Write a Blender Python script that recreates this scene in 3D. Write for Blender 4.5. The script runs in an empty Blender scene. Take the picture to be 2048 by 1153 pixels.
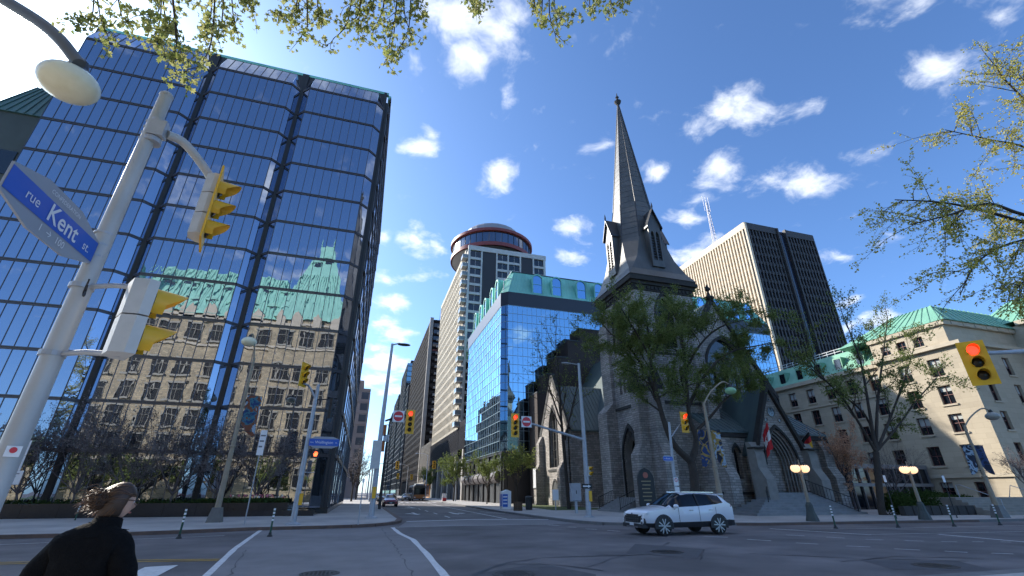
import bpy, bmesh, math, random
from mathutils import Vector, Matrix, Euler, noise as mnoise
R = math.radians
PI = math.pi
rng = random.Random(7)
sc = bpy.context.scene
col = bpy.context.collection

# ------------------------------------------------------------------ camera
F_PX, CX, CY, EYE = 899.0, 1024.0, 576.5, 1.65
PITCH = math.atan2(409, F_PX)
YAW = math.atan2(304, math.hypot(F_PX, 409))
_fh = Vector((math.sin(YAW), math.cos(YAW), 0)); _r = Vector((math.cos(YAW), -math.sin(YAW), 0)); _z = Vector((0, 0, 1))
_f = _fh * math.cos(PITCH) + _z * math.sin(PITCH); _u = -_fh * math.sin(PITCH) + _z * math.cos(PITCH)
CAM = Vector((0, 0, EYE))
def ray(x, y): return _r * (x - CX) - _u * (y - CY) + _f * F_PX
def gnd(x, y, z=0.0):
    d = ray(x, y); return CAM + d * ((z - EYE) / d.z)
def atY(x, y, Y):
    d = ray(x, y); return CAM + d * (Y / d.y)
def atX(x, y, X):
    d = ray(x, y); return CAM + d * (X / d.x)
cd = bpy.data.cameras.new('camera'); cam = bpy.data.objects.new('camera', cd); col.objects.link(cam)
cam.location = CAM
cam.rotation_euler = (R(90) + PITCH, 0, -YAW)
cd.sensor_width = 36; cd.lens = 36 * F_PX / 2048; cd.clip_start = 0.05; cd.clip_end = 6000
sc.camera = cam

# ------------------------------------------------------------------ sun, sky, exposure
SUN_AZ, SUN_EL = R(-42.6), R(29.5)          # azimuth measured from +Y towards +X
SUN_DIR = Vector((math.sin(SUN_AZ) * math.cos(SUN_EL), math.cos(SUN_AZ) * math.cos(SUN_EL), math.sin(SUN_EL)))
sl = bpy.data.lights.new('sun', 'SUN'); sl.energy = 2.8; sl.angle = R(0.53); sl.color = (1.0, 0.93, 0.82)
so = bpy.data.objects.new('sun', sl); col.objects.link(so); so.location = (-60, 60, 90)
so.rotation_euler = SUN_DIR.to_track_quat('Z', 'Y').to_euler()

sc.view_settings.view_transform = 'Standard'; sc.view_settings.look = 'None'
sc.view_settings.exposure = 1.42; sc.view_settings.gamma = 1.0; sc.view_settings.use_curve_mapping = False
sc.cycles.use_denoising = True
sc.cycles.max_bounces = 5; sc.cycles.glossy_bounces = 4; sc.cycles.diffuse_bounces = 2; sc.cycles.use_adaptive_sampling = True; sc.cycles.adaptive_threshold = 0.02
sc.cycles.transparent_max_bounces = 8; sc.cycles.caustics_reflective = False; sc.cycles.caustics_refractive = False
sc.cycles.sample_clamp_indirect = 6.0

world = bpy.data.worlds.new('World'); sc.world = world; world.use_nodes = True
def build_sky():
    nt = world.node_tree; N = nt.nodes; L = nt.links; N.clear()
    out = N.new('ShaderNodeOutputWorld'); bg = N.new('ShaderNodeBackground')
    sky = N.new('ShaderNodeTexSky'); sky.sky_type = 'NISHITA'; sky.sun_disc = False
    sky.sun_elevation = SUN_EL; sky.sun_rotation = SUN_AZ; sky.air_density = 0.72; sky.dust_density = 1.1; sky.ozone_density = 1.6
    def math_(op, a, b=None, clamp=False):
        n = N.new('ShaderNodeMath'); n.operation = op; n.use_clamp = clamp
        for i, v in enumerate((a, b)):
            if v is None: continue
            if isinstance(v, (int, float)): n.inputs[i].default_value = v
            else: L.new(v, n.inputs[i])
        return n.outputs[0]
    tc = N.new('ShaderNodeTexCoord')
    sep = N.new('ShaderNodeSeparateXYZ'); L.new(tc.outputs['Generated'], sep.inputs[0])
    den = math_('ADD', math_('MAXIMUM', sep.outputs[2], 0.0), 0.22)
    cmb = N.new('ShaderNodeCombineXYZ')
    L.new(math_('DIVIDE', sep.outputs[0], den), cmb.inputs[0]); L.new(math_('DIVIDE', sep.outputs[1], den), cmb.inputs[1])
    P = cmb.outputs[0]
    # warp
    wn = N.new('ShaderNodeTexNoise'); wn.inputs['Scale'].default_value = 5.0; wn.inputs['Detail'].default_value = 3; L.new(P, wn.inputs['Vector'])
    wv = N.new('ShaderNodeVectorMath'); wv.operation = 'MULTIPLY_ADD'; L.new(wn.outputs['Color'], wv.inputs[0])
    wv.inputs[1].default_value = (0.11, 0.11, 0); wv.inputs[2].default_value = (-0.055, -0.055, 0)
    wp = N.new('ShaderNodeVectorMath'); wp.operation = 'ADD'; L.new(P, wp.inputs[0]); L.new(wv.outputs[0], wp.inputs[1])
    W = wp.outputs[0]
    fb = N.new('ShaderNodeTexNoise'); fb.inputs['Scale'].default_value = 9.0; fb.inputs['Detail'].default_value = 5; fb.inputs['Roughness'].default_value = 0.62
    L.new(W, fb.inputs['Vector'])
    # individual small cumulus, each an ellipse in the cloud plane
    def plane(px, py):
        d = ray(px, py).normalized(); return Vector((d.x / (max(d.z, 0) + 0.22), d.y / (max(d.z, 0) + 0.22), 0))
    spots = [(925, 40, 110, 62, .36), (1000, 60, 62, 80, .30), (935, 120, 34, 45, .26), (830, 120, 26, 24, .24), (1015, 190, 24, 40, .26), (970, 225, 16, 22, .2),
             (840, 285, 55, 24, .26), (862, 262, 18, 26, .24), (1000, 357, 40, 34, .33), (1190, 295, 36, 22, .25), (1300, 348, 36, 18, .28), (1450, 325, 42, 30, .31),
             (1410, 365, 34, 26, .25), (1400, 400, 26, 22, .24), (1480, 220, 62, 48, .33), (1420, 265, 46, 26, .22), (1570, 225, 60, 30, .17), (1590, 365, 78, 34, .31), (1620, 375, 40, 18, .26),
             (1740, 298, 48, 22, .2), (1880, 130, 90, 55, .18), (1960, 165, 80, 40, .22), (1990, 20, 60, 30, .15), (1150, 458, 36, 24, .31), (1140, 516, 34, 16, .28), (1370, 442, 34, 20, .3),
             (1395, 505, 60, 26, .33), (1340, 520, 30, 16, .26), (1675, 512, 42, 14, .28), (1690, 606, 24, 14, .26), (1570, 535, 40, 14, .2), (835, 478, 36, 28, .33), (880, 486, 26, 20, .28), (770, 480, 18, 16, .28),
             (835, 450, 26, 16, .24), (845, 548, 40, 14, .28), (770, 560, 24, 14, .28), (785, 610, 46, 18, .33), (765, 640, 30, 14, .3), (790, 670, 46, 16, .34), (770, 725, 60, 24, .36),
             (745, 755, 50, 18, .34), (790, 780, 40, 14, .3), (750, 700, 26, 12, .26), (200, 120, 36, 30, .26), (1690, 655, 24, 14, .3), (1720, 640, 20, 12, .26), (1785, 640, 70, 12, .3), (30, 60, 60, 40, .12)]
    ell = []
    for (px, py, rx, ry, a) in spots:
        c = plane(px, py); ex = (plane(px + rx, py) - plane(px - rx, py)) / 2; ey = (plane(px, py - ry) - plane(px, py + ry)) / 2
        ang = math.atan2(ex.y, ex.x); ell.append((c, max(ex.length, .02), max(ey.length, .02), ang, a))
    r2 = random.Random(5)                                    # the same kind of clouds over the rest of the sky
    for _ in range(18):
        az = r2.uniform(R(62), R(292)); el = r2.uniform(R(6), R(80))
        d = Vector((math.sin(az + YAW) * math.cos(el), math.cos(az + YAW) * math.cos(el), math.sin(el)))
        c = Vector((d.x / (d.z + .22), d.y / (d.z + .22), 0)); s = r2.uniform(.06, .2)
        ell.append((c, s * r2.uniform(1, 2.4), s, r2.uniform(0, PI), r2.uniform(.18, .34)))
    acc = None
    for (c, ax, ay, ang, a) in ell:
        mp = N.new('ShaderNodeMapping'); mp.vector_type = 'TEXTURE'
        mp.inputs['Location'].default_value = c; mp.inputs['Rotation'].default_value = (0, 0, ang); mp.inputs['Scale'].default_value = (ax * 1.55, ay * 1.55, 1)
        L.new(W, mp.inputs['Vector'])
        g = N.new('ShaderNodeTexGradient'); g.gradient_type = 'SPHERICAL'; L.new(mp.outputs[0], g.inputs[0])
        v = math_('MULTIPLY', g.outputs['Fac'], a * 1.75)
        acc = v if acc is None else math_('MAXIMUM', acc, v)
    dens = math_('ADD', acc, math_('MULTIPLY', math_('SUBTRACT', fb.outputs['Fac'], 0.5), 1.25))
    mr = N.new('ShaderNodeMapRange'); mr.interpolation_type = 'SMOOTHSTEP'; L.new(dens, mr.inputs[0])
    mr.inputs[1].default_value = 0.12; mr.inputs[2].default_value = 0.62
    hi = N.new('ShaderNodeMapRange'); L.new(sep.outputs[2], hi.inputs[0]); hi.inputs[1].default_value = 0.0; hi.inputs[2].default_value = 0.08
    fac = math_('MULTIPLY', math_('MULTIPLY', mr.outputs[0], hi.outputs[0]), 0.88)
    tint = N.new('ShaderNodeMix'); tint.data_type = 'RGBA'; tint.blend_type = 'MULTIPLY'; tint.inputs[0].default_value = 1.0
    L.new(sky.outputs[0], tint.inputs[6]); tint.inputs[7].default_value = (0.57, 0.78, 1.0, 1)
    mx = N.new('ShaderNodeMix'); mx.data_type = 'RGBA'; L.new(fac, mx.inputs[0]); L.new(tint.outputs[2], mx.inputs[6]); mx.inputs[7].default_value = (4.3, 4.5, 4.8, 1)
    L.new(mx.outputs[2], bg.inputs[0]); bg.inputs[1].default_value = 0.118; L.new(bg.outputs[0], out.inputs[0])
build_sky()

# ------------------------------------------------------------------ helpers
OFF = {}
class MB:
    """collects shapes; build() links them as ONE mesh object"""
    def __init__(s): s.v = []; s.f = []; s.m = []; s.cur = 0
    def quad(s, *p):
        i = len(s.v); s.v += [tuple(q) for q in p]; s.f.append(tuple(range(i, i + len(p)))); s.m.append(s.cur)
    def box(s, x0, x1, y0, y1, z0, z1):
        i = len(s.v)
        s.v += [(x0, y0, z0), (x1, y0, z0), (x1, y1, z0), (x0, y1, z0), (x0, y0, z1), (x1, y0, z1), (x1, y1, z1), (x0, y1, z1)]
        for f in ((0, 3, 2, 1), (4, 5, 6, 7), (0, 1, 5, 4), (1, 2, 6, 5), (2, 3, 7, 6), (3, 0, 4, 7)):
            s.f.append(tuple(i + k for k in f)); s.m.append(s.cur)
    def obox(s, c, dx, dy, dz, rot=None):
        """oriented box, centre c, full sizes"""
        m = rot or Matrix.Identity(3); i = len(s.v)
        for (a, b, e) in ((-1, -1, -1), (1, -1, -1), (1, 1, -1), (-1, 1, -1), (-1, -1, 1), (1, -1, 1), (1, 1, 1), (-1, 1, 1)):
            s.v.append(tuple(Vector(c) + m @ Vector((a * dx / 2, b * dy / 2, e * dz / 2))))
        for f in ((0, 3, 2, 1), (4, 5, 6, 7), (0, 1, 5, 4), (1, 2, 6, 5), (2, 3, 7, 6), (3, 0, 4, 7)):
            s.f.append(tuple(i + k for k in f)); s.m.append(s.cur)
    def bar(s, a, b, w, h=None, up=(0, 0, 1)):
        a = Vector(a); b = Vector(b); d = b - a; L = d.length
        if L < 1e-6: return
        d /= L; h = h or w; u = Vector(up)
        if abs(d.dot(u)) > .99: u = Vector((0, 1, 0)) if abs(d.y) < .9 else Vector((1, 0, 0))
        x = d.cross(u).normalized(); y = x.cross(d)
        s.obox((a + b) / 2, w, L, h, Matrix((x, d, y)).transposed())
    def tube(s, pts, rad, n=8, caps=True):
        pts = [Vector(p) for p in pts]
        if not isinstance(rad, (list, tuple)): rad = [rad] * len(pts)
        base = len(s.v); px = None
        for k, p in enumerate(pts):
            d = (pts[min(k + 1, len(pts) - 1)] - pts[max(k - 1, 0)])
            d = d.normalized() if d.length > 1e-9 else Vector((0, 0, 1))
            if px is None:
                a = Vector((1, 0, 0)) if abs(d.x) < .9 else Vector((0, 1, 0)); x = (a - d * a.dot(d)).normalized()
            else:
                x = px - d * px.dot(d); x = x.normalized() if x.length > 1e-6 else Vector((1, 0, 0))
            px = x; y = d.cross(x)
            for j in range(n):
                t = 2 * PI * j / n; s.v.append(tuple(p + (x * math.cos(t) + y * math.sin(t)) * rad[k]))
        for k in range(len(pts) - 1):
            for j in range(n):
                a = base + k * n + j; b = base + k * n + (j + 1) % n
                s.f.append((a, b, b + n, a + n)); s.m.append(s.cur)
        if caps:
            s.f.append(tuple(base + j for j in reversed(range(n)))); s.m.append(s.cur)
            e = base + (len(pts) - 1) * n; s.f.append(tuple(e + j for j in range(n))); s.m.append(s.cur)
    def lathe(s, prof, n=16, c=(0, 0, 0), axis=None, caps=True):
        """prof: list of (r, h) along axis"""
        ax = (axis or Vector((0, 0, 1))).normalized(); a = Vector((1, 0, 0)) if abs(ax.x) < .9 else Vector((0, 1, 0))
        x = (a - ax * a.dot(ax)).normalized(); y = ax.cross(x); base = len(s.v); c = Vector(c)
        for (r, h) in prof:
            for j in range(n):
                t = 2 * PI * j / n; s.v.append(tuple(c + ax * h + (x * math.cos(t) + y * math.sin(t)) * r))
        for k in range(len(prof) - 1):
            for j in range(n):
                a_ = base + k * n + j; b = base + k * n + (j + 1) % n
                s.f.append((a_, b, b + n, a_ + n)); s.m.append(s.cur)
        if caps:
            s.f.append(tuple(base + j for j in reversed(range(n)))); s.m.append(s.cur)
            e = base + (len(prof) - 1) * n; s.f.append(tuple(e + j for j in range(n))); s.m.append(s.cur)
    def prism(s, poly, f0, f1):
        """poly: 2D points; f0/f1 map (a,b) -> 3D for the two end faces"""
        n = len(poly); i = len(s.v)
        s.v += [tuple(f0(*p)) for p in poly] + [tuple(f1(*p)) for p in poly]
        s.f.append(tuple(range(i + n - 1, i - 1, -1))); s.m.append(s.cur)
        s.f.append(tuple(range(i + n, i + 2 * n))); s.m.append(s.cur)
        for k in range(n):
            j = (k + 1) % n; s.f.append((i + k, i + j, i + n + j, i + n + k)); s.m.append(s.cur)
    def slab(s, poly, z0, z1): s.prism(poly, lambda a, b: (a, b, z0), lambda a, b: (a, b, z1))
    def loft(s, rings, closed=True, cap=True):
        n = len(rings[0]); base = len(s.v)
        for r in rings: s.v += [tuple(p) for p in r]
        for k in range(len(rings) - 1):
            for j in range(n if closed else n - 1):
                a = base + k * n + j; b = base + k * n + (j + 1) % n
                s.f.append((a, b, b + n, a + n)); s.m.append(s.cur)
        if cap and closed:
            s.f.append(tuple(base + j for j in reversed(range(n)))); s.m.append(s.cur)
            e = base + (len(rings) - 1) * n; s.f.append(tuple(e + j for j in range(n))); s.m.append(s.cur)
    def sphere(s, c, rx, ry=None, rz=None, n=12, m=8, rot=None):
        ry = ry or rx; rz = rz or rx; rings = []
        for k in range(1, m):
            t = PI * k / m - PI / 2; ring = []
            for j in range(n):
                a = 2 * PI * j / n; p = Vector((rx * math.cos(t) * math.cos(a), ry * math.cos(t) * math.sin(a), rz * math.sin(t)))
                ring.append(Vector(c) + (rot @ p if rot else p))
            rings.append(ring)
        s.loft(rings)
    def mesh(s, name, mats, off=(0, 0, 0), smooth=False, fix=True):
        me = bpy.data.meshes.new(name); o = Vector(off)
        me.from_pydata([tuple(Vector(v) - o) for v in s.v] if o.length else s.v, [], s.f)
        for m in (mats if isinstance(mats, (list, tuple)) else [mats]): me.materials.append(m)
        if max(s.m, default=0): me.polygons.foreach_set('material_index', s.m)
        if fix:
            bm = bmesh.new(); bm.from_mesh(me); bmesh.ops.recalc_face_normals(bm, faces=bm.faces); bm.to_mesh(me); bm.free()
        if smooth: me.polygons.foreach_set('use_smooth', [True] * len(me.polygons))
        me.update(); return me
    def build(s, name, mats, parent=None, smooth=False, fix=True):
        off = OFF.get(parent.name, Vector((0, 0, 0))) if parent else Vector((0, 0, 0))
        o = bpy.data.objects.new(name, s.mesh(name, mats, off, smooth, fix)); col.objects.link(o)
        if parent: o.parent = parent; OFF[o.name] = off
        if smooth and smooth != True: shade_angle(o, smooth)
        return o
def islands(mb, name, mats, parent=None, join=1e-3, smooth=False):
    """build every loose piece of mb as an object of its own"""
    par = list(range(len(mb.v)))
    def find(i):
        while par[i] != i: par[i] = par[par[i]]; i = par[i]
        return i
    seen = {}
    for i, v in enumerate(mb.v):
        k = tuple(round(c / join) for c in v)
        if k in seen: par[find(i)] = find(seen[k])
        else: seen[k] = i
    for f in mb.f:
        for q in f[1:]: par[find(q)] = find(f[0])
    gr = {}
    for f, m in zip(mb.f, mb.m): gr.setdefault(find(f[0]), []).append((f, m))
    out = []
    for fs in gr.values():
        n = MB(); idx = {}
        for f, m in fs:
            for q in f:
                if q not in idx: idx[q] = len(n.v); n.v.append(mb.v[q])
            n.f.append(tuple(idx[q] for q in f)); n.m.append(m)
        out.append(n.build(name, mats, parent, smooth=smooth, fix=False))
    return out
def shade_angle(o, ang):
    me = o.data; bm = bmesh.new(); bm.from_mesh(me)
    bmesh.ops.remove_doubles(bm, verts=bm.verts, dist=1e-4)
    for f in bm.faces: f.smooth = True
    for e in bm.edges:
        if len(e.link_faces) == 2 and e.calc_face_angle(0) > ang: e.smooth = False
    bm.to_mesh(me); bm.free()
def tag(o, label=None, cat=None, group=None, kind=None):
    if label: o['label'] = label
    if cat: o['category'] = cat
    if group: o['group'] = group
    if kind: o['kind'] = kind
    return o
def thing(name, label, cat, loc=(0, 0, 0), group=None, rz=0):
    o = bpy.data.objects.new(name, None); col.objects.link(o); o.location = loc; o.rotation_euler = (0, 0, rz)
    o.empty_display_size = .3; OFF[o.name] = Vector(loc) if rz == 0 else Vector((0, 0, 0))
    return tag(o, label, cat, group)
def local(o): OFF[o.name] = Vector((0, 0, 0)); return o      # parts of this thing are given in its own coordinates
def inst(mesh, name, parent, loc, rot=(0, 0, 0)):
    o = bpy.data.objects.new(name, mesh); col.objects.link(o); off = OFF.get(parent.name, Vector((0, 0, 0))) if parent else Vector((0, 0, 0))
    o.location = Vector(loc) - off; o.rotation_euler = rot
    if parent: o.parent = parent
    return o
def copy_tree(o, parent=None):
    c = o.copy(); col.objects.link(c)
    if parent: c.parent = parent; c.matrix_parent_inverse = Matrix.Identity(4)
    for ch in list(o.children): copy_tree(ch, c)
    return c
def text_mesh(body, size, font_scale=(1, 1), depth=0.0, align='CENTER', bold=0.0):
    cu = bpy.data.curves.new('lettering', 'FONT'); cu.body = body; cu.size = size; cu.align_x = align; cu.align_y = 'CENTER'; cu.extrude = depth; cu.offset = bold
    cu.resolution_u = 3
    o = bpy.data.objects.new('lettering', cu); col.objects.link(o)
    dg = bpy.context.evaluated_depsgraph_get(); me = bpy.data.meshes.new_from_object(o.evaluated_get(dg)); bpy.data.objects.remove(o)
    if font_scale != (1, 1):
        for v in me.vertices: v.co.x *= font_scale[0]; v.co.y *= font_scale[1]
    return me
def lettering(body, size, mat, parent, frame, **k):
    """frame: 4x4 matrix local to parent; text lies in its XY plane facing +Z"""
    me = text_mesh(body, size, **k); me.transform(frame); me.materials.clear(); me.materials.append(mat)
    o = bpy.data.objects.new('lettering', me); col.objects.link(o); o.parent = parent; return o

# ------------------------------------------------------------------ materials
MATS = {}
def M(name, c=(.5, .5, .5), rough=.7, metal=0.0, c2=None, scale=3.0, detail=4, bump=0.0, bscale=None, spec=.5, brick=None, stretch=None, emit=None, alpha=None, coat=0.0, trans=0.0, sss=0.0, mottle=None):
    if name in MATS: return MATS[name]
    m = bpy.data.materials.new(name); m.use_nodes = True; nt = m.node_tree; N = nt.nodes; L = nt.links
    b = N['Principled BSDF']; b.inputs['Roughness'].default_value = rough; b.inputs['Metallic'].default_value = metal
    b.inputs['Specular IOR Level'].default_value = spec; b.inputs['Base Color'].default_value = (*c, 1)
    if coat: b.inputs['Coat Weight'].default_value = coat; b.inputs['Coat Roughness'].default_value = .05
    if trans: b.inputs['Transmission Weight'].default_value = trans
    if emit: b.inputs['Emission Color'].default_value = (*emit[0], 1); b.inputs['Emission Strength'].default_value = emit[1]
    geo = N.new('ShaderNodeNewGeometry'); pos = geo.outputs['Position']
    if stretch:
        mp = N.new('ShaderNodeMapping'); mp.inputs['Scale'].default_value = stretch; L.new(pos, mp.inputs[0]); pos = mp.outputs[0]
    colout = None; bumpsrc = None
    if brick:
        # (width, height, mortar, colA, colB, mortar colour); u runs along the wall, v is height
        sp = N.new('ShaderNodeSeparateXYZ'); L.new(geo.outputs['Position'], sp.inputs[0])
        ad = N.new('ShaderNodeMath'); ad.operation = 'ADD'; L.new(sp.outputs[0], ad.inputs[0]); L.new(sp.outputs[1], ad.inputs[1])
        cb = N.new('ShaderNodeCombineXYZ'); L.new(ad.outputs[0], cb.inputs[0]); L.new(sp.outputs[2], cb.inputs[1])
        wn = N.new('ShaderNodeTexNoise'); wn.inputs['Scale'].default_value = 2.2; L.new(cb.outputs[0], wn.inputs['Vector'])
        wm = N.new('ShaderNodeVectorMath'); wm.operation = 'MULTIPLY_ADD'; L.new(wn.outputs['Color'], wm.inputs[0]); wm.inputs[1].default_value = (.08, .05, 0); L.new(cb.outputs[0], wm.inputs[2])
        br = N.new('ShaderNodeTexBrick'); L.new(wm.outputs[0], br.inputs['Vector']); br.offset = .43; br.squash = .7; br.squash_frequency = 3
        br.inputs['Scale'].default_value = 1; br.inputs['Brick Width'].default_value = brick[0]; br.inputs['Row Height'].default_value = brick[1]
        br.inputs['Mortar Size'].default_value = brick[2]; br.inputs['Mortar Smooth'].default_value = .3; br.inputs['Bias'].default_value = 0
        br.inputs['Color1'].default_value = (*brick[3], 1); br.inputs['Color2'].default_value = (*brick[4], 1); br.inputs['Mortar'].default_value = (*brick[5], 1)
        colout = br.outputs['Color']; bumpsrc = br.outputs['Fac']
    if c2:
        nz = N.new('ShaderNodeTexNoise'); nz.inputs['Scale'].default_value = scale; nz.inputs['Detail'].default_value = detail; nz.inputs['Roughness'].default_value = .6; L.new(pos, nz.inputs['Vector'])
        rp = N.new('ShaderNodeMapRange'); rp.inputs[1].default_value = .3; rp.inputs[2].default_value = .7; L.new(nz.outputs['Fac'], rp.inputs[0])
        mx = N.new('ShaderNodeMix'); mx.data_type = 'RGBA'; L.new(rp.outputs[0], mx.inputs[0])
        if colout is not None:
            mx.blend_type = 'MULTIPLY'; L.new(colout, mx.inputs[6]); mx.inputs[7].default_value = (*c2, 1)
        else: mx.inputs[6].default_value = (*c, 1); mx.inputs[7].default_value = (*c2, 1)
        colout = mx.outputs[2]
    if mottle:
        # (scale, low, high): a second, broader tone variation
        n2 = N.new('ShaderNodeTexNoise'); n2.inputs['Scale'].default_value = mottle[0]; n2.inputs['Detail'].default_value = 3; L.new(geo.outputs['Position'], n2.inputs['Vector'])
        r2 = N.new('ShaderNodeMapRange'); r2.inputs[1].default_value = .32; r2.inputs[2].default_value = .68; r2.inputs[3].default_value = mottle[1]; r2.inputs[4].default_value = mottle[2]; L.new(n2.outputs['Fac'], r2.inputs[0])
        m2 = N.new('ShaderNodeMix'); m2.data_type = 'RGBA'; m2.blend_type = 'MULTIPLY'; m2.inputs[0].default_value = 1
        if colout is not None: L.new(colout, m2.inputs[6])
        else: m2.inputs[6].default_value = (*c, 1)
        L.new(r2.outputs[0], m2.inputs[7]); colout = m2.outputs[2]
    if colout is not None: L.new(colout, b.inputs['Base Color'])
    if bump:
        bp = N.new('ShaderNodeBump'); bp.inputs['Strength'].default_value = bump; bp.inputs['Distance'].default_value = .05
        nb = N.new('ShaderNodeTexNoise'); nb.inputs['Scale'].default_value = bscale or scale * 4; nb.inputs['Detail'].default_value = 5; L.new(pos, nb.inputs['Vector'])
        if bumpsrc is not None:
            iv = N.new('ShaderNodeMath'); iv.operation = 'MULTIPLY_ADD'; L.new(bumpsrc, iv.inputs[0]); iv.inputs[1].default_value = -.7; L.new(nb.outputs['Fac'], iv.inputs[2]); L.new(iv.outputs[0], bp.inputs['Height'])
        else: L.new(nb.outputs['Fac'], bp.inputs['Height'])
        L.new(bp.outputs[0], b.inputs['Normal'])
    MATS[name] = m; return m
def mirror_glass(name, tint, rough=.01, wave=.0, wscale=(.9, .9, .35), base=(.01, .012, .015), refl=.6):
    """coated office glass: a dark body under a tinted mirror coat, slightly wavy"""
    if name in MATS: return MATS[name]
    m = bpy.data.materials.new(name); m.use_nodes = True; nt = m.node_tree; N = nt.nodes; L = nt.links; N.clear()
    out = N.new('ShaderNodeOutputMaterial'); mix = N.new('ShaderNodeMixShader'); d = N.new('ShaderNodeBsdfPrincipled'); g = N.new('ShaderNodeBsdfAnisotropic')
    d.inputs['Base Color'].default_value = (*base, 1); d.inputs['Roughness'].default_value = .3
    g.inputs['Color'].default_value = (*tint, 1); g.inputs['Roughness'].default_value = rough
    lw = N.new('ShaderNodeLayerWeight'); lw.inputs[0].default_value = .35
    mr = N.new('ShaderNodeMapRange'); L.new(lw.outputs['Fresnel'], mr.inputs[0]); mr.inputs[3].default_value = refl; mr.inputs[4].default_value = 1.0
    L.new(mr.outputs[0], mix.inputs[0]); L.new(d.outputs[0], mix.inputs[1]); L.new(g.outputs[0], mix.inputs[2]); L.new(mix.outputs[0], out.inputs[0])
    if wave:
        geo = N.new('ShaderNodeNewGeometry'); mp = N.new('ShaderNodeMapping'); mp.inputs['Scale'].default_value = wscale; L.new(geo.outputs['Position'], mp.inputs[0])
        nz = N.new('ShaderNodeTexNoise'); nz.inputs['Scale'].default_value = 1.0; nz.inputs['Detail'].default_value = 1.5; L.new(mp.outputs[0], nz.inputs['Vector'])
        bp = N.new('ShaderNodeBump'); bp.inputs['Strength'].default_value = 1.0; bp.inputs['Distance'].default_value = wave; L.new(nz.outputs['Fac'], bp.inputs['Height']); L.new(bp.outputs[0], g.inputs['Normal'])
    MATS[name] = m; return m

asphalt = M('asphalt', (.165, .146, .143), .88, c2=(.115, .104, .103), scale=.9, detail=8, bump=.25, bscale=60, mottle=(.3, .68, 1.32))
asphalt_band = M('asphalt_band', (.24, .222, .218), .88, c2=(.19, .177, .175), scale=1.2, detail=8, bump=.25, bscale=60, mottle=(.2, .85, 1.18))
asphalt_patch = M('asphalt_patch', (.075, .07, .073), .9, c2=(.1, .094, .097), scale=3, detail=8, bump=.3, bscale=50)
tar = M('tar', (.012, .012, .014), .55)
concrete = M('concrete', (.47, .44, .41), .85, c2=(.38, .358, .335), scale=1.1, detail=8, bump=.15, bscale=30, mottle=(.25, .82, 1.15))
kerb_m = M('kerb_brown', (.16, .10, .075), .8, c2=(.10, .07, .06), scale=2.5, bump=.2)
kerb_g = M('kerb_grey', (.2, .195, .19), .85, c2=(.14, .135, .13), scale=2.5, bump=.2)
paint_w = M('paint_white', (.78, .77, .75), .7, c2=(.5, .49, .48), scale=7, detail=8)
paint_y = M('paint_yellow', (.55, .32, .03), .7, c2=(.33, .2, .05), scale=7, detail=8)
grass_m = M('grass', (.05, .085, .02), .9, c2=(.09, .11, .035), scale=2.0, bump=.6, bscale=25)
black_granite = M('black_granite', (.016, .017, .02), .22, c2=(.022, .022, .025), scale=8, mottle=(.4, .7, 1.3))
white_metal = M('white_metal', (.62, .63, .65), .4)
galv = M('galvanised', (.42, .44, .47), .5, .35, c2=(.33, .35, .38), scale=5)
dark_metal = M('dark_metal', (.03, .032, .035), .45, .2)
black_m = M('black_paint', (.012, .012, .013), .5)
sig_yellow = M('signal_yellow', (.78, .42, .02), .45)
sig_grey = M('signal_grey', (.55, .55, .53), .5, c2=(.48, .48, .46), scale=6)
lens_dark = M('lens_dark', (.02, .016, .012), .2)
lens_red = M('lens_red', (.8, .03, .02), .3, emit=((1, .03, .015), 1.6))
sign_blue = M('sign_blue', (.015, .10, .48), .35)
sign_white = M('sign_white', (.75, .75, .76), .4)
sign_red = M('sign_red', (.55, .02, .03), .4)
sign_green = M('sign_green', (.02, .12, .06), .45)
sign_grey = M('sign_grey', (.30, .32, .36), .45)
lamp_post_m = M('lamp_post_beige', (.33, .27, .19), .6, c2=(.26, .21, .15), scale=3)
globe_m = M('lamp_globe', (.82, .77, .56), .25, c2=(.74, .68, .46), scale=4)
copper = M('copper_green', (.25, .60, .49), .6, c2=(.18, .48, .39), scale=.6, stretch=(1, 1, .25), bump=.1, mottle=(.15, .8, 1.2))
roof_black = M('roof_black', (.035, .037, .043), .4, c2=(.025, .026, .03), scale=1.5, bump=.1)
glass_dark = M('glass_dark', (.012, .015, .02), .06, spec=.8)
bark = M('bark', (.06, .045, .035), .9, c2=(.035, .028, .022), scale=6, bump=.6, bscale=14)
twig_m = M('twig', (.15, .12, .12), .85, c2=(.09, .07, .07), scale=3)

# ================================================================== SETTING
SW = 0.13
def sheet(name, poly, z, mat, kind='structure', thick=None):
    mb = MB()
    if thick: mb.slab(poly, z - thick, z)
    else: mb.quad(*[(x, y, z) for x, y in poly])
    return tag(mb.build(name, mat), kind=kind)
sheet('road', [(-1500, -1500), (1500, -1500), (1500, 2500), (-1500, 2500)], 0.0, asphalt)
LEFT_K = [(-160, 24.6), (-60, 24.9), (-13.3, 25.1), (-9.2, 25.3), (-6.7, 26.1), (-4.9, 26.9), (-1.7, 27.2), (-.27, 27.5), (.9, 28.1), (1.8, 29.2), (2.35, 30.7), (2.62, 33), (2.62, 110), (2.62, 600)]
RIGHT_K = [(14.2, 600), (14.1, 84), (13.3, 62), (12.5, 46), (12.4, 34), (12.5, 29.5), (12.75, 27.2), (13.3, 25.6), (14.6, 24.5), (16.5, 23.9), (20, 23.2), (21.6, 22.6), (30.3, 22.0), (36.5, 21.4), (60, 20.2), (160, 17)]
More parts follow.
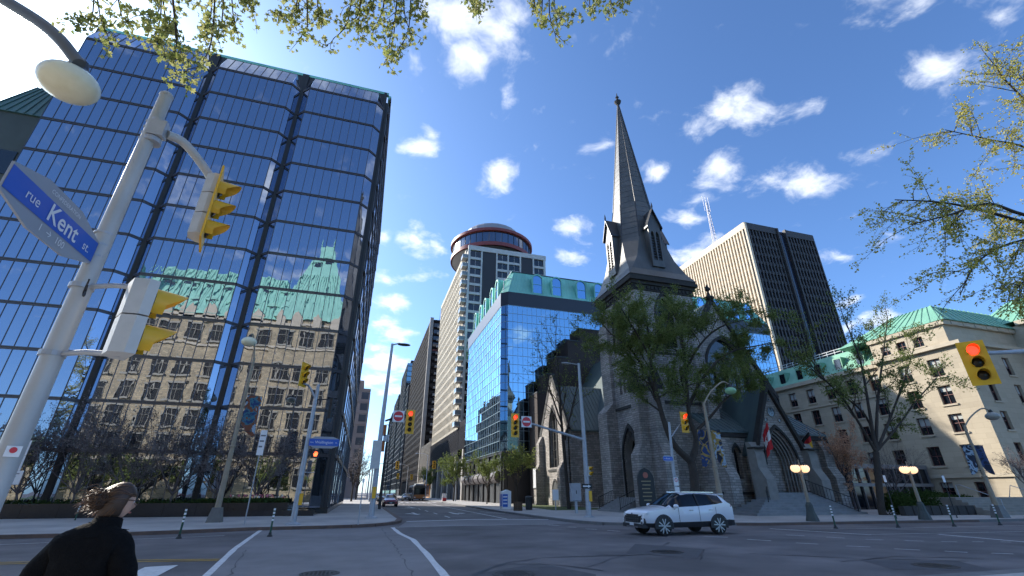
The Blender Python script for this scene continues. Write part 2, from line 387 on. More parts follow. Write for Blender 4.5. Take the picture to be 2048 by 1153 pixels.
def pavement(name, kerb, back, kmat, label=None):
    top = kerb + back
    sheet(name, top, SW, concrete, thick=.3)
    mb = MB()
    for a, b in zip(kerb, kerb[1:]):
        a = Vector((*a, 0)); b = Vector((*b, 0)); d = (b - a).normalized(); n = Vector((d.y, -d.x, 0))
        c = sum((Vector((*p, 0)) for p in top), Vector()) / len(top)
        for sgn in (1, -1):
            pass
        mb.bar((a.x, a.y, SW / 2 - .02), (b.x, b.y, SW / 2 - .02), .34, SW + .048)
    return tag(mb.build('kerb', kmat), kind='structure')
pavement('pavement_bank_side', LEFT_K, [(-160, 600)], kerb_m)
pavement('pavement_church_side', RIGHT_K, [(160, 600)], kerb_g)
pavement('pavement_near_side', [(160, 7.0), (-160, 8.2)], [(-160, -9), (160, -9)], kerb_g)
sheet('lawn', [(-160, -160), (160, -160), (160, -9), (-160, -9)], .02, grass_m)
# brown face of the kerb along the avenue in front of the church
mb = MB(); pts = [(20, 23.02), (21.6, 22.42), (30.3, 21.82), (36.5, 21.22)]
for a, b in zip(pts, pts[1:]): mb.bar((*a, .06), (*b, .06), .06, .13)
tag(mb.build('kerb_face', kerb_m), kind='structure')
# crossing bands (lighter paving) and paint
CW_L = [(-4.31, 26.7), (-3.63, 18.55), (-2.96, 12.88), (-2.7, 8.2)]
CW_R = [(1.82, 26.9), (1.9, 22.91), (2.16, 19.94), (2.1, 15.43), (1.98, 11.36), (1.9, 7.6)]
sheet('crosswalk', CW_L + CW_R[::-1], .004, asphalt_band)
sheet('crosswalk', [(2.1, 27.0), (4.8, 27.2), (9.1, 27.2), (12.3, 27.0), (12.2, 31.3), (10.1, 32.5), (7.0, 32.9), (3.0, 32.0)], .004, asphalt_band)
def stripe(name, pts, w, mat=None, z=.008, wob=0.0, seed=1):
    """painted line following pts, edges a little uneven"""
    r = random.Random(seed); mb = MB(); P = []
    for a, b in zip(pts, pts[1:]):
        a = Vector((*a, 0)); b = Vector((*b, 0)); n = max(1, int((b - a).length / .8))
        P += [a.lerp(b, k / n) for k in range(n)]
    P.append(Vector((*pts[-1], 0))); L = []
    for k, p in enumerate(P):
        d = (P[min(k + 1, len(P) - 1)] - P[max(k - 1, 0)]).normalized(); n = Vector((-d.y, d.x, 0))
        h = w / 2 * (1 + r.uniform(-wob, wob)); L.append((p + n * h + n * r.uniform(-wob, wob) * w * .4, p - n * h))
    for k in range(len(L) - 1):
        mb.quad((*L[k][0].xy, z), (*L[k + 1][0].xy, z), (*L[k + 1][1].xy, z), (*L[k][1].xy, z))
    return tag(mb.build(name, mat or paint_w), kind='structure')
stripe('road_marking', CW_L[:3] + [(-2.8, 9.5)], .17, wob=.1)
stripe('road_marking', CW_R[:5] + [(1.95, 9)], .19, wob=.15, seed=2)
stripe('road_marking', [(3.0, 32.1), (7.0, 33.0), (10.1, 32.6), (12.2, 31.4)], .42, wob=.06)
stripe('road_marking', [(1.9, 27.0), (4.8, 27.2), (9.1, 27.2), (10.6, 26.6)], .09, wob=.2)
for a, b in [((10.67, 24.64), (10.9, 24.1)), ((10.93, 23.1), (11.3, 22.6)), ((11.49, 21.9), (11.8, 21.2)), ((13.75, 17.8), (14.4, 17.2)), ((14.49, 16.25), (14.9, 15.5)), ((10.17, 26.3), (10.6, 25.6))]:
    stripe('lane_dash', [a, b], .1, wob=.1)
for l in ([(17.58, 17.4), (17.93, 16.79), (18.28, 16.09), (18.59, 15.54), (18.91, 14.95), (19.27, 14.53), (19.79, 14.12), (20.22, 13.74), (20.68, 13.45), (21.09, 13.18), (21.72, 13.08), (22.04, 12.89), (22.61, 12.72), (22.86, 12.54)],
          [(15.16, 14.64), (15.55, 14.08), (15.92, 13.34), (16.4, 12.87), (16.59, 12.25), (17.02, 11.76), (17.41, 11.33), (17.73, 10.9), (18.19, 10.57), (18.56, 10.24)]):
    for k in range(0, len(l), 2): stripe('lane_dash', [l[k], l[k + 1]], .085, wob=.08)
stripe('road_marking', [(19.78, 20.5), (20.4, 18.5), (21.05, 16.34)], .16, wob=.1)
stripe('road_marking', [(24.1, 15.7), (23.42, 12.47), (22.9, 10)], .16, wob=.1)
stripe('road_marking', [(21.2, 16.5), (29.6, 15.6), (60, 13.5)], .07, wob=.3)
stripe('road_marking', [(20.5, 19.9), (26.2, 18.9), (34, 18.4), (70, 16)], .06, wob=.3)
for dy in (0, .34): stripe('road_marking', [(-60, 20.5 + dy), (-8.6, 16.45 + dy), (-5.5, 15.95 + dy), (-3.4, 15.55 + dy * .8)], .13, paint_y, wob=.1)
stripe('road_marking', [(-60, 21.5), (-11.7, 22.3), (-5.2, 24.0)], .09, wob=.3)
mb = MB(); mb.quad((-4.6, 13.0, .008), (-3.95, 12.9, .008), (-4.1, 14.9, .008), (-4.75, 14.75, .008)); mb.quad((-4.6, 13.0, .008), (-4.7, 9, .008), (-4.0, 9, .008), (-3.95, 12.9, .008)); tag(mb.build('road_marking', paint_w), kind='structure')
# side-street markings: arrows, dashes, zebra
def arrow(cx, cy, s, kind):
    mb = MB(); z = .008
    sh = [(-.08, 3.2), (.08, 3.2), (.08, 0), (-.08, 0)]
    mb.quad(*[(cx + x * s, cy + y, z) for x, y in sh])
    if kind == 'L':
        mb.quad((cx - .9, cy + .9, z), (cx - .3, cy + 1.7, z), (cx - .3, cy + .1, z)); mb.quad((cx - .3, cy + 1.0, z), (cx - .08, cy + 1.0, z), (cx - .08, cy + .7, z), (cx - .3, cy + .7, z))
    mb.quad((cx - .42, cy + .2, z), (cx + .42, cy + .2, z), (cx, cy - 1.2, z))
    if kind == 'R':
        mb.quad((cx + 1.1, cy + .9, z), (cx + .5, cy + 1.8, z), (cx + .5, cy + .0, z)); mb.quad((cx + .08, cy + 1.05, z), (cx + .5, cy + 1.05, z), (cx + .5, cy + .7, z), (cx + .08, cy + .7, z))
    tag(mb.build('road_arrow', paint_w), kind='structure')
arrow(4.7, 42.5, 1.6, 'L'); arrow(8.0, 42.3, 1.6, 'R'); arrow(6.2, 60, 1.6, 'L')
for y in (36, 42, 48, 54, 66, 74, 82): stripe('lane_dash', [(6.4, y), (6.45, y + 2.6)], .12, wob=.1)
stripe('road_marking', [(9.8, 33), (10.4, 60), (11, 84)], .13, wob=.2); stripe('road_marking', [(12.0, 41), (11.2, 47)], .1)
for k in range(11): stripe('zebra_bar', [(3.6 + k * .95, 88), (3.6 + k * .95, 94)], .5, wob=.05)
stripe('road_marking', [(2.9, 57), (6.4, 57.4)], .3); stripe('road_marking', [(2.8, 56.2), (-2, 56)], .25, z=SW + .006)
# patches, seams and iron covers
sheet('asphalt_patch', [(9.5, 16.1), (10.75, 14.0), (9.0, 12.1), (7.8, 13.8)], .005, asphalt_patch)
sheet('asphalt_patch', [(13.0, 10.6), (15.3, 9.7), (14.2, 8.2), (12.2, 9.2)], .005, asphalt_patch)
sheet('asphalt_patch', [(2.6, 11.4), (4.6, 12.6), (5.2, 10.6), (4.4, 9.0), (2.6, 9.4)], .0045, asphalt_patch)
def seam(pts, w, seed):
    r = random.Random(seed); P = []
    for a, b in zip(pts, pts[1:]):
        n = max(2, int(math.dist(a, b) / .35))
        for k in range(n): P.append((a[0] + (b[0] - a[0]) * k / n + r.uniform(-.05, .05), a[1] + (b[1] - a[1]) * k / n + r.uniform(-.05, .05)))
    P.append(pts[-1]); stripe('road_seam', P, w, tar, z=.0065, wob=.7, seed=seed)
seam([(3.8, 12.9), (5.2, 13.6), (7.9, 13.3), (8.4, 13.3)], .06, 3); seam([(9.9, 15.1), (10.9, 16.1), (10.6, 17.2)], .05, 4); seam([(2.6, 11.3), (3.7, 12.8), (4.9, 12.3), (5.6, 11.0)], .08, 5)
seam([(10.8, 14.0), (11.4, 13.8)], .04, 6); seam([(9.0, 12.0), (10.7, 13.9)], .03, 7); seam([(11.3, 12.6), (13.2, 11.0), (15.5, 9.6)], .08, 8); seam([(12.2, 10.5), (14.6, 10.9), (17.0, 9.6)], .06, 9)
seam([(14.4, 13.1), (16.0, 11.8), (17.5, 11.0)], .025, 10); seam([(1.25, 26.5), (1.3, 20), (1.35, 14), (1.3, 9)], .03, 11); seam([(-3.2, 18), (-2.4, 12), (-2.1, 9)], .025, 12); seam([(4.9, 20.5), (6.6, 22.6), (8.0, 21.0)], .02, 13); seam([(5.4, 11.5), (7.6, 13.5)], .025, 14)
iron = M('cast_iron', (.035, .03, .028), .6, .4, c2=(.06, .05, .045), scale=12)
def manhole(x, y, r, label):
    t = thing('manhole_cover', label, 'manhole cover', (x, y, 0)); local(t)
    mb = MB(); mb.lathe([(r + .07, .002), (r + .07, .012), (r + .01, .014), (r + .01, .006), (r, .006)], 28); mb.build('ring', iron, t)
    mb = MB(); mb.lathe([(r, .004), (r, .012)], 28)
    for i in range(-3, 4):
        for j in range(-3, 4):
            if math.hypot(i, j) * .085 < r - .06: mb.box(i * .085 - .025, i * .085 + .025, j * .085 - .025, j * .085 + .025, .012, .017)
    mb.build('lid', iron, t)
manhole(-.64, 12.5, .36, 'round iron manhole cover in the crosswalk paving'); manhole(9.15, 13.7, .42, 'iron manhole cover in the square asphalt patch ahead of the white car'); manhole(3.5, 11.2, .42, 'iron manhole cover ringed by tar seams right of the crosswalk line')
manhole(13.8, 9.3, .4, 'iron manhole cover in the cracked patch at lower right')
# grass verge beside the church
sheet('grass_verge', [(17.6, 44), (24.2, 44), (24.0, 64), (19.5, 64)], SW + .03, grass_m, thick=.05)

# ================================================================== BANK: mirror-glass office block on the left corner
bank_glass = mirror_glass('bank_glass', (.55, .62, .75), .004, wave=.0045, wscale=(1.1, 1.1, .45), refl=.56)
bank_metal = M('bank_metal', (.085, .078, .082), .35, .3)
bank_soffit = M('bank_soffit', (.02, .02, .023), .5)
bank = thing('office_tower', 'mirror-glass office block with dark floor bands left of the street', 'office building', (-17, 60, 0))
BX0, BX1, BY, FH, Z0, NF = -30.0, -2.75, 42.0, 3.53, 4.45, 11
ZB = [0.55] + [Z0 + FH * k for k in range(NF + 1)]       # band heights; last is the foot of the sloping top row
BAYS = [(-32.06, -21.05), (-21.05, -11.9), (-11.9, -2.75)]
CH = .78                                                  # chamfer
def bay_plan(x0, x1): return [(x0 + .16, BY + (CH if x0 > -31 else .02)), (x0 + .16 + (CH if x0 > -31 else .02), BY), (x1 - .16 - CH, BY), (x1 - .16, BY + CH)]
# core
mb = MB(); mb.box(-31.9, -2.4, BY + .95, 80, 0, 44.6); mb.build('core', bank_soffit, bank)
NP = 9; pw = None; pane_meshes = {}
stuff = MB(); chamf = MB(); bands = MB(); mull = MB(); recess = MB()
for (x0, x1) in BAYS:
    pl = bay_plan(x0, x1); xa, xb = pl[1][0], pl[2][0]; NP = 9 if x0 > -31 else 12; pw = (xb - xa) / NP
    for k in range(len(ZB) - 1):
        za, zb = ZB[k] + (.12 if k else 0), ZB[k + 1] - .12; h = zb - za
        key = (round(h, 3), NP)
        if key not in pane_meshes:
            m_ = MB(); m_.box(-pw / 2 + .018, pw / 2 - .018, 0, .03, -h / 2, h / 2); pane_meshes[key] = m_.mesh('window_pane', bank_glass)
        for j in range(NP):
            cx = xa + (j + .5) * pw
            if k > 0: inst(pane_meshes[key], 'window_pane', bank, (cx, BY, (za + zb) / 2), (rng.gauss(0, .0013), 0, rng.gauss(0, .0016)))
            else: stuff.box(cx - pw / 2 + .018, cx + pw / 2 - .018, BY, BY + .03, za, zb)
            if j: mull.box(cx - pw / 2 - .022, cx - pw / 2 + .022, BY - .035, BY + .03, za, zb)
        for (a, b) in ((pl[0], pl[1]), (pl[2], pl[3])):
            chamf.quad((*a, za), (*b, za), (*b, zb), (*a, zb))
        for c in (pl[1], pl[2]): mull.box(c[0] - .03, c[0] + .03, BY - .03, BY + .03, za, zb)
    # floor bands: two ribs with a groove
    for k, z in enumerate(ZB[1:]):
        for (dz, out) in ((-.12, .07), (.03, .07), (-.03, .03)):
            hgt = .09 if out > .05 else .06
            for (a, b) in zip(pl, pl[1:]):
                n = Vector((b[1] - a[1], -(b[0] - a[0]), 0)).normalized(); a3, b3 = Vector((*a, 0)), Vector((*b, 0))
                bands.quad(*[(*(p + n * out).xy, zz) for p, zz in ((a3, z + dz), (b3, z + dz), (b3, z + dz + hgt), (a3, z + dz + hgt))])
                for zz in (z + dz, z + dz + hgt): bands.quad(*[(*q.xy, zz) for q in (a3, b3, b3 + n * out, a3 + n * out)])
    # sloping top row
    zt0, zt1 = ZB[-1] + .15, 46.0; back = 1.05
    for j in range(NP):
        xx0, xx1 = xa + j * pw, xa + (j + 1) * pw
        stuff.quad((xx0 + .02, BY, zt0), (xx1 - .02, BY, zt0), (xx1 - .02, BY + back, zt1), (xx0 + .02, BY + back, zt1))
        if j: mull.bar((xx0, BY - .02, zt0), (xx0, BY + back - .02, zt1), .045, .05)
    chamf.quad((*pl[0], zt0), (*pl[1], zt0), (pl[1][0], BY + back, zt1)); chamf.quad((*pl[3], zt0), (*pl[2], zt0), (pl[2][0], BY + back, zt1))
    recess.quad((*pl[0], zt0), (pl[1][0], BY + back, zt1), (pl[0][0], BY + back, zt1)); recess.quad((*pl[3], zt0), (pl[2][0], BY + back, zt1), (pl[3][0], BY + back, zt1))
    for xx in (pl[0][0], pl[3][0]): recess.box(xx - .17, xx + .17, BY + CH - .02, BY + 1.2, 0, 46)
    for xx, yy in ((pl[1][0], BY), (pl[2][0], BY)):
        o_ = pl[0] if xx == pl[1][0] else pl[3]; mull.bar((o_[0], o_[1], zt0), (xx, BY + back, zt1), .05, .05)
stuff.cur = 0
# narrow leftmost strip and the side-street face
for k in range(len(ZB) - 1):
    pass
tag(stuff.build('lobby_pane', bank_glass, bank), kind='stuff'); tag(chamf.build('chamfer_pane', bank_glass, bank, fix=False), kind='stuff')
tag(mull.build('mullion', bank_metal, bank), kind='stuff'); tag(bands.build('floor_band', bank_metal, bank, fix=False), kind='stuff'); recess.build('recess', bank_soffit, bank)
mb = MB(); mb.box(-31.9, -2.55, BY + 1.0, BY + 1.4, 45.95, 46.3); mb.box(-2.6, -2.25, BY + 1.4, 80, 45.6, 46.25); mb.build('parapet', copper, bank)
side = MB(); sb = MB(); sv = MB()
for k in range(len(ZB)):
    z0 = ZB[k] + .15; z1 = (ZB[k + 1] if k + 1 < len(ZB) else 45.6) - .15
    for j in range(10):
        y0 = 44.2 + j * 3.5; side.box(-2.4, -2.3, y0 + .03, y0 + 3.44, z0, z1)
    sb.box(-2.4, -2.2, 43.2, 80, z1, z1 + .3)
for j in range(11): sv.box(-2.4, -2.24, 44.2 + j * 3.5 - .06, 44.2 + j * 3.5 + .03, .5, 45.6)
tag(side.build('side_pane', bank_glass, bank), kind='stuff'); tag(sb.build('side_band', bank_metal, bank), kind='stuff'); tag(sv.build('side_mullion', bank_metal, bank), kind='stuff')
mb = MB(); mb.box(-31.8, -2.3, BY + .5, 80.2, 0, .55); mb.build('plinth', black_granite, bank)
# pale steel edge trims at the corner entrance
mb = MB(); mb.bar((-2.6, 43.1, .6), (-2.6, 43.1, 7.4), .05, .05); mb.bar((-2.6, 43.1, 7.4), (-2.15, 49.0, 4.6), .07, .07); mb.bar((-2.15, 49, 4.6), (-2.15, 56, 7.6), .07, .07); mb.bar((-2.15, 56, 7.6), (-2.15, 56, .6), .08, .08); mb.build('corner_trim', galv, bank)

# planter of black granite with shrubs, tulips and ground cover
pl_ = thing('planter', 'long black granite planter at the foot of the glass block', 'planter', (-20, 40.5, SW))
mb = MB()
for k in range(18):
    xx = -40 + k * 1.95; mb.box(xx, xx + 1.935, 39.7, 39.95, SW, .98)
mb.box(-40, -4.9, 39.96, 42.3, SW, .8); mb.build('front_wall', black_granite, pl_)
mb = MB(); mb.box(-5.0, -3.0, 38.6, 42.9, SW, .5); mb.box(-9.6, -5.02, 38.9, 39.69, SW, .5); mb.build('lower_ledge', black_granite, pl_)
soil = M('soil', (.045, .032, .022), .95, c2=(.07, .05, .03), scale=6, bump=.5)
mb = MB(); mb.box(-39.9, -5.0, 39.96, 42.2, .8, .9); mb.build('soil', soil, pl_)

# ================================================================== PLANTS (generators)
def leaf_mat(name, c, c2, trans=.35):
    if name in MATS: return MATS[name]
    m = bpy.data.materials.new(name); m.use_nodes = True; nt = m.node_tree; N = nt.nodes; L = nt.links; N.clear()
    out = N.new('ShaderNodeOutputMaterial'); d = N.new('ShaderNodeBsdfDiffuse'); t = N.new('ShaderNodeBsdfTranslucent'); mix = N.new('ShaderNodeMixShader'); mix.inputs[0].default_value = trans
    geo = N.new('ShaderNodeNewGeometry'); rp = N.new('ShaderNodeMix'); rp.data_type = 'RGBA'; L.new(geo.outputs['Random Per Island'], rp.inputs[0]); rp.inputs[6].default_value = (*c, 1); rp.inputs[7].default_value = (*c2, 1)
    L.new(rp.outputs[2], d.inputs[0]); L.new(rp.outputs[2], t.inputs[0]); L.new(d.outputs[0], mix.inputs[1]); L.new(t.outputs[0], mix.inputs[2]); L.new(mix.outputs[0], out.inputs[0])
    MATS[name] = m; return m
leaf_spring = leaf_mat('leaf_spring', (.14, .20, .045), (.32, .33, .12), .5)
leaf_church = leaf_mat('leaf_church', (.12, .165, .045), (.24, .28, .10), .45)
leaf_yellow = leaf_mat('leaf_yellow', (.40, .39, .07), (.60, .52, .16), .45)
leaf_maple = leaf_mat('leaf_maple', (.22, .27, .07), (.44, .43, .18), .5)
leaf_dark = leaf_mat('leaf_dark', (.035, .065, .02), (.07, .10, .03), .3)
leaf_orange = leaf_mat('leaf_bud', (.5, .27, .16), (.66, .42, .29), .3)
leaf_shrub = leaf_mat('leaf_shrub', (.17, .15, .15), (.27, .245, .24), .3)
def rand_dir(r):
    while True:
        v = Vector((r.uniform(-1, 1), r.uniform(-1, 1), r.uniform(-1, 1)))
        if .05 < v.length < 1: return v.normalized()
def add_leaf(mb, p, size, r, droop=0.0):
    """a folded pointed leaf: two triangles-plus-quad faces sharing a midrib"""
    d = rand_dir(r); d.z -= droop; d.normalize(); s = d.cross(rand_dir(r))
    if s.length < .1: return
    s.normalize(); n = d.cross(s); w = size * r.uniform(.32, .46); L = size * r.uniform(.8, 1.2); i = len(mb.v)
    mb.v += [tuple(p), tuple(p + d * L * .45 + s * w + n * w * .35), tuple(p + d * L), tuple(p + d * L * .45 - s * w + n * w * .35)]
    mb.f.append((i, i + 1, i + 2)); mb.f.append((i, i + 2, i + 3)); mb.m += [0, 0]
def grow(r, wood, tips, p, d, length, rad, depth, P):
    """one branch: wandering segments, side shoots, then recursion"""
    n = max(2, int(P.get('seg', 4))); pts = [p.copy()]; rads = [rad]; q = p.copy(); dd = d.copy()
    for k in range(n):
        dd = (dd + rand_dir(r) * P['wander'] + Vector((0, 0, P['up'] * (1 if depth > 1 else P.get('up_end', .4))))).normalized()
        q = q + dd * (length / n); pts.append(q.copy()); rads.append(rad * (1 - (1 - P['taper']) * (k + 1) / n))
    wood.tube(pts, rads, 7 if rad > .06 else (5 if rad > .02 else 3), caps=False)
    if depth <= P.get('leaf_depth', 1):
        for k in range(1, len(pts)):
            tips.append((pts[k], depth, (pts[k] - pts[k - 1])))
    if depth == 0: return
    kids = P['kids'] if not isinstance(P['kids'], (list, tuple)) else P['kids'][min(depth, len(P['kids']) - 1)]
    for k in range(kids):
        t = r.uniform(P.get('tmin', .35), 1.0) if k < kids - 1 else 1.0
        f = t * n; i = min(int(f), n - 1); base = pts[i].lerp(pts[i + 1], f - i)
        ax = (pts[i + 1] - pts[i]).normalized(); side = ax.cross(rand_dir(r))
        if side.length < .05: continue
        side.normalize(); ang = R(r.uniform(*P['ang'])) * (.45 if k == kids - 1 else 1)
        nd = (ax * math.cos(ang) + side * math.sin(ang)).normalized()
        rr = (rads[i] * (1 - (f - i)) + rads[i + 1] * (f - i)) * (P['rk'] if k < kids - 1 else .85)
        grow(r, wood, tips, base, nd, length * P['lk'] * r.uniform(.7, 1.2), max(rr, P['rmin']), depth - 1, P)
def finish_tree(t, r, wood, tips, leafmat, nleaf, lsize, spread, droop=0, barkm=None, crown_name='crown', clump=.0):
    wood.build('trunk', barkm or bark, t, smooth=True)
    if leafmat and tips:
        lm = MB()
        for _ in range(nleaf):
            p, dp, dv = tips[r.randrange(len(tips))]
            add_leaf(lm, p - dv * r.random() + rand_dir(r) * spread * r.random() ** 1.3, lsize * r.uniform(.6, 1.25), r, droop)
        c = lm.build(crown_name, leafmat, t, fix=False)
def tree(name, label, base, height, seed, P, leafmat, nleaf, lsize, spread, group=None, trunk_r=.2, trunk_h=.3, limbs=5, barkm=None, lean=(0, 0), droop=0, cat='tree'):
    r = random.Random(seed); t = thing(name, label, cat, base, group); wood = MB(); tips = []
    b = Vector(base); top = b + Vector((lean[0], lean[1], height * trunk_h)); mid = b.lerp(top, .5) + Vector((r.uniform(-.1, .1), r.uniform(-.1, .1), 0))
    wood.tube([b - Vector((0, 0, .1)), b + Vector((0, 0, .25)), mid, top], [trunk_r * 1.5, trunk_r * 1.1, trunk_r * .95, trunk_r * .85], 10, caps=False)
    for k in range(limbs):
        a = 2 * PI * (k + r.uniform(-.3, .3)) / limbs; tilt = R(r.uniform(*P.get('limb_tilt', (18, 50))))
        d = Vector((math.cos(a) * math.sin(tilt), math.sin(a) * math.sin(tilt), math.cos(tilt)))
        p = b.lerp(top, r.uniform(.8, 1.0)) if k else top
        grow(r, wood, tips, p, d, height * P['l0'] * r.uniform(.8, 1.15), trunk_r * P.get('limb_r', .55), P['depth'], P)
    finish_tree(t, r, wood, tips, leafmat, nleaf, lsize, spread, droop, barkm); return t
# bare purple-grey shrubs in the planter
SHRUB = dict(wander=.22, up=.05, taper=.55, kids=(0, 3, 4, 4), ang=(18, 48), rk=.6, lk=.62, rmin=.006, seg=4, depth=3, l0=.5, limb_tilt=(12, 52), limb_r=.6, leaf_depth=1)
shrub_px = [(-34.5, 41.0, 5.0), (-31.0, 40.7, 5.4), (-27.8, 41.0, 5.2), (-24.6, 40.8, 5.8), (-21.6, 40.7, 6.4), (-18.6, 41.0, 6.2), (-15.6, 40.8, 5.6), (-12.8, 41.0, 6.0), (-10.0, 40.8, 5.8), (-7.4, 41.0, 5.2)]
where = ['at the far left end of the planter', 'second from the left in the planter', 'behind the foreground signal pole', 'left behind the foreground person', 'right behind the foreground person', 'midway between the person and the beige lamp post', 'just left of the beige lamp post', 'just right of the beige lamp post', 'behind the thin sign post', 'beside the tulips at the planter end']
for i, (x, y, h) in enumerate(shrub_px):
    tree('bare_shrub', 'bare purple-grey twiggy shrub ' + where[i], (x, y, .85), h, 100 + i, SHRUB, leaf_shrub, 6500, .085, .22, 'bare shrubs in the granite planter', trunk_r=.07, trunk_h=.12, limbs=8, barkm=twig_m, cat='shrub')
# ground cover and tulips
r = random.Random(3); mb = MB()
for _ in range(9000):
    x = r.uniform(-39, -5.2) if r.random() < .4 else r.uniform(-11, -5.2)
    add_leaf(mb, Vector((x, r.uniform(39.97, 41.9), .9 + r.random() ** 2 * .25)), r.uniform(.1, .2), r, -.7)
tag(mb.build('ground_cover', leaf_dark), 'low green leafy ground cover along the planter', 'ground cover', kind='stuff')
pink = M('tulip_pink', (.62, .16, .2), .6); cream = M('tulip_cream', (.72, .6, .5), .6); stem_m = M('stem_green', (.06, .12, .03), .7)
def tulip(x, y, z, h, m):
    t = thing('tulip', 'pink tulip in the flower bed at the planter end' if m is pink else 'cream tulip in the flower bed at the planter end', 'flower', (x, y, z), 'tulips in the planter'); local(t)
    a = MB(); a.tube([(0, 0, 0), (.01, 0, h * .6), (0, .01, h)], .008, 4); lf = MB()
    for k in range(3):
        an = k * 2.1 + x; add = Vector((math.cos(an), math.sin(an), 0)); a.quad((0, 0, .02), add * .09 + Vector((0, 0, h * .35)), add * .13 + Vector((0, 0, h * .75)), add * .04 + Vector((.02, .01, h * .35)))
    a.build('stem', stem_m, t); c = MB(); c.lathe([(.018, h - .01), (.05, h + .03), (.055, h + .07), (.03, h + .12)], 7); c.build('bloom', m, t)
for k in range(42): tulip(r.uniform(-8.9, -5.4), r.uniform(40.0, 40.9), .88, r.uniform(.38, .55), pink if r.random() < .6 else cream)

# ================================================================== STONE BUILDING ACROSS THE AVENUE (seen mirrored in the glass)
conf_stone = M('confed_stone', (.4, .33, .24), .9, brick=(.75, .33, .03, (.60, .45, .27), (.38, .29, .18), (.3, .26, .2)), c2=(.72, .72, .72), scale=.5, bump=.5, bscale=5)
conf_trim = M('confed_trim', (.58, .48, .36), .85, c2=(.46, .38, .28), scale=1)
conf_copper = M('confed_copper', (.30, .56, .43), .6, c2=(.22, .45, .35), scale=.8, stretch=(1, 1, .3), bump=.1)
def facade_windows(parent, X, Y, nrm, cols, rows, w, h, depth, wall_mb, frame_mat, glass_mat, z_list, cross=(2, 3)):
    pass
CY0 = -20.0
conf = thing('government_building', 'rough stone building with green copper roofs mirrored in the glass', 'government building', (-30, -28, 0))
mb = MB(); mb.box(-52, -8.6, -44, CY0, 0, 35.8); mb.box(-22.2, -8.4, -44, CY0 + 1.2, 0, 36.2); mb.build('wall', conf_stone, conf)
tr = MB()
for z in (7.2, 34.9): tr.box(-52.1, -22.3, CY0, CY0 + .35, z, z + .5); tr.box(-22.3, -8.3, CY0 + 1.2, CY0 + 1.5, z, z + .5)
tr.box(-22.3, -8.2, CY0 + 1.2, CY0 + 1.45, 29.6, 30.0); tr.box(-52, -22.3, CY0, CY0 + .3, 29.2, 29.6); tr.build('string_course', conf_trim, conf)
fr = M('confed_frame', (.32, .28, .22), .7)
# window unit (shared): stone surround, glass, cross bars
def window_unit(w, h):
    a = MB(); a.box(-w / 2, w / 2, 0, .06, -h / 2, h / 2); g = a.mesh('window', M('confed_window', (.012, .012, .014), .5, spec=.15))
    b = MB()
    for x in (-w / 6, w / 6): b.box(x - .045, x + .045, .02, .12, -h / 2, h / 2)
    b.box(-w / 2, w / 2, .02, .2, h * .12, h * .12 + .09); b.box(-w / 2 - .25, w / 2 + .25, 0, .35, -h / 2 - .35, -h / 2); b.box(-w / 2 - .2, w / 2 + .2, 0, .25, h / 2, h / 2 + .35)
    for sx in (-1, 1): b.box(sx * (w / 2 + .05) - .05, sx * (w / 2 + .05) + .05, 0, .14, -h / 2, h / 2)
    return g, b.mesh('window_frame', fr)
wg, wf = window_unit(2.5, 3.2)
def put_window(x, y, z):
    o = inst(wg, 'window', conf, (x, y, z)); f = bpy.data.objects.new('window_frame', wf); col.objects.link(f); f.parent = o
for z in (4.2, 10.2, 14.9, 19.6, 24.5, 32.0):
    for k in range(7): put_window(-50 + k * 4.35, CY0 + .01, z)
    for k in range(3): put_window(-19.4 + k * 4.1, CY0 + 1.21, z)
# roofs
mb = MB()
def hip(mb, x0, x1, y0, y1, z0, z1, inx, iny, flare=0):
    mb.loft([[(x0 - flare, y0 - flare, z0), (x1 + flare, y0 - flare, z0), (x1 + flare, y1 + flare, z0), (x0 - flare, y1 + flare, z0)],
             [(x0 + inx, y0 + iny, z1), (x1 - inx, y0 + iny, z1), (x1 - inx, y1 - iny, z1), (x0 + inx, y1 - iny, z1)]])
hip(mb, -52, -20, -44, CY0 + .1, 35.9, 49.0, 3.5, 7.5, .3); rf = mb.build('roof', conf_copper, conf)
mb = MB(); hip(mb, -22.4, -8.3, -40, CY0 + 1.4, 36.3, 49.5, 3.2, 4.6, .3); hip(mb, -19.2, -11.5, -35.4, CY0 - 3.2, 49.5, 58.0, 2.0, 4.6); hip(mb, -17.2, -13.5, -30.8, CY0 - 7.8, 58.0, 60.0, .1, .6); mb.build('pavilion_roof', conf_copper, conf)
mb = MB()
for x in (-17.0, -13.7): mb.lathe([(.25, 0), (.12, .8), (.3, 1.1), (.05, 2.4)], 8, (x, CY0 - 8.4, 60))
mb.build('finial', conf_copper, conf)
mb = MB(); mb.lathe([(1.9, 30), (1.9, 40), (2.3, 40.2), (.1, 52)], 12, (-50.6, CY0 + .2, 0)); mb.build('turret', conf_copper, conf)
sm = MB()
for k in range(40): sm.bar((-51.5 + k * .78, CY0 + .3, 36.1), (-50.9 + k * .74, CY0 - 7.2, 49.0), .07, .12)
for k in range(17): sm.bar((-21.9 + k * .83, CY0 + 1.6, 36.5), (-19.2 + k * .49, CY0 - 3.1, 49.5), .07, .12)
tag(sm.build('roof_seam', conf_copper, conf), kind='stuff')
def dormer_meshes(w, h):
    a = MB(); a.box(-w / 2, w / 2, -2.4, 0, 0, h); a.loft([[(-w / 2 - .25, .2, h), (w / 2 + .25, .2, h), (w / 2 + .25, -3.4, h), (-w / 2 - .25, -3.4, h)], [(0, .2, h + 1.0), (0.01, .2, h + 1.0), (0.01, -3.4, h + 1.0), (0, -3.4, h + 1.0)]])
    g = MB(); g.box(-w / 2 + .15, w / 2 - .15, 0, .03, .15, h - .1); return a.mesh('dormer', conf_copper), g.mesh('pane', glass_dark)
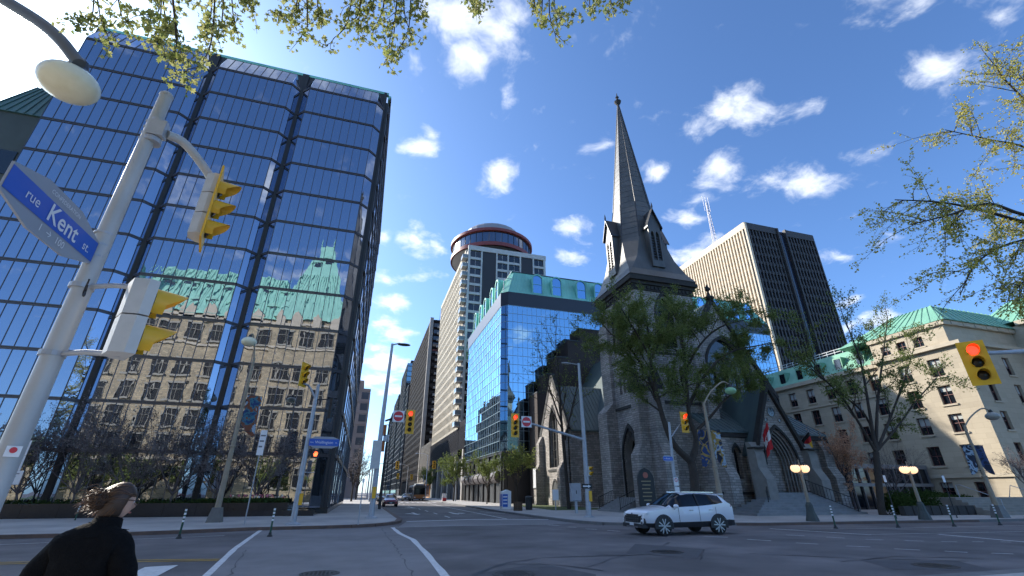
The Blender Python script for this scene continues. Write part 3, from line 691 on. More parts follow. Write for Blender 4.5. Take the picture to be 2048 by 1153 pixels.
dm, dg = dormer_meshes(1.5, 1.7)
def dormer(x, y, z):
    o = inst(dm, 'dormer', conf, (x, y, z)); p = bpy.data.objects.new('pane', dg); col.objects.link(p); p.parent = o
for k in range(7): dormer(-47.5 + k * 3.9, CY0 - 1.6, 38.0); dormer(-46 + k * 3.9, CY0 - 4.2, 42.6)
for k in range(4): dormer(-20.2 + k * 3.1, CY0 - .3, 38.0)
for k in range(3): dormer(-18.4 + k * 3.0, CY0 - 2.0, 42.6)
dormer(-16.6, CY0 - 4.6, 51.6); dormer(-14, CY0 - 5.6, 53.4)
# stone gablets at the eaves
mb = MB()
for k in range(6): 
    x = -47.8 + k * 4.35; mb.prism([(-1.2, 34.5), (1.2, 34.5), (1.2, 36.6), (0, 38.2), (-1.2, 36.6)], lambda a, b: (x + a, CY0 + .35, b), lambda a, b: (x + a, CY0 - .6, b))
for k in range(4):
    x = -21.3 + k * 3.9; mb.prism([(-.9, 34.5), (.9, 34.5), (.9, 36.6), (0, 38.0), (-.9, 36.6)], lambda a, b: (x + a, CY0 + 1.7, b), lambda a, b: (x + a, CY0 + .6, b))
mb.build('gablet', conf_trim, conf)
# lawn trees across the avenue
LAWN = dict(wander=.2, up=.03, taper=.6, kids=(0, 3, 4, 4), ang=(25, 60), rk=.6, lk=.68, rmin=.01, seg=3, depth=3, l0=.34, limb_tilt=(15, 60), limb_r=.55, leaf_depth=1)
mb = MB(); mb.box(-110, -54, -60, -34, 0, 9); hw_ = thing('annex', 'low stone annex left of the mirrored government building', 'building', (-80, -47, 0)); mb.build('wall', conf_stone, hw_); mb = MB(); hip(mb, -110.3, -53.7, -60.3, -33.7, 9, 12, 4, 4); mb.build('roof', conf_copper, hw_)
for i, (x, y, h, lab) in enumerate([(-61, -11, 9, 'leafy tree on the lawn, second from the left in the mirror image'), (-70, -14, 11, 'leafy tree on the lawn, leftmost in the mirror image'), (-82, -12, 11, 'leafy lawn tree beyond the left end of the mirror glass'), (-35, -10, 7, 'low leafy lawn tree mirrored between the person and the lamp post'), (-15.5, -11, 7, 'low leafy lawn tree mirrored behind the tulips'), (-51, -12, 11, 'leafy tree on the lawn, third from the left in the mirror image'), (-42, -13, 10, 'leafy lawn tree mirrored behind the foreground person'), (-28, -15, 8, 'smaller leafy lawn tree mirrored beside the lamp post'), (-5.0, -12, 10, 'leafy lawn tree mirrored near the glass corner')]):
    tree('lawn_tree', lab, (x, y, 0), h, 300 + i, LAWN, leaf_spring, 6000, .3, .5, 'lawn trees across the avenue', trunk_r=.18, trunk_h=.3, limbs=6)

# ================================================================== CHURCH
ch_stone = M('church_stone', (.2, .19, .18), .92, brick=(.62, .2, .022, (.49, .445, .40), (.30, .275, .25), (.19, .176, .163)), c2=(.62, .62, .64), scale=.45, bump=.7, bscale=7)
ch_trim = M('church_trim', (.04, .038, .036), .85, c2=(.026, .025, .024), scale=2, bump=.3)
ch_pale = M('church_pale_stone', (.28, .27, .25), .9, c2=(.2, .19, .175), scale=1.5, bump=.3)
ch_slate = M('church_slate', (.105, .10, .093), .42, c2=(.075, .072, .068), scale=1.2, stretch=(1, 1, .2), bump=.15, mottle=(.3, .75, 1.3))
ch_door = M('church_door', (.018, .02, .018), .6, c2=(.03, .03, .028), scale=8, stretch=(6, 6, .5))
ch_lead = M('lead_green', (.075, .115, .115), .45, c2=(.055, .085, .09), scale=1, stretch=(1, 1, .3))
def arch_outline(c, half, sill, spring, apex, n=7):
    """pointed arch from sill left, over the top, to sill right, as (u, z)"""
    h = apex - spring
    if h <= .01: return [(c - half, sill), (c - half, spring), (c + half, spring), (c + half, sill)]
    cc = (h * h - half * half) / (2 * half); Rr = half + cc; a1 = math.atan2(h, cc) if cc > -half else PI / 2
    right = [(c - cc + Rr * math.cos(a1 * k / n), spring + Rr * math.sin(a1 * k / n)) for k in range(n + 1)]
    left = [(2 * c - u, z) for u, z in right]
    return [(c - half, sill)] + left + right[::-1][1:] + [(c + half, sill)]
def wall_open(mb, fr, u0, u1, z0, z1, ops, depth):
    """wall rectangle with arched openings; fr(u, z, d) -> point, d = depth into the wall. ops: (c, half, sill, spring, apex)"""
    ops = sorted(ops); cur = u0
    for (c, half, sill, spring, apex) in ops:
        if c - half > cur + 1e-5: mb.quad(fr(cur, z0, 0), fr(c - half, z0, 0), fr(c - half, z1, 0), fr(cur, z1, 0))
        if sill > z0 + 1e-5: mb.quad(fr(c - half, z0, 0), fr(c + half, z0, 0), fr(c + half, sill, 0), fr(c - half, sill, 0))
        o = arch_outline(c, half, sill, spring, apex)
        for a, b in zip(o, o[1:]):
            if abs(b[0] - a[0]) > 1e-6: mb.quad(fr(a[0], a[1], 0), fr(b[0], b[1], 0), fr(b[0], z1, 0), fr(a[0], z1, 0))
            mb.quad(fr(a[0], a[1], 0), fr(b[0], b[1], 0), fr(b[0], b[1], depth), fr(a[0], a[1], depth))
        mb.quad(fr(c - half, sill, 0), fr(c + half, sill, 0), fr(c + half, sill, depth), fr(c - half, sill, depth))
        cur = c + half
    if u1 > cur + 1e-5: mb.quad(fr(cur, z0, 0), fr(u1, z0, 0), fr(u1, z1, 0), fr(cur, z1, 0))
def arch_fill(mb, fr, op, d):
    o = arch_outline(*op); mb.quad(*[fr(u, z, d) for u, z in o])
def arch_mould(mb, fr, op, w, out, d0=0.0, full=True):
    """moulding band round an arch: width w outside the opening, proud by out"""
    c, half, sill, spring, apex = op; o = arch_outline(*op); k = (half + w) / half
    big = arch_outline(c, half + w, sill, spring, spring + (apex - spring) * k if apex > spring else spring + w)
    if not full: o, big = o[1:-1], big[1:-1]
    for (a, b, A, B) in zip(o, o[1:], big, big[1:]):
        p = [fr(*a, d0 - out), fr(*b, d0 - out), fr(*B, d0 - out), fr(*A, d0 - out)]; q = [fr(*a, d0 + .05), fr(*b, d0 + .05), fr(*B, d0 + .05), fr(*A, d0 + .05)]
        mb.quad(*p); mb.quad(p[0], p[1], q[1], q[0]); mb.quad(p[3], p[2], q[2], q[3])
        mb.quad(p[0], p[3], q[3], q[0]); mb.quad(p[1], p[2], q[2], q[1])
def frX(X): return lambda u, z, d: Vector((X + d, u, z))      # wall facing -X, u = Y
def frY(Y): return lambda u, z, d: Vector((u, Y + d, z))      # wall facing -Y, u = X
church = thing('church', 'grey stone gothic church with a tall dark spire on the corner', 'church', (31, 42, SW))
TX0, TX1, TY0, TY1, TZ = 23.9, 30.9, 36.0, 43.0, 21.0
gch = MB(); st = MB(); tri = MB(); pale = MB()
opD = (39.5, 1.45, 1.25, 4.4, 7.3); opB = (39.5, 1.05, 15.0, 18.2, 20.2); opBy = (27.4, 1.15, 14.6, 18.0, 20.2)
lan = [(38.75, .22, 10.6, 12.4, 12.9), (39.5, .22, 10.6, 12.6, 13.1), (40.25, .22, 10.6, 12.4, 12.9)]; lany = [(26.65, .22, 10.6, 12.4, 12.9), (27.4, .22, 10.6, 12.6, 13.1), (28.15, .22, 10.6, 12.4, 12.9)]
for (f, u0, u1, low, mid, top) in ((frX(TX0), TY0, TY1, [opD], lan, [opB]), (frY(TY0), TX0, TX1, [], lany, [opBy])):
    wall_open(st, f, u0, u1, 0, 9.2, low, .9); wall_open(st, f, u0, u1, 9.2, 14.0, mid, .45); wall_open(st, f, u0, u1, 14.0, TZ, top, .6)
    for o in mid: arch_fill(gch, f, o, .4)
    for o in top: arch_fill(gch, f, o, .55); arch_mould(tri, f, o, .22, .1); arch_mould(pale, f, (o[0], o[1] - .22, o[2], o[3], o[4] - .3), .18, -.05, .1)
st.quad((TX1, TY0, 0), (TX1, TY1, 0), (TX1, TY1, TZ), (TX1, TY0, TZ)); st.quad((TX0, TY1, 0), (TX1, TY1, 0), (TX1, TY1, TZ), (TX0, TY1, TZ)); st.quad((TX0, TY0, TZ), (TX1, TY0, TZ), (TX1, TY1, TZ), (TX0, TY1, TZ))
tower = st.build('tower_wall', ch_stone, church, fix=False)
# tracery of the belfry openings
tw = MB()
for f, o in ((frX(TX0), opB), (frY(TY0), opBy)):
    c, hf = o[0], o[1]
    for du in (-hf / 3, hf / 3): tw.bar(f(c + du, o[2], .3), f(c + du, o[3] + .2, .3), .13, .13)
    for (cu, cz, rr) in ((c - hf * .45, o[3] + .1, .38), (c + hf * .45, o[3] + .1, .38), (c, o[3] + .95, .42)):
        pts = [f(cu + rr * math.cos(a * PI / 6), cz + rr * math.sin(a * PI / 6), .3) for a in range(13)]; tw.tube(pts, .06, 5, caps=False)
    tw.bar(f(c - hf, o[3] - .6, .3), f(c + hf, o[3] - .6, .3), .1, .1)
islands(tw, 'tracery', ch_trim, church)
# west door: stepped orders, door leaves
f = frX(TX0)
for k in range(4): arch_mould(tri if k == 0 else pale, f, (39.5, 1.45 - .17 * k - (.0 if k == 0 else 0), 1.25, 4.4, 7.3 - .26 * k), .2 if k == 0 else .11, .14 if k == 0 else -.12 - .18 * (k - 1), .0 if k == 0 else .05)
dr = MB(); arch_fill(dr, f, (39.5, 1.42, 1.25, 4.4, 7.28), .88); dr.bar(f(39.5, 1.25, .84), f(39.5, 7.0, .84), .1, .06); dr.build('tower_door', ch_door, church)
mb = MB()
for du in (-1.6, -1.3, 1.3, 1.6):
    mb.lathe([(.1, 0), (.07, .1), (.07, 3.0), (.12, 3.1), (.13, 3.25)], 8, f(39.5 + du, 1.25, -.08 if abs(du) > 1.5 else .2))
mb.build('door_shaft', ch_pale, church)
# string courses, cornice, buttresses
for z, h, o in ((9.1, .25, .14), (13.8, .2, .1)):
    tri.box(TX0 - o, TX0, TY0 - o, TY1 + o, z, z + h); tri.box(TX0, TX1 + o, TY0 - o, TY0, z, z + h)
def frieze(z0, z1, o): tri.box(TX0 - o, TX1 + o, TY0 - o, TY1 + o, z0, z1)
frieze(20.4, 21.0, .12); frieze(21.0, 21.35, .3); frieze(21.35, 21.7, .55); frieze(21.7, 22.0, .42)
bl = MB()
for k in range(15):
    bl.box(TX0 + .1 + k * .47, TX0 + .34 + k * .47, TY0 - .22, TY0 - .12, 20.55, 20.9); bl.box(TX0 - .22, TX0 - .12, TY0 + .1 + k * .47, TY0 + .34 + k * .47, 20.55, 20.9)
tag(bl.build('frieze_block', ch_trim, church), kind='stuff')
def buttress(mb, x0, x1, y0, y1, steps, dirn):
    """steps: (z0, z1, projection)"""
    prof = [(-.15, 0)]; prev = None
    for (z0, z1, p) in steps:
        if prev is not None: prof.append((p, prev + .9))
        else: prof.append((p, 0))
        prof.append((p, z1)); prev = z1
    prof += [(prof[-1][0] * .3, prev + .9), (-.15, prev + .9)]
    if dirn == '-Y': mb.prism(prof, lambda a, b: (x0, y1 - a, b), lambda a, b: (x1, y1 - a, b))
    else: mb.prism(prof, lambda a, b: (x1 - a, y0, b), lambda a, b: (x1 - a, y1, b))
    for (z0, z1, p) in []:
        sl_ = .9
        if dirn == '-Y': a = y1; mb.loft([[(x0, a - p, z0), (x1, a - p, z0), (x1, a, z0), (x0, a, z0)], [(x0, a - p, z1), (x1, a - p, z1), (x1, a, z1), (x0, a, z1)], [(x0, a - p * .35, z1 + sl_), (x1, a - p * .35, z1 + sl_), (x1, a, z1 + sl_), (x0, a, z1 + sl_)]])
        else: a = x1; mb.loft([[(a - p, y0, z0), (a - p, y1, z0), (a, y1, z0), (a, y0, z0)], [(a - p, y0, z1), (a - p, y1, z1), (a, y1, z1), (a, y0, z1)], [(a - p * .35, y0, z1 + sl_), (a - p * .35, y1, z1 + sl_), (a, y1, z1 + sl_), (a, y0, z1 + sl_)]])
bt = MB()
buttress(bt, 0, TX0, TY0 + .06, TY0 + 1.2, [(0, 4.6, 1.5), (0, 10.4, .95), (0, 17.8, .35)], '-X'); buttress(bt, TX0 + .05, TX0 + 1.2, 0, TY0, [(0, 4.6, 1.5), (0, 10.4, .95), (0, 17.8, .35)], '-Y')
buttress(bt, 0, TX0, TY1 - 1.5, TY1 + .4, [(0, 9.0, 1.2), (0, 17.8, .35)], '-X'); buttress(bt, TX1 - 1.2, TX1 - .05, 0, TY0, [(0, 10.4, .95), (0, 17.8, .35)], '-Y')
# plinth course
bt.box(TX0 - .22, TX0 - .002, TY0 - .2, TY1 + .3, 0, 1.1); bt.box(TX0 - .22, TX1, TY0 - .22, TY0 - .002, 0, 1.1)
islands(bt, 'buttress', ch_stone, church)
# gablets crowning the corner buttresses
gb = MB()
gb.prism([(-.75, 10.2), (.75, 10.2), (0, 12.3)], lambda a, b: (TX0 - 1.05, TY0 + .62 + a, b), lambda a, b: (TX0 + .1, TY0 + .62 + a, b)); gb.prism([(-.75, 10.2), (.75, 10.2), (0, 12.3)], lambda a, b: (TX0 + .62 + a, TY0 - 1.05, b), lambda a, b: (TX0 + .62 + a, TY0 + .1, b))
islands(gb, 'buttress_gablet', ch_trim, church)
islands(pale, 'arch_order', ch_pale, church)
# spire
SXc, SYc = (TX0 + TX1) / 2, (TY0 + TY1) / 2
def octa(z, half, cut): return [(SXc + a, SYc + b, z) for a, b in ((half, -cut), (half, cut), (cut, half), (-cut, half), (-half, cut), (-half, -cut), (-cut, -half), (cut, -half))]
T8 = math.tan(PI / 8)
sp = MB(); sp.loft([octa(22.0, 3.98, 3.94), octa(22.9, 3.55, 3.3), octa(24.6, 3.2, 2.3), octa(27.4, 2.82, 1.45), octa(32.6, 2.1, 2.1 * T8), octa(50.0, .1, .1 * T8)])
spire = sp.build('spire', ch_slate, church)
rb = MB(); ra, rbb = octa(32.6, 2.1, 2.1 * T8), octa(50.0, .1, .1 * T8); rc = octa(27.4, 2.82, 1.45)
for a, b, c in zip(ra, rbb, rc): rb.bar(a, b, .1, .1); rb.bar(c, a, .1, .1)
rb.build('ridge_roll', roof_black, spire)
# slate courses as slim horizontal ledges
sl2 = MB()
for k in range(26):
    z = 28 + k * .8; h = 2.1 + (32.6 - z) * .1385 if z < 32.6 else 2.1 - (z - 32.6) * .1149
    cut = (1.45 + (z - 27.4) / 5.2 * (2.1 * T8 - 1.45)) if z < 32.6 else h * T8
    sl2.loft([octa(z, h + .018, cut + .008), octa(z + .06, h + .012, cut + .005)])
tag(sl2.build('slate_course', ch_slate, spire), kind='stuff')
fn = MB(); fn.lathe([(.14, 49.6), (.2, 50.1), (.42, 50.5), (.5, 50.7), (.2, 50.95), (.12, 51.3), (.26, 51.5), (.1, 51.75), (.03, 52.3)], 8, (SXc, SYc, 0)); fn.build('spire_finial', ch_trim, spire)
def lucarne(ang):
    m = Matrix.Rotation(ang, 3, 'Z'); tr_ = lambda x, y, z: Vector((SXc, SYc, 0)) + m @ Vector((x, y, 0)) + Vector((0, 0, z))
    o = MB(); fr_ = lambda u, z, d: tr_(u, -3.62 + d, z)
    wall_open(o, fr_, -.75, .75, 23.4, 28.6, [(-.3, .22, 24.2, 27.2, 27.8), (.3, .22, 24.2, 27.2, 27.8)], .25)
    for sx in (-.75, .75): o.quad(tr_(sx, -3.62, 23.4), tr_(sx, -1.6, 23.4), tr_(sx, -1.6, 28.6), tr_(sx, -3.62, 28.6))
    o.quad(tr_(-.75, -3.62, 28.6), tr_(.75, -3.62, 28.6), tr_(0, -3.62, 30.2))
    ob = o.build('lucarne', ch_slate, spire, fix=False)
    g = MB(); 
    for c in (-.3, .3):
        arch_fill(g, fr_, (c, .22, 24.2, 27.2, 27.8), .24)
    r_ = MB()
    for (a, b) in (((-.95, 28.3), (0, 30.7)), ((.95, 28.3), (0, 30.7))):
        r_.loft([[tr_(a[0], -3.85, a[1]), tr_(b[0], -3.85, b[1]), tr_(b[0], -3.85, b[1] - .18), tr_(a[0], -3.85, a[1] - .18)], [tr_(a[0], -1.2, a[1]), tr_(b[0], -.8, b[1]), tr_(b[0], -.8, b[1] - .18), tr_(a[0], -1.2, a[1] - .18)]])
    for k in range(9): r_.bar(tr_(-.5, -3.5, 24.4 + k * .33), tr_(.5, -3.5, 24.4 + k * .33), .06, .1)
    r_.lathe([(.05, 30.6), (.12, 30.9), (.02, 31.5)], 6, tr_(0, -3.8, 0))
    g.build('lucarne_opening', black_m, spire, fix=False); r_.build('lucarne_roof', roof_black, spire)
for k in range(4): lucarne(k * PI / 2)
# nave
NX0, NX1, NY0, NY1, NE, NR = 28.6, 40.0, 37.2, 66.0, 10.6, 20.6; NXc = (NX0 + NX1) / 2
nv = MB(); f = frY(NY0); ops = [(NXc + .9, .75, 8.2, 12.6, 14.0), (NXc + 2.9, .75, 8.2, 11.8, 13.2), (NXc - 1.1, .75, 8.2, 12.6, 14.0)]
wall_open(nv, f, NX0, NX1, 0, NE, [], .4)
big = (NXc + .6, 2.6, NE + .02, 13.2, 16.6)
# gable above the eaves, with a tall traceried window
def gable_z(u): return NE + (NR - NE) * (1 - abs(u - NXc) / (NXc - NX0))
o = arch_outline(*big, n=10); nv.quad(f(NX0, NE, 0), f(big[0] - big[1], NE, 0), f(big[0] - big[1], gable_z(big[0] - big[1]), 0)); nv.quad(f(NX1, NE, 0), f(big[0] + big[1], NE, 0), f(big[0] + big[1], gable_z(big[0] + big[1]), 0))
for a, b in zip(o[1:], o[2:-1]):
    nv.quad(f(*a, 0), f(*b, 0), f(b[0], gable_z(b[0]), 0), f(a[0], gable_z(a[0]), 0)) if (a[0] - NXc) * (b[0] - NXc) >= 0 else nv.quad(f(*a, 0), f(*b, 0), f(b[0], gable_z(b[0]), 0), f(NXc, NR, 0), f(a[0], gable_z(a[0]), 0))
for a, b in zip(o, o[1:]): nv.quad(f(*a, 0), f(*b, 0), f(*b, .5), f(*a, .5))
for X in (NX0, NX1): nv.quad((X, NY0, 0), (X, NY1, 0), (X, NY1, NE), (X, NY0, NE))
nv.build('nave_wall', ch_stone, church, fix=False)
arch_fill(gch, f, big, .45); arch_mould(tri, f, big, .25, .12)
mb = MB()
for du in (-1.3, 0, 1.3): mb.bar(f(big[0] + du, NE, .25), f(big[0] + du, 14.6 - abs(du) * .5, .25), .16, .16)
for (cu, cz, rr) in ((-1.3, 13.4, .55), (0, 14.4, .7), (1.3, 13.4, .55)): mb.tube([f(big[0] + cu + rr * math.cos(a * PI / 6), cz + rr * math.sin(a * PI / 6), .25) for a in range(13)], .07, 5, caps=False)
mb.build('nave_tracery', ch_pale, church)
nr = MB()
for sx in (-1, 1):
    e = NXc + sx * (NXc - NX0 + .4); nr.loft([[(e, NY0 + .3, NE - .35), (NXc, NY0 + .3, NR), (NXc, NY0 + .3, NR + .25), (e, NY0 + .3, NE - .1)], [(e, NY1, NE - .35), (NXc, NY1, NR), (NXc, NY1, NR + .25), (e, NY1, NE - .1)]])
nr.build('nave_roof', ch_lead, church)
for sx in (-1, 1): tri.bar((NXc, NY0 + .1, NR + .3), (NXc + sx * (NXc - NX0 + .3), NY0 + .1, NE), .7, .35)
tri.lathe([(.18, NR + .2), (.5, NR + .5), (.55, NR + .7), (.2, NR + .9), (.1, NR + 1.4), (.3, NR + 1.6), (.05, NR + 2.3)], 8, (NXc, NY0 + .1, 0)); tri.bar((NXc - .35, NY0 + .1, NR + 1.85), (NXc + .35, NY0 + .1, NR + 1.85), .12, .12)
# narthex with lean-to metal roofs
AX0, AX1, AY0, AZ = 28.2, 40.3, 33.3, 6.4
na = MB(); f = frY(AY0); nops = [(30.3, .32, 2.7, 4.7, 5.3), (37.6, .34, 2.7, 4.9, 5.5)]
wall_open(na, f, AX0, AX1, 0, AZ, nops, .45); na.quad((AX0, AY0, 0), (AX0, NY0, 0), (AX0, NY0, AZ), (AX0, AY0, AZ)); na.quad((AX1, AY0, 0), (AX1, NY0, 0), (AX1, NY0, AZ), (AX1, AY0, AZ))
na.quad((AX0, AY0, AZ), (AX0, NY0, AZ), (AX0, NY0, 9.0)); na.quad((AX1, AY0, AZ), (AX1, NY0, AZ), (AX1, NY0, 9.0)); na.build('narthex_wall', ch_stone, church, fix=False)
for o in nops: arch_fill(gch, f, o, .42); arch_mould(pale if False else tri, f, o, .14, .06, full=False)
mb = MB(); mb.loft([[(AX0 - .25, AY0 - .3, AZ - .05), (AX0 - .25, NY0, 9.0), (AX0 - .25, NY0, 9.14), (AX0 - .25, AY0 - .3, AZ + .1)], [(AX1 + .25, AY0 - .3, AZ - .05), (AX1 + .25, NY0, 9.0), (AX1 + .25, NY0, 9.14), (AX1 + .25, AY0 - .3, AZ + .1)]])
nroof = mb.build('narthex_roof', ch_lead, church); mb = MB()
for k in range(24): x = AX0 - .1 + k * .535; mb.bar((x, AY0 - .28, AZ + .12), (x, NY0, 9.17), .05, .07)
mb.build('roof_seam', ch_lead, nroof)
tri.box(AX0 - .1, AX1 + .1, AY0 - .16, AY0, 1.5, 1.7); tri.box(AX0 - .15, AX1 + .15, AY0 - .25, AY0, AZ - .4, AZ - .1)
bt = MB()
for x in (AX0 + .45, AX1 - .45): buttress(bt, x - .5, x + .5, 0, AY0, [(0, 2.8, 1.1), (0, 5.0, .6)], '-Y')
islands(bt, 'narthex_buttress', ch_stone, church)
# entrance porch gable
PX, PY, PH = 33.65, 32.0, 2.5; opP = (PX, 1.7, 1.65, 3.75, 6.75)
po = MB(); f = frY(PY); o = arch_outline(*opP, n=10); GB, GA = 4.6, 10.2
def gz(u): return GB + (GA - GB) * (1 - abs(u - PX) / PH)
po.quad(f(PX - PH, 0, 0), f(PX - 1.7, 0, 0), f(PX - 1.7, gz(PX - 1.7), 0), f(PX - PH, GB, 0)); po.quad(f(PX + PH, 0, 0), f(PX + 1.7, 0, 0), f(PX + 1.7, gz(PX + 1.7), 0), f(PX + PH, GB, 0)); po.quad(f(PX - 1.7, 0, 0), f(PX + 1.7, 0, 0), f(PX + 1.7, 1.65, 0), f(PX - 1.7, 1.65, 0))
for a, b in zip(o[1:], o[2:-1]): po.quad(f(*a, 0), f(*b, 0), f(b[0], gz(b[0]), 0), f(a[0], gz(a[0]), 0))
for a, b in zip(o, o[1:]): po.quad(f(*a, 0), f(*b, 0), f(*b, 1.6), f(*a, 1.6))
for sx in (-1, 1): po.quad((PX + sx * PH, PY, 0), (PX + sx * PH, NY0, 0), (PX + sx * PH, NY0, GB), (PX + sx * PH, PY, GB))
po.build('porch_wall', ch_stone, church, fix=False)
mo = MB()
for k in range(5): arch_mould(mo, f, (PX, 1.7 - .13 * (k + 1), 1.65, 3.75, 6.75 - .2 * (k + 1)), .1, 0, .18 + .2 * k)
islands(mo, 'porch_arch_order', ch_pale, church); arch_mould(tri, f, opP, .16, .12, full=False)
dr = MB(); arch_fill(dr, f, (PX, 1.68, 1.65, 3.75, 6.7), 1.55); dr.build('porch_door', ch_door, church)
mb = MB(); mb.bar(f(PX, 1.65, 1.5), f(PX, 6.4, 1.5), .09, .06); mb.bar(f(PX - 1.0, 3.8, 1.5), f(PX + 1.0, 3.8, 1.5), .1, .06); mb.build('door_frame', ch_trim, church)
for sx in (-1, 1): tri.bar((PX, PY - .02, GA + .22), (PX + sx * (PH + .35), PY - .02, GB - .25), .55, .3)
tri.box(PX - .2, PX + .2, PY - .3, PY + .3, GA - .2, GA + .75)
mb = MB()
for sx in (-1, 1): mb.loft([[(PX + sx * (PH + .3), PY + .25, GB - .15), (PX, PY + .25, GA), (PX, PY + .25, GA + .15), (PX + sx * (PH + .3), PY + .25, GB)], [(PX + sx * (PH + .3), NY0, GB - .15), (PX, NY0, GA), (PX, NY0, GA + .15), (PX + sx * (PH + .3), NY0, GB)]])
mb.build('porch_roof', ch_lead, church)
mb = MB()
for (u, z, rr) in ((PX, 8.1, .42), (PX - .75, 7.4, .16), (PX + .75, 7.4, .16), (PX, 9.15, .14)):
    mb.tube([f(u + rr * math.cos(a * PI / 8), z + rr * math.sin(a * PI / 8), -.02) for a in range(17)], .05, 5, caps=False); gch.quad(*[f(u + rr * math.cos(a * PI / 6), z + rr * math.sin(a * PI / 6), -.015) for a in range(12)])
mb.build('oculus_ring', ch_pale, church)
bt = MB()
for sx in (-1, 1): buttress(bt, PX + sx * (PH + .3) - .45, PX + sx * (PH + .3) + .45, 0, PY + .1, [(0, 2.6, 1.3), (0, 4.6, .75)], '-Y')
islands(bt, 'porch_buttress', ch_pale, church)
for sx in (-1, 1): tri.bar((PX + sx * (PH + .3) - .55, PY - .4, 5.0), (PX + sx * (PH + .3) + .55, PY - .4, 5.0), .9, .12)
# transept with a gable towards the side street
QX, QY0, QY1, QE, QA = 23.4, 52.9, 62.2, 8.8, 16.2; QYc = (QY0 + QY1) / 2; f = frX(QX)
tr2 = MB(); opT = (QYc, 1.25, 4.6, 9.2, 12.0); o = arch_outline(*opT, n=9)
def qz(u): return QE + (QA - QE) * (1 - abs(u - QYc) / (QYc - QY0))
tr2.quad(f(QY0, 0, 0), f(QYc - 1.25, 0, 0), f(QYc - 1.25, qz(QYc - 1.25), 0), f(QY0, QE, 0)); tr2.quad(f(QY1, 0, 0), f(QYc + 1.25, 0, 0), f(QYc + 1.25, qz(QYc + 1.25), 0), f(QY1, QE, 0)); tr2.quad(f(QYc - 1.25, 0, 0), f(QYc + 1.25, 0, 0), f(QYc + 1.25, 4.6, 0), f(QYc - 1.25, 4.6, 0))
for a, b in zip(o[1:], o[2:-1]): tr2.quad(f(*a, 0), f(*b, 0), f(b[0], qz(b[0]), 0), f(a[0], qz(a[0]), 0))
for a, b in zip(o, o[1:]): tr2.quad(f(*a, 0), f(*b, 0), f(*b, .5), f(*a, .5))
for y in (QY0, QY1): tr2.quad((QX, y, 0), (31, y, 0), (31, y, QE), (QX, y, QE))
tr2.build('transept_wall', ch_stone, church, fix=False); arch_fill(gch, f, opT, .45); arch_mould(tri, f, opT, .2, .1)
mb = MB()
for du in (-.42, .42): mb.bar(f(QYc + du, 4.6, .25), f(QYc + du, 10.4, .25), .12, .12)
for k in range(4): mb.bar(f(QYc - 1.2, 5.6 + k * 1.1, .3), f(QYc + 1.2, 5.6 + k * 1.1, .3), .06, .06)
mb.build('transept_tracery', ch_trim, church)
mb = MB()
for sy in (-1, 1): e = QYc + sy * (QYc - QY0 + .3); mb.loft([[(QX + .35, e, QE - .3), (QX + .35, QYc, QA - 1.3), (QX + .35, QYc, QA - 1.1), (QX + .35, e, QE - .1)], [(34, e, QE - .3), (34, QYc, QA - 1.3), (34, QYc, QA - 1.1), (34, e, QE - .1)]])
qroof = mb.build('transept_roof', ch_lead, church); mb = MB()
for k in range(18): x = QX + .6 + k * .5; mb.bar((x, QY0 - .28, QE - .05), (x, QYc, QA - 1.05), .05, .07)
mb.build('roof_seam', ch_lead, qroof)
for sy in (-1, 1): tri.bar((QX + .1, QYc, QA + .15), (QX + .1, QYc + sy * (QYc - QY0 + .2), QE), .3, .6)
tri.box(QX - .1, QX, QYc - 2.0, QYc + 2.0, 4.1, 4.35)
bt = MB()
for y in (QY0 + .5, QY1 - .5): buttress(bt, 0, QX, y - .5, y + .5, [(0, 4.2, 1.2), (0, 7.8, .7)], '-X')
islands(bt, 'transept_buttress', ch_stone, church)
opq = (QYc - .1, .8, .2, 1.9, 3.0); arch_mould(tri, f, opq, .18, .1); mb = MB(); arch_fill(mb, f, opq, -.03); mb.build('crypt_door', ch_door, church)
islands(gch, 'leaded_glass', glass_dark, church)
islands(tri, 'dark_moulding', ch_trim, church)
# steps and railings
step_m = M('step_stone', (.26, .265, .27), .8, c2=(.19, .195, .2), scale=1.5, bump=.15)
for k in range(9):
    z0 = SW + k * .169; w = (9 - k) / 9
    mb = MB(); mb.box(PX - 2.0 - 4.6 * w, PX + 2.0 + 1.9 * w, 28.9 + k * .33, PY - .02 + .0, z0, z0 + .169); mb.build('porch_step', step_m, church)
mb = MB(); mb.box(PX - 1.69, PX + 1.69, PY - .01, PY + 1.7, 1.5, 1.65); mb.build('porch_floor', step_m, church)
for k in range(7):
    z0 = SW + k * .16; mb = MB(); mb.box(TX0 - 2.9 + k * .34, TX0 + .9, 37.6, 41.6, z0, z0 + .16); mb.build('tower_step', step_m, church)
def railing(parent, a, b, h=.95, n=14):
    mb = MB(); a = Vector(a); b = Vector(b)
    for z in (h, .12): mb.bar(a + Vector((0, 0, z)), b + Vector((0, 0, z)), .045, .045)
    for k in range(n + 1): p = a.lerp(b, k / n); mb.bar(p + Vector((0, 0, .0 if k in (0, n) else .12)), p + Vector((0, 0, h + (.06 if k in (0, n) else 0))), .05 if k in (0, n) else .022)
    return mb.build('railing', black_m, parent)
railing(church, (PX + 1.75, 31.8, 1.65), (PX + 3.1, 28.95, .25)); railing(church, (PX - 2.2, 31.8, 1.65), (PX - 3.9, 30.4, .8), n=8)
railing(church, (TX0 - 2.7, 41.55, .3), (TX0 - .3, 41.55, 1.25)); railing(church, (TX0 - 2.7, 37.7, .3), (TX0 - .3, 37.7, 1.25))
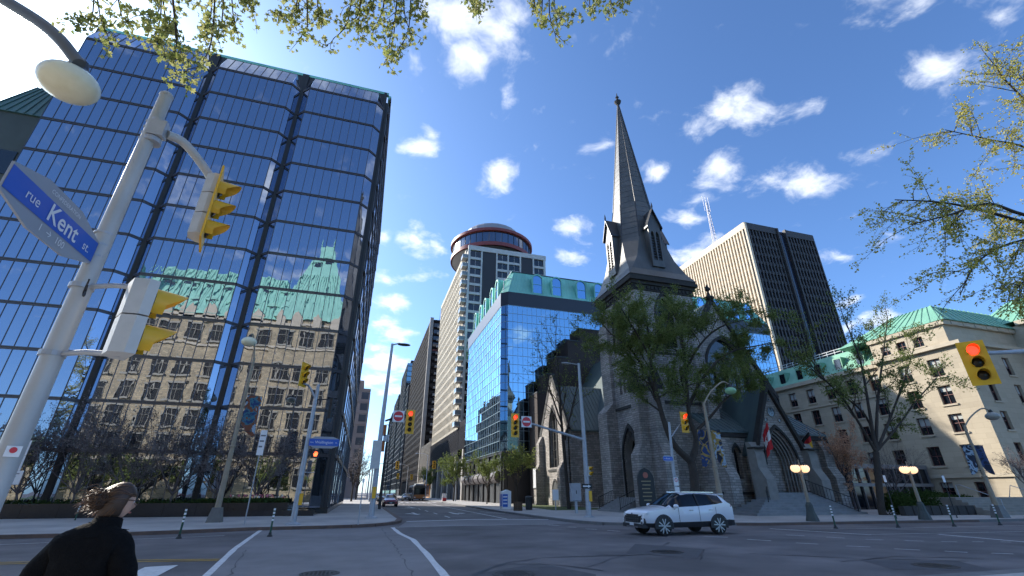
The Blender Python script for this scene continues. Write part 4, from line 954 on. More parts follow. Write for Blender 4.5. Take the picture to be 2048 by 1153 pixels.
# notices on the transept and by the doors
paper_m = M('poster_white', (.6, .6, .6), .6, c2=(.45, .45, .48), scale=9); poster_r = M('poster_red', (.35, .06, .07), .6, c2=(.5, .25, .25), scale=3)
def board(name, label, x, y0, y1, z0, z1, m, cat='poster'):
    t = thing(name, label, cat, (x, (y0 + y1) / 2, z0)); mb = MB(); mb.box(x - .06, x, y0, y1, z0, z1); mb.build('panel', m, t)
    mb = MB()
    for (a, b, c, d) in ((y0 - .05, y0, z0 - .05, z1 + .05), (y1, y1 + .05, z0 - .05, z1 + .05), (y0, y1, z0 - .05, z0), (y0, y1, z1, z1 + .05)): mb.box(x - .09, x, a, b, c, d)
    mb.build('frame', black_m, t)
board('notice_poster', 'white framed notice on the transept wall right of its window', QX - .02, 53.6, 55.4, 3.3, 5.2, paper_m); board('notice_poster', 'red framed notice below the white one on the transept', QX - .02, 53.7, 55.3, 1.7, 3.1, poster_r); board('notice_poster', 'pale framed notice on the left buttress side of the transept', QX - 1.25, 60.9, 62.1, 2.2, 4.6, paper_m)
nb = thing('notice_board', 'arched black church notice board beside the tower door', 'notice board', (22.3, 35.2, SW)); mb = MB(); n_op = (22.3, .75, .5, 2.6, 3.5); o = arch_outline(*n_op); mb.prism(o, lambda u, z: (u, 35.1, z), lambda u, z: (u, 35.25, z)); mb.build('panel', black_m, nb)
mb = MB(); mb.box(21.6, 21.7, 35.12, 35.22, SW, .5); mb.box(22.9, 23.0, 35.12, 35.22, SW, .5); mb.build('post', black_m, nb)
mb = MB(); mb.sphere((22.3, 35.09, 2.95), .24, .02, .24); mb.build('emblem', M('emblem_red', (.4, .12, .08), .5), nb)
mb = MB()
for k in range(6): mb.box(21.85 + (k % 2) * .08, 22.75 - (k % 3) * .07, 35.085, 35.099, 2.45 - k * .28, 2.53 - k * .28)
mb.build('text_lines', M('board_gold', (.3, .24, .12), .5), nb)
mb = MB(); mb.box(22.0, 22.6, 35.3, 35.34, 4.4, 4.46); 
# flags
flag_red = M('flag_red', (.55, .02, .03), .7); flag_white = M('flag_white', (.75, .75, .75), .7); flag_black = M('flag_black', (.02, .02, .02), .8); flag_gold = M('flag_gold', (.75, .42, .02), .7)
def flag(name, label, base, tip, drop, width, stripes, across=True, leaf=False):
    """a limp flag hanging from a slanted pole"""
    t = thing(name, label, 'flag', base); mb = MB(); mb.tube([base, tip], .03, 6); mb.build('pole', galv, t)
    a = Vector(base).lerp(Vector(tip), .35); b = Vector(tip); n, m = 10, 9
    def P(i, j):
        q = a.lerp(b, i / n); s = j / m; return q + Vector((math.sin(i * 1.3 + j * .25) * .09 * (.3 + s) - width * .12 * s, math.cos(i * 1.1) * .1 * s, -drop * s - .1 * s * math.sin(i)))
    mbs = {}
    for i in range(n):
        for j in range(m):
            k = stripes[min(len(stripes) - 1, int((j / m if across else i / n) * len(stripes)))]
            mbs.setdefault(k, MB()).quad(P(i, j), P(i + 1, j), P(i + 1, j + 1), P(i, j + 1))
    for k, q in mbs.items(): q.build('cloth', k, t, smooth=True)
    if leaf:
        mb = MB(); c = (P(5, 4) + P(5, 5)) / 2 + Vector((-.02, -.06, 0))
        pts = [(0, .26), (.07, .14), (.16, .17), (.13, .04), (.24, .0), (.1, -.12), (.03, -.12), (.03, -.25), (-.03, -.25), (-.03, -.12), (-.1, -.12), (-.24, 0), (-.13, .04), (-.16, .17), (-.07, .14)]
        mb.prism(pts, lambda u, z: c + Vector((u, -.012, z)), lambda u, z: c + Vector((u, .0, z))); mb.build('leaf_emblem', flag_red, t)
flag('flag', 'red and white flag hanging beside the church porch arch', (PX - 1.9, PY - .05, 5.6), (PX - 2.1, PY - 1.4, 7.0), 1.9, .6, [flag_red, flag_white, flag_red], leaf=True)
flag('flag', 'black red and gold flag right of the church porch', (37.2, AY0 - .05, 5.6), (37.4, AY0 - 1.3, 6.6), 1.2, .5, [flag_black, flag_red, flag_gold])

# ================================================================== OTHER BUILDINGS
# ---- stepped dark brick block behind the transept
brk = M('brown_brick', (.06, .045, .042), .9, brick=(.22, .075, .01, (.065, .047, .043), (.045, .034, .033), (.04, .034, .032)), bump=.2)
sb_ = thing('stepped_building', 'dark brown brick block with stepped parapet behind the transept', 'building', (31, 68, 0))
ST = [(24.6, 15.9), (26.1, 18.9), (28.0, 21.9), (30.3, 24.9), (32.5, 27.2)]
for i, (x, z) in enumerate(ST):
    x1 = ST[i + 1][0] if i + 1 < len(ST) else 37.5; mb = MB(); mb.box(x, x1, 66.6, 70.4, 0, z); w = mb.build('wall', brk, sb_); mb = MB(); mb.box(x - .05, x1, 66.5, 70.4, z, z + .18); mb.build('coping', dark_metal, w)

# ---- blue glass office with a green mansard
off_glass = mirror_glass('office_glass', (.40, .66, .84), .012, wave=.0015, wscale=(.6, .6, .4), refl=.66)
off_line = M('office_mullion', (.33, .42, .46), .4, .5)
GX, GY, GX1, GY1, GZ0, GZ1 = 20.3, 71.6, 80.0, 101.0, 7.6, 32.3
go = thing('glass_office', 'blue glass office block with green copper mansard behind the church', 'office building', (50, 86, 0))
mb = MB(); mb.box(GX + .5, GX1 - .3, GY + .5, GY1 - .1, 0, 35); mb.build('core', bank_soffit, go)
NR_ = 16; rh = (GZ1 - GZ0) / NR_; cw = .9
pm = MB(); pm.box(-cw / 2 + .02, cw / 2 - .02, 0, .03, -rh / 2 + .03, rh / 2 - .03); pm = pm.mesh('window_pane', off_glass)
rest = MB(); lines = MB(); cham = 1.0
ncol = int((GX1 - GX - cham) / cw)
for i in range(ncol):
    x = GX + cham + (i + .5) * cw
    for j in range(NR_):
        z = GZ0 + (j + .5) * rh
        if i < 18: inst(pm, 'window_pane', go, (x, GY, z), (rng.gauss(0, .001), 0, rng.gauss(0, .0012)))
        else: rest.box(x - cw / 2 + .02, x + cw / 2 - .02, GY, GY + .03, z - rh / 2 + .03, z + rh / 2 - .03)
    lines.box(x - cw / 2 - .02, x - cw / 2 + .02, GY - .04, GY + .04, GZ0, GZ1)
nyc = int((GY1 - GY - cham) / 1.45)
for i in range(nyc):
    y = GY + cham + (i + .5) * 1.45
    for j in range(NR_):
        z = GZ0 + (j + .5) * rh; a, b = rng.gauss(0, .004), rng.gauss(0, .004)
        rest.quad((GX + a, y - .7, z - rh / 2 + .03), (GX + b, y + .7, z - rh / 2 + .03), (GX + b, y + .7, z + rh / 2 - .03), (GX + a, y - .7, z + rh / 2 - .03))
    lines.box(GX - .04, GX + .04, y - .745, y - .705, GZ0, GZ1)
for j in range(NR_ + 1):
    z = GZ0 + j * rh; lines.box(GX + cham, GX1, GY - .06, GY + .05, z - .03, z + .03); lines.box(GX - .06, GX + .05, GY + cham, GY1, z - .03, z + .03); lines.bar((GX - .01, GY + cham, z), (GX + cham, GY - .01, z), .08, .06)
    if j < NR_: rest.quad((GX, GY + cham, z + .03), (GX + cham, GY, z + .03), (GX + cham, GY, z + rh - .03), (GX, GY + cham, z + rh - .03))
tag(rest.build('side_pane', off_glass, go), kind='stuff'); tag(lines.build('mullion', off_line, go), kind='stuff')
fas = M('office_fascia', (.028, .028, .036), .35)
mb = MB(); mb.slab([(GX - .1, GY + cham), (GX + cham, GY - .1), (GX1, GY - .1), (GX1, GY1), (GX - .1, GY1)], GZ1 + .04, 34.9); mb.build('fascia', fas, go)
MZ, MT, MI = 34.9, 40.2, 2.3
mb = MB(); mb.loft([[(GX, GY + cham, MZ), (GX + cham, GY, MZ), (GX1, GY, MZ), (GX1, GY1, MZ), (GX, GY1, MZ)], [(GX + MI, GY + MI + .5, MT), (GX + MI + .5, GY + MI, MT), (GX1 - MI, GY + MI, MT), (GX1 - MI, GY1 - MI, MT), (GX + MI, GY1 - MI, MT)]])
mans = mb.build('mansard', copper, go); mb = MB()
for i in range(96): x = GX + 1.3 + i * .6; xt = GX + MI + .7 + (x - GX - 1.3) * (GX1 - GX - 2 * MI - .9) / (GX1 - GX - 1.4); mb.bar((x, GY - .0, MZ), (xt, GY + MI - .0, MT), .05, .07)
for i in range(46): y = GY + 1.3 + i * .6; mb.bar((GX, y, MZ), (GX + MI, min(y + .2, GY1 - MI), MT), .05, .07)
tag(mb.build('standing_seam', copper, mans), kind='stuff'); mb = MB(); mb.box(GX + MI, GX1 - MI, GY + MI - .1, GY1 - MI, MT, MT + .15); mb.build('roof_cap', dark_metal, mans)
win_blue = mirror_glass('dormer_glass', (.35, .62, .9), .02, refl=.6)
def arched_dormer(fr_, c):
    o = MB(); op = (c, .95, MZ + .25, MZ + 3.3, MZ + 4.25)
    def rnd(half, spring): return [(c - half, MZ + .05)] + [(c - half * math.cos(PI * k / 10), spring + half * math.sin(PI * k / 10)) for k in range(11)] + [(c + half, MZ + .05)]
    A, B = rnd(1.15, MZ + 3.3), rnd(.88, MZ + 3.3)
    for k in range(len(A) - 1):
        o.quad(fr_(*A[k], .1), fr_(*A[k + 1], .1), fr_(*B[k + 1], .1), fr_(*B[k], .1)); o.quad(fr_(*A[k], .1), fr_(*A[k + 1], .1), fr_(*A[k + 1], 2.2), fr_(*A[k], 2.2)); o.quad(fr_(*B[k], .1), fr_(*B[k + 1], .1), fr_(*B[k + 1], .3), fr_(*B[k], .3))
    ob = o.build('dormer', copper, mans, fix=False); g = MB(); g.quad(*[fr_(*q, .25) for q in B]); g.build('dormer_pane', win_blue, mans, fix=False)
    b = MB(); b.bar(fr_(c - .88, MZ + 2.3, .22), fr_(c + .88, MZ + 2.3, .22), .07, .07); b.build('dormer_bar', copper, mans)
for c in (27.1, 31.0, 36.1, 39.9, 45, 49, 54, 58, 63.6, 67.5, 72.2, 75.6): arched_dormer(frY(GY), c)
for c in (76.5, 80.5, 86, 90, 95): arched_dormer(frX(GX), c)
mb = MB(); mb.tube([(GX + .3, GY + .5, 35), (GX + .3, GY + .5, 37), (GX + .6, GY + .6, 37.8), (GX + 1.6, GY + .9, 38.1), (GX + 2.3, GY + 1.1, 38.0)], .06, 6); mb.build('vent_pipe', galv, go)
arc = M('arcade_dark', (.018, .017, .018), .4)
mb = MB(); mb.box(GX + 2.2, GX1, GY + 2.6, GY1, 0, 7.5); mb.build('ground_floor', arc, go)
mb = MB()
for k in range(8): mb.box(GX + .25, GX + 1.1, GY + 1 + k * 3.9, GY + 1.9 + k * 3.9, SW, 7.5)
for k in range(10): mb.box(GX + 1.2 + k * 5.4, GX + 2.1 + k * 5.4, GY + .3, GY + 1.1, SW, 7.5)
islands(mb, 'column', arc, go); mb = MB()
for k in range(7): mb.lathe([(.9, 0), (.9, 3.0)], 12, (GX + .3, GY + 2.0 + k * 3.9, 3.9), Vector((0, 1, 0)))
islands(mb, 'awning', M('awning_brown', (.09, .075, .075), .5), go)
mb = MB(); mb.box(GX + .1, GX1, GY + .1, GY + .5, 7.2, 7.58); mb.box(GX + .1, GX + .5, GY + .5, GY1, 7.2, 7.58); mb.build('soffit_edge', fas, go)

# ---- dark slate podium, pale wall and shopfront along the side street
slate_m = M('podium_slate', (.014, .014, .018), .8, spec=.06, c2=(.02, .02, .026), scale=1.2); pale_conc = M('podium_concrete', (.36, .33, .29), .85, c2=(.28, .255, .22), scale=.6, bump=.1)
pod = thing('podium_block', 'dark slate podium with a concrete base beside the hotel', 'building', (26, 130, 0))
mb = MB(); mb.box(20.6, 46, 102, 109.9, 10.6, 16.8); mb.box(20.6, 30, 110.1, 160, 9.5, 15.6); mb.build('upper_wall', slate_m, pod)
mb = MB()
for k in range(42): mb.box(20.52, 20.6, 102.3 + k * 1.35, 102.36 + k * 1.35, 10.7, 15.5)
mb.build('cladding_joint', dark_metal, pod)
mb = MB(); mb.box(21.6, 46, 103, 160, 0, 10.5); mb.build('base_wall', M('podium_weathered', (.13, .125, .12), .85, c2=(.3, .29, .27), scale=.5, stretch=(1, 1, .15), mottle=(.5, .5, 1.4)), pod)
mb = MB()
for k in range(6): mb.box(20.7, 21.5, 104 + k * 9, 105.2 + k * 9, 0, 10.5)
islands(mb, 'pier', pale_conc, pod)
shop = thing('shopfront_block', 'pale ribbed wall over an orange shopfront down the street', 'building', (24, 172, 0))
mb = MB(); mb.box(20.8, 40, 160.2, 188, 4.4, 17.5); mb.build('upper_wall', pale_conc, shop); mb = MB()
for k in range(28): mb.box(20.68, 20.8, 160.6 + k * .98, 160.8 + k * .98, 4.5, 17.4)
mb.build('rib', pale_conc, shop); mb = MB(); mb.box(21.4, 40, 160.4, 188, 0, 4.4); mb.build('shop_wall', M('shop_orange', (.55, .22, .03), .6, c2=(.4, .15, .03), scale=1.5), shop)
mb = MB()
for k in range(8): mb.box(21.3, 21.39, 161 + k * 3.4, 163.4 + k * 3.4, .4, 3.8)
mb.build('shop_window', glass_dark, shop); mb = MB(); mb.box(19.6, 21.3, 160.4, 188, 4.2, 4.7); mb.build('canopy', pale_conc, shop)

# ---- hotel tower with a revolving restaurant
hot_beige = M('hotel_precast', (.52, .46, .36), .85, c2=(.44, .39, .30), scale=.3); hot_white = M('hotel_white', (.6, .585, .55), .8, c2=(.5, .49, .46), scale=.4); hot_panel = M('hotel_panel', (.035, .034, .038), .6)
HX, HY, HX1, HY1, HZ0, HZ1 = 21.0, 110.0, 44.3, 158.0, 16.0, 65.6
ho = thing('hotel_tower', 'tall beige hotel tower with a round revolving restaurant on top', 'hotel', (32, 134, 0))
NFh = 18; fh_ = (HZ1 - 1.2 - HZ0) / NFh
hg = MB(); hw = MB(); hf = MB()
mb = MB(); mb.box(HX + .5, HX1, HY + .5, HY1, 0, HZ1); mb.build('core', hot_panel, ho)
NC = 22; ys = HY + 3.0; cwid = (HY1 - ys) / NC
for j in range(NFh):
    z = HZ0 + j * fh_
    hf.box(HX - .12, HX + .5, ys, HY1, z - .38, z + .38)
    for i in range(NC): hg.box(HX + .25, HX + .3, ys + i * cwid + .3, ys + (i + 1) * cwid - .3, z + .35, z + fh_ - .35)
for i in range(NC + 1): hf.box(HX - .2, HX + .5, ys + i * cwid - .34, ys + i * cwid + .34, HZ0 - 1, HZ1 - .6)
hf.box(HX - .25, HX + .5, ys - .3, HY1, HZ1 - 1.3, HZ1)
tag(hf.build('precast_grid', hot_beige, ho), kind='stuff')
COLS = [(21.6, 24.7), (29.5, 32.5), (33.0, 36.2), (40.6, 43.6)]
for (a, b) in COLS:
    for j in range(NFh): z = HZ0 + j * fh_; hg.box(a + .12, b - .12, HY + .3, HY + .36, z + .45, z + fh_ - .3); hw.box(a, b, HY, HY + .5, z - .3, z + .42); hw.box((a + b) / 2 - .04, (a + b) / 2 + .04, HY + .2, HY + .32, z + .42, z + fh_ - .3)
for x in (21.0, 24.7, 29.1, 32.5, 36.2, 40.2, 43.6): hw.box(x, x + (.6 if x in (21.0, 43.6) else .42), HY - .08, HY + .5, HZ0 - 1, HZ1 - 1.2)
hw.box(HX - .02, HX1 + .1, HY - .12, HY + .5, HZ1 - 1.25, HZ1 + .2)
for (a, b) in ((25.12, 29.1), (36.62, 40.2)): 
    mb = MB(); mb.box(a, b, HY + .1, HY + .5, HZ0 - 1, HZ1 - 1.25); mb.build('dark_panel', hot_panel, ho)
tag(hg.build('window_pane', glass_dark, ho), kind='stuff'); tag(hw.build('white_frame', hot_white, ho), kind='stuff')
bal = MB(); bal.box(-1.5, 0, 0, 2.7, 0, .2); bal = bal.mesh('balcony', hot_white); bg_ = MB(); bg_.box(-1.5, -1.44, 0, 2.7, .2, 1.15); bg_.box(-1.5, 0, 0, .06, .2, 1.15); bg_.box(-1.5, 0, 2.64, 2.7, .2, 1.15); bg_ = bg_.mesh('balustrade', M('balcony_glass', (.22, .25, .26), .2))
for j in range(NFh): o = inst(bal, 'balcony', ho, (HX, HY + .2, HZ0 + j * fh_)); p = bpy.data.objects.new('balustrade', bg_); col.objects.link(p); p.parent = o
for j in range(NFh - 3, NFh): o = inst(bal, 'balcony', ho, (HX1 + 1.5, HY + 4, HZ0 + j * fh_)); p = bpy.data.objects.new('balustrade', bg_); col.objects.link(p); p.parent = o
mb = MB(); mb.box(HX - .05, HX, HY + .05, HY + 2.95, HZ0, HZ1 - 1.3); mb.build('balcony_wall', hot_panel, ho)
RC = Vector((31.6, 125.5, 0)); red_m = M('restaurant_red', (.24, .05, .045), .5); rest_wall = M('restaurant_metal', (.33, .33, .34), .45, .3)
mb = MB(); mb.lathe([(8, 64), (8, 66.8), (12.6, 68.6), (12.9, 68.6)], 64, RC); mb.build('restaurant_base', rest_wall, ho, smooth=R(30))
mb = MB(); mb.lathe([(12.9, 68.6), (13.1, 68.7), (13.1, 69.9), (12.9, 70.0)], 64, RC); mb.lathe([(12.9, 73.6), (13.3, 73.7), (13.3, 74.6), (12.6, 75.0), (9, 75.1)], 64, RC); mb.build('restaurant_rim', red_m, ho, smooth=R(30))
mb = MB(); mb.lathe([(12.6, 69.9), (12.6, 73.7)], 64, RC, caps=False); mb.build('restaurant_glass', mirror_glass('restaurant_glazing', (.3, .34, .42), .02, refl=.4), ho, smooth=R(30))
mb = MB()
for k in range(40): a = 2 * PI * k / 40; mb.bar(RC + Vector((12.65 * math.cos(a), 12.65 * math.sin(a), 70)), RC + Vector((12.65 * math.cos(a), 12.65 * math.sin(a), 73.6)), .12)
mb.build('restaurant_mullion', dark_metal, ho)
mb = MB(); mb.lathe([(9.2, 75.0), (9.2, 78.4), (8.8, 79.0), (.5, 79.2)], 24, RC); mb.build('restaurant_drum', rest_wall, ho)
mb = MB(); mb.bar((HX + .4, 157, 65), (HX + .4, 157, 68), .1); mb.build('aerial', galv, ho)

# ---- dark tower beyond the hotel
dk = M('dark_tower', (.016, .014, .014), .8, spec=.04, c2=(.022, .019, .019), scale=.2); 
dt = thing('dark_tower', 'dark brown tower with a pale corner pier beyond the hotel', 'tower', (34, 230, 0))
mb = MB(); mb.box(21.0, 50, 192, 276, 0, 72.5); mb.build('wall', dk, dt)
mb = MB(); mb.box(20.7, 22.2, 191.2, 192.6, 0, 73.2); mb.build('corner_pier', pale_conc, dt)
mb = MB(); mw = MB()
for j in range(22): z = 6 + j * 3.0; mb.box(22.6, 26.5, 191.7, 192, z, z + 1.7); mw.box(24, 26.5, 190.9, 191.9, z - .5, z - .3); mw.box(24, 26.5, 190.9, 190.95, z - .3, z + .4)
tag(mb.build('window_pane', glass_dark, dt), kind='stuff'); tag(mw.build('balcony', pale_conc, dt), kind='stuff')
mb = MB()
for j in range(23):
    for i in range(40): mb.box(20.94, 20.999, 193 + i * 2.05, 194.3 + i * 2.05, 6 + j * 2.9, 7.7 + j * 2.9)
tag(mb.build('side_window', M('dark_tower_glass', (.010, .009, .010), .8, spec=.04), dt), kind='stuff')
mb = MB(); mb.box(28, 44, 215, 250, 72.5, 76); mb.lathe([(.15, 76), (.05, 84)], 6, (26, 200, -3.5)); mb.build('roof_plant', dk, dt)

# ---- towers at the end of the street
far_glass = mirror_glass('far_glass', (.35, .52, .6), .05, refl=.45); far_line = M('far_mullion', (.10, .115, .125), .8, spec=.1); far_dark = M('far_dark', (.04, .04, .047), .8, spec=.1, c2=(.06, .06, .068), scale=.1)
def far_tower(name, label, x0, x1, y0, y1, z1, m, lm, fl=3.4, bay=3.0):
    t = thing(name, label, 'tower', ((x0 + x1) / 2, (y0 + y1) / 2, 0)); mb = MB(); mb.box(x0, x1, y0, y1, 0, z1); mb.build('wall', m, t); l = MB()
    for j in range(int(z1 / fl)): l.box(x0 - .15, x1 + .15, y0 - .15, y1 + .1, 3 + j * fl, 3.5 + j * fl)
    for i in range(int((x1 - x0) / bay) + 1): l.box(x0 + i * bay - .12, x0 + i * bay + .12, y0 - .18, y0, 3, z1)
    for i in range(int((y1 - y0) / bay) + 1):
        for X in (x0 - .18, x1): l.box(X, X + .18, y0 + i * bay - .12, y0 + i * bay + .12, 3, z1)
    tag(l.build('facade_grid', lm, t), kind='stuff'); r_ = MB(); r_.box(x0 + 2, x1 - 2, y0 + 2, y1 - 2, z1, z1 + 2.5); r_.build('roof_plant', far_dark, t); return t
far_tower('slab_tower', 'grey slab tower just past the dark tower', 20.5, 48, 279, 296, 62, far_dark, far_line)
far_tower('glass_tower', 'pale blue glass tower along the right of the distant street', 20, 50, 300, 350, 80, far_glass, far_line)
far_tower('glass_tower', 'dark green glass tower farther down the street', 19.5, 48, 356, 410, 70, mirror_glass('far_glass_dark', (.2, .32, .34), .08, refl=.3), far_line)
far_tower('glass_tower', 'slim glass tower at the far end of the street', 19, 46, 420, 470, 66, far_glass, far_line)
far_tower('distant_block', 'low grey block closing the end of the street', 24, 60, 520, 560, 30, far_dark, far_line)
pinkst = M('pink_precast', (.30, .25, .24), .85, c2=(.24, .2, .19), scale=.2)
lt = thing('precast_tower', 'pinkish precast tower behind the glass block on the left', 'tower', (-16, 165, 0))
mb = MB(); mb.box(-30, -.7, 150, 180, 0, 31.6); mb.box(-30, -.9, 151, 178, 0, 27.4) if False else None; mb.box(-30, -3.0, 150.5, 180, 31.6, 34.2); mb.build('wall', pinkst, lt)
mb = MB()
for j in range(8):
    for i in range(9): mb.box(-29.6 + i * 3.3, -27.5 + i * 3.3, 149.93, 150, 4.5 + j * 3.4, 6.6 + j * 3.4)
    for i in range(9): mb.box(-.7, -.63, 151 + i * 3.2, 153 + i * 3.2, 4.5 + j * 3.4, 6.6 + j * 3.4)
tag(mb.build('window_pane', M('pink_tower_glass', (.05, .05, .06), .2), lt), kind='stuff')
mb = MB()
for j in range(9): mb.box(-30.1, -.6, 149.85, 150, 3.6 + j * 3.4, 4.0 + j * 3.4)
tag(mb.build('sill_band', pinkst, lt), kind='stuff')
far_tower('precast_slab', 'grey office slab beyond the pinkish tower on the left', -40, -3.0, 260, 300, 26, far_dark, far_line)
far_tower('precast_slab', 'low office slab at the far left of the street', -45, -2.6, 380, 420, 26, pinkst, far_line)

# ---- striped concrete tower with antenna mast
fin_sunlit = M('tower_fin_sunlit', (.7, .58, .43), .8, c2=(.62, .51, .375), scale=.2); tw_glass = M('tower_glass', (.02, .022, .035), .12, spec=.8); tw_shaded = M('tower_shaded', (.045, .04, .038), .6)  # sun and shade are put into the fin colours of the two faces
sx = thing('striped_tower', 'office tower with vertical fins, pale on its sunlit side, dark on its shaded side, and a roof mast', 'tower', (120, 113, 0))
EX, EY, EX1, EY1, EZ = 107.0, 95.0, 135.0, 131.5, 80.2
mb = MB(); mb.box(EX + .4, EX1, EY + .4, EY1, 0, EZ - .5); mb.box(EX1 - 14.0, EX1 - 12.0, EY + .2, EY1, 0, EZ - 2); mb.build('core', tw_glass, sx)
fn_ = MB(); sp_ = MB(); fd = MB()
for i in range(30): y = EY + i * (EY1 - EY) / 29; fn_.box(EX - .35, EX + .45, y - .27, y + .27, 10, EZ)
for j in range(24): z = 8 + j * 3.05; sp_.box(EX + .1, EX + .42, EY, EY1, z, z + 1.25)
for i in range(23):
    x = EX + i * (EX1 - EX) / 22
    if 119.5 < x < 123: continue
    fd.box(x - .22, x + .22, EY - .1, EY + .45, 8, EZ)
for j in range(24): z = 8 + j * 3.05; fd.box(EX, 119.4, EY + .12, EY + .42, z, z + 1.0); fd.box(123, EX1, EY + .12, EY + .42, z, z + 1.0)
fd.box(EX - .1, 119.5, EY - .2, EY + .5, EZ - 2.2, EZ + .2); fd.box(123, EX1, EY - .2, EY + .5, EZ - 2.2, EZ + .2); fn_.box(EX - .4, EX + .45, EY, EY1, EZ - 2.0, EZ + .2)
tag(fn_.build('sunlit_fin', fin_sunlit, sx), kind='stuff'); tag(sp_.build('spandrel', M('tower_spandrel', (.2, .175, .14), .8), sx), kind='stuff'); tag(fd.build('shaded_fin', tw_shaded, sx), kind='stuff')
mb = MB(); mb.box(119.4, 123, EY - .15, EY - .02, 8, EZ - 3) if False else None; mb.box(119.3, 119.9, EY - .6, EY + .4, 0, EZ); mb.box(122.6, 123.2, EY - .6, EY + .4, 0, EZ); mb.build('recess_pier', tw_shaded, sx)
ms = MB(); mc = Vector((108.2 + 2, 112, EZ)); H_ = 20
for (a, b) in ((-.7, -.7), (.7, -.7), (0, .8)): ms.bar(mc + Vector((a, b, 0)), mc + Vector((a * .35, b * .35, H_)), .12)
for k in range(14):
    z = k * 1.45; s = 1 - .65 * z / H_; P3 = [mc + Vector((a * s, b * s, z)) for a, b in ((-.7, -.7), (.7, -.7), (0, .8))]; s2 = 1 - .65 * (z + 1.45) / H_; P4 = [mc + Vector((a * s2, b * s2, z + 1.45)) for a, b in ((-.7, -.7), (.7, -.7), (0, .8))]
    for q in range(3): ms.bar(P3[q], P3[(q + 1) % 3], .07); ms.bar(P3[q], P4[(q + 1) % 3], .06)
for a in (-1.2, 0, 1.2): ms.bar(mc + Vector((a, 0, H_ - 4)), mc + Vector((a, 0, H_ + 2.5)), .1)
ms.bar(mc + Vector((-1.2, 0, H_ - 4)), mc + Vector((1.2, 0, H_ - 4)), .08)
ms.build('antenna_mast', M('mast_white', (.55, .5, .5), .5), sx)

# ---- sandstone ministry building on the right
sand = M('sandstone', (.50, .44, .35), .88, brick=(1.3, .5, .012, (.52, .45, .335), (.46, .395, .295), (.40, .34, .255)), c2=(.86, .85, .84), scale=.25, bump=.12, bscale=8)
sand_trim = M('sandstone_trim', (.52, .45, .34), .85, c2=(.44, .38, .285), scale=1)
cop2 = M('copper_bright', (.22, .46, .32), .6, c2=(.16, .36, .26), scale=.6, stretch=(1, 1, .3))
win_frame = M('window_frame_red', (.13, .05, .045), .6); blind = M('window_blind', (.4, .42, .4), .6)
ju = thing('ministry_building', 'large sandstone building with green copper roofs on the right', 'government building', (70, 45, 0))
JX, JY, JYm, JYe = 58.0, 29.6, 38.2, 62.0
f = frX(JX); rows = [(4.6, 6.1), (7.3, 9.2), (10.1, 12.1), (13.0, 15.0)]
wl = MB(); gl = []
wcY = [32.3, 35.4]
def jrow(fr_, u0, u1, z0, z1, cols, sill, head, hw=.62): wall_open(wl, fr_, u0, u1, z0, z1, [(c, hw, sill, head, head) for c in cols], .35); gl.extend((fr_, c, hw, sill, head) for c in cols)
zz = [0, 3.2, 6.7, 9.6, 12.5, 15.8]
for k in range(5):
    s, h = [(.9, 2.6), (4.2, 6.1), (7.3, 9.1), (10.1, 12.0), (13.0, 14.9)][k]
    jrow(f, JY, JYm, zz[k], zz[k + 1], wcY, s, h); jrow(frX(JX + .9), JYm, JYe, zz[k], zz[k + 1], [39.6 + i * 3.0 for i in range(8)], s, h); jrow(frY(JY), JX, JX + 26, zz[k], zz[k + 1], [JX + 2.6 + i * 4.2 for i in range(6)], s, h, .55)
wl.quad((JX, JYm, 0), (JX + .9, JYm, 0), (JX + .9, JYm, 15.8), (JX, JYm, 15.8))
# attic storey
jrow(f, JY + .6, JYm, 16.2, 18.2, [33.0, 34.8, 36.6], 16.5, 17.6, .5); wall_open(wl, frY(JY + .6), JX + .6, JX + 26, 16.2, 18.2, [], .3); wl.quad((JX + .0, JY + .6, 16.2), (JX + .6, JY + .6, 16.2), (JX + .6, JY + .6, 18.2), (JX, JY + .6, 18.2))
wl.build('wall', sand, ju, fix=False)
cr = MB(); cr.box(JX - .45, JX + .3, JY - .45, JYm + .2, 15.8, 16.2); cr.box(JX + .3, JX + 26, JY - .45, JY + .3, 15.8, 16.2); cr.box(JX - .25, JX + .3, JY + .3, JYm + .1, 18.2, 18.7); cr.box(JX + .3, JX + 26, JY + .3, JY + .9, 18.2, 18.7); cr.box(JX + .5, JX + 1.2, JYm, JYe, 15.6, 16.1)
cr.box(JX - .2, JX, JY - .2, JYm, 3.0, 3.35); cr.box(JX, JX + 26, JY - .2, JY, 3.0, 3.35); cr.box(JX + .7, JX + .9, JYm + .02, JYe, 3.0, 3.35); cr.box(JX + .75, JX + .9, JYm + .02, JYe, 12.3, 12.5); cr.build('cornice', sand_trim, ju)
mb = MB()
for k in range(9): mb.box(JX - .3, JX - .25, JY + .8 + k * .8, JY + 1.2 + k * .8, 18.25, 18.6)
for k in range(12): mb.box(JX + 1 + k * 1.9, JX + 2 + k * 1.9, JY + .24, JY + .3, 18.25, 18.6)
tag(mb.build('dentil', sand_trim, ju), kind='stuff')
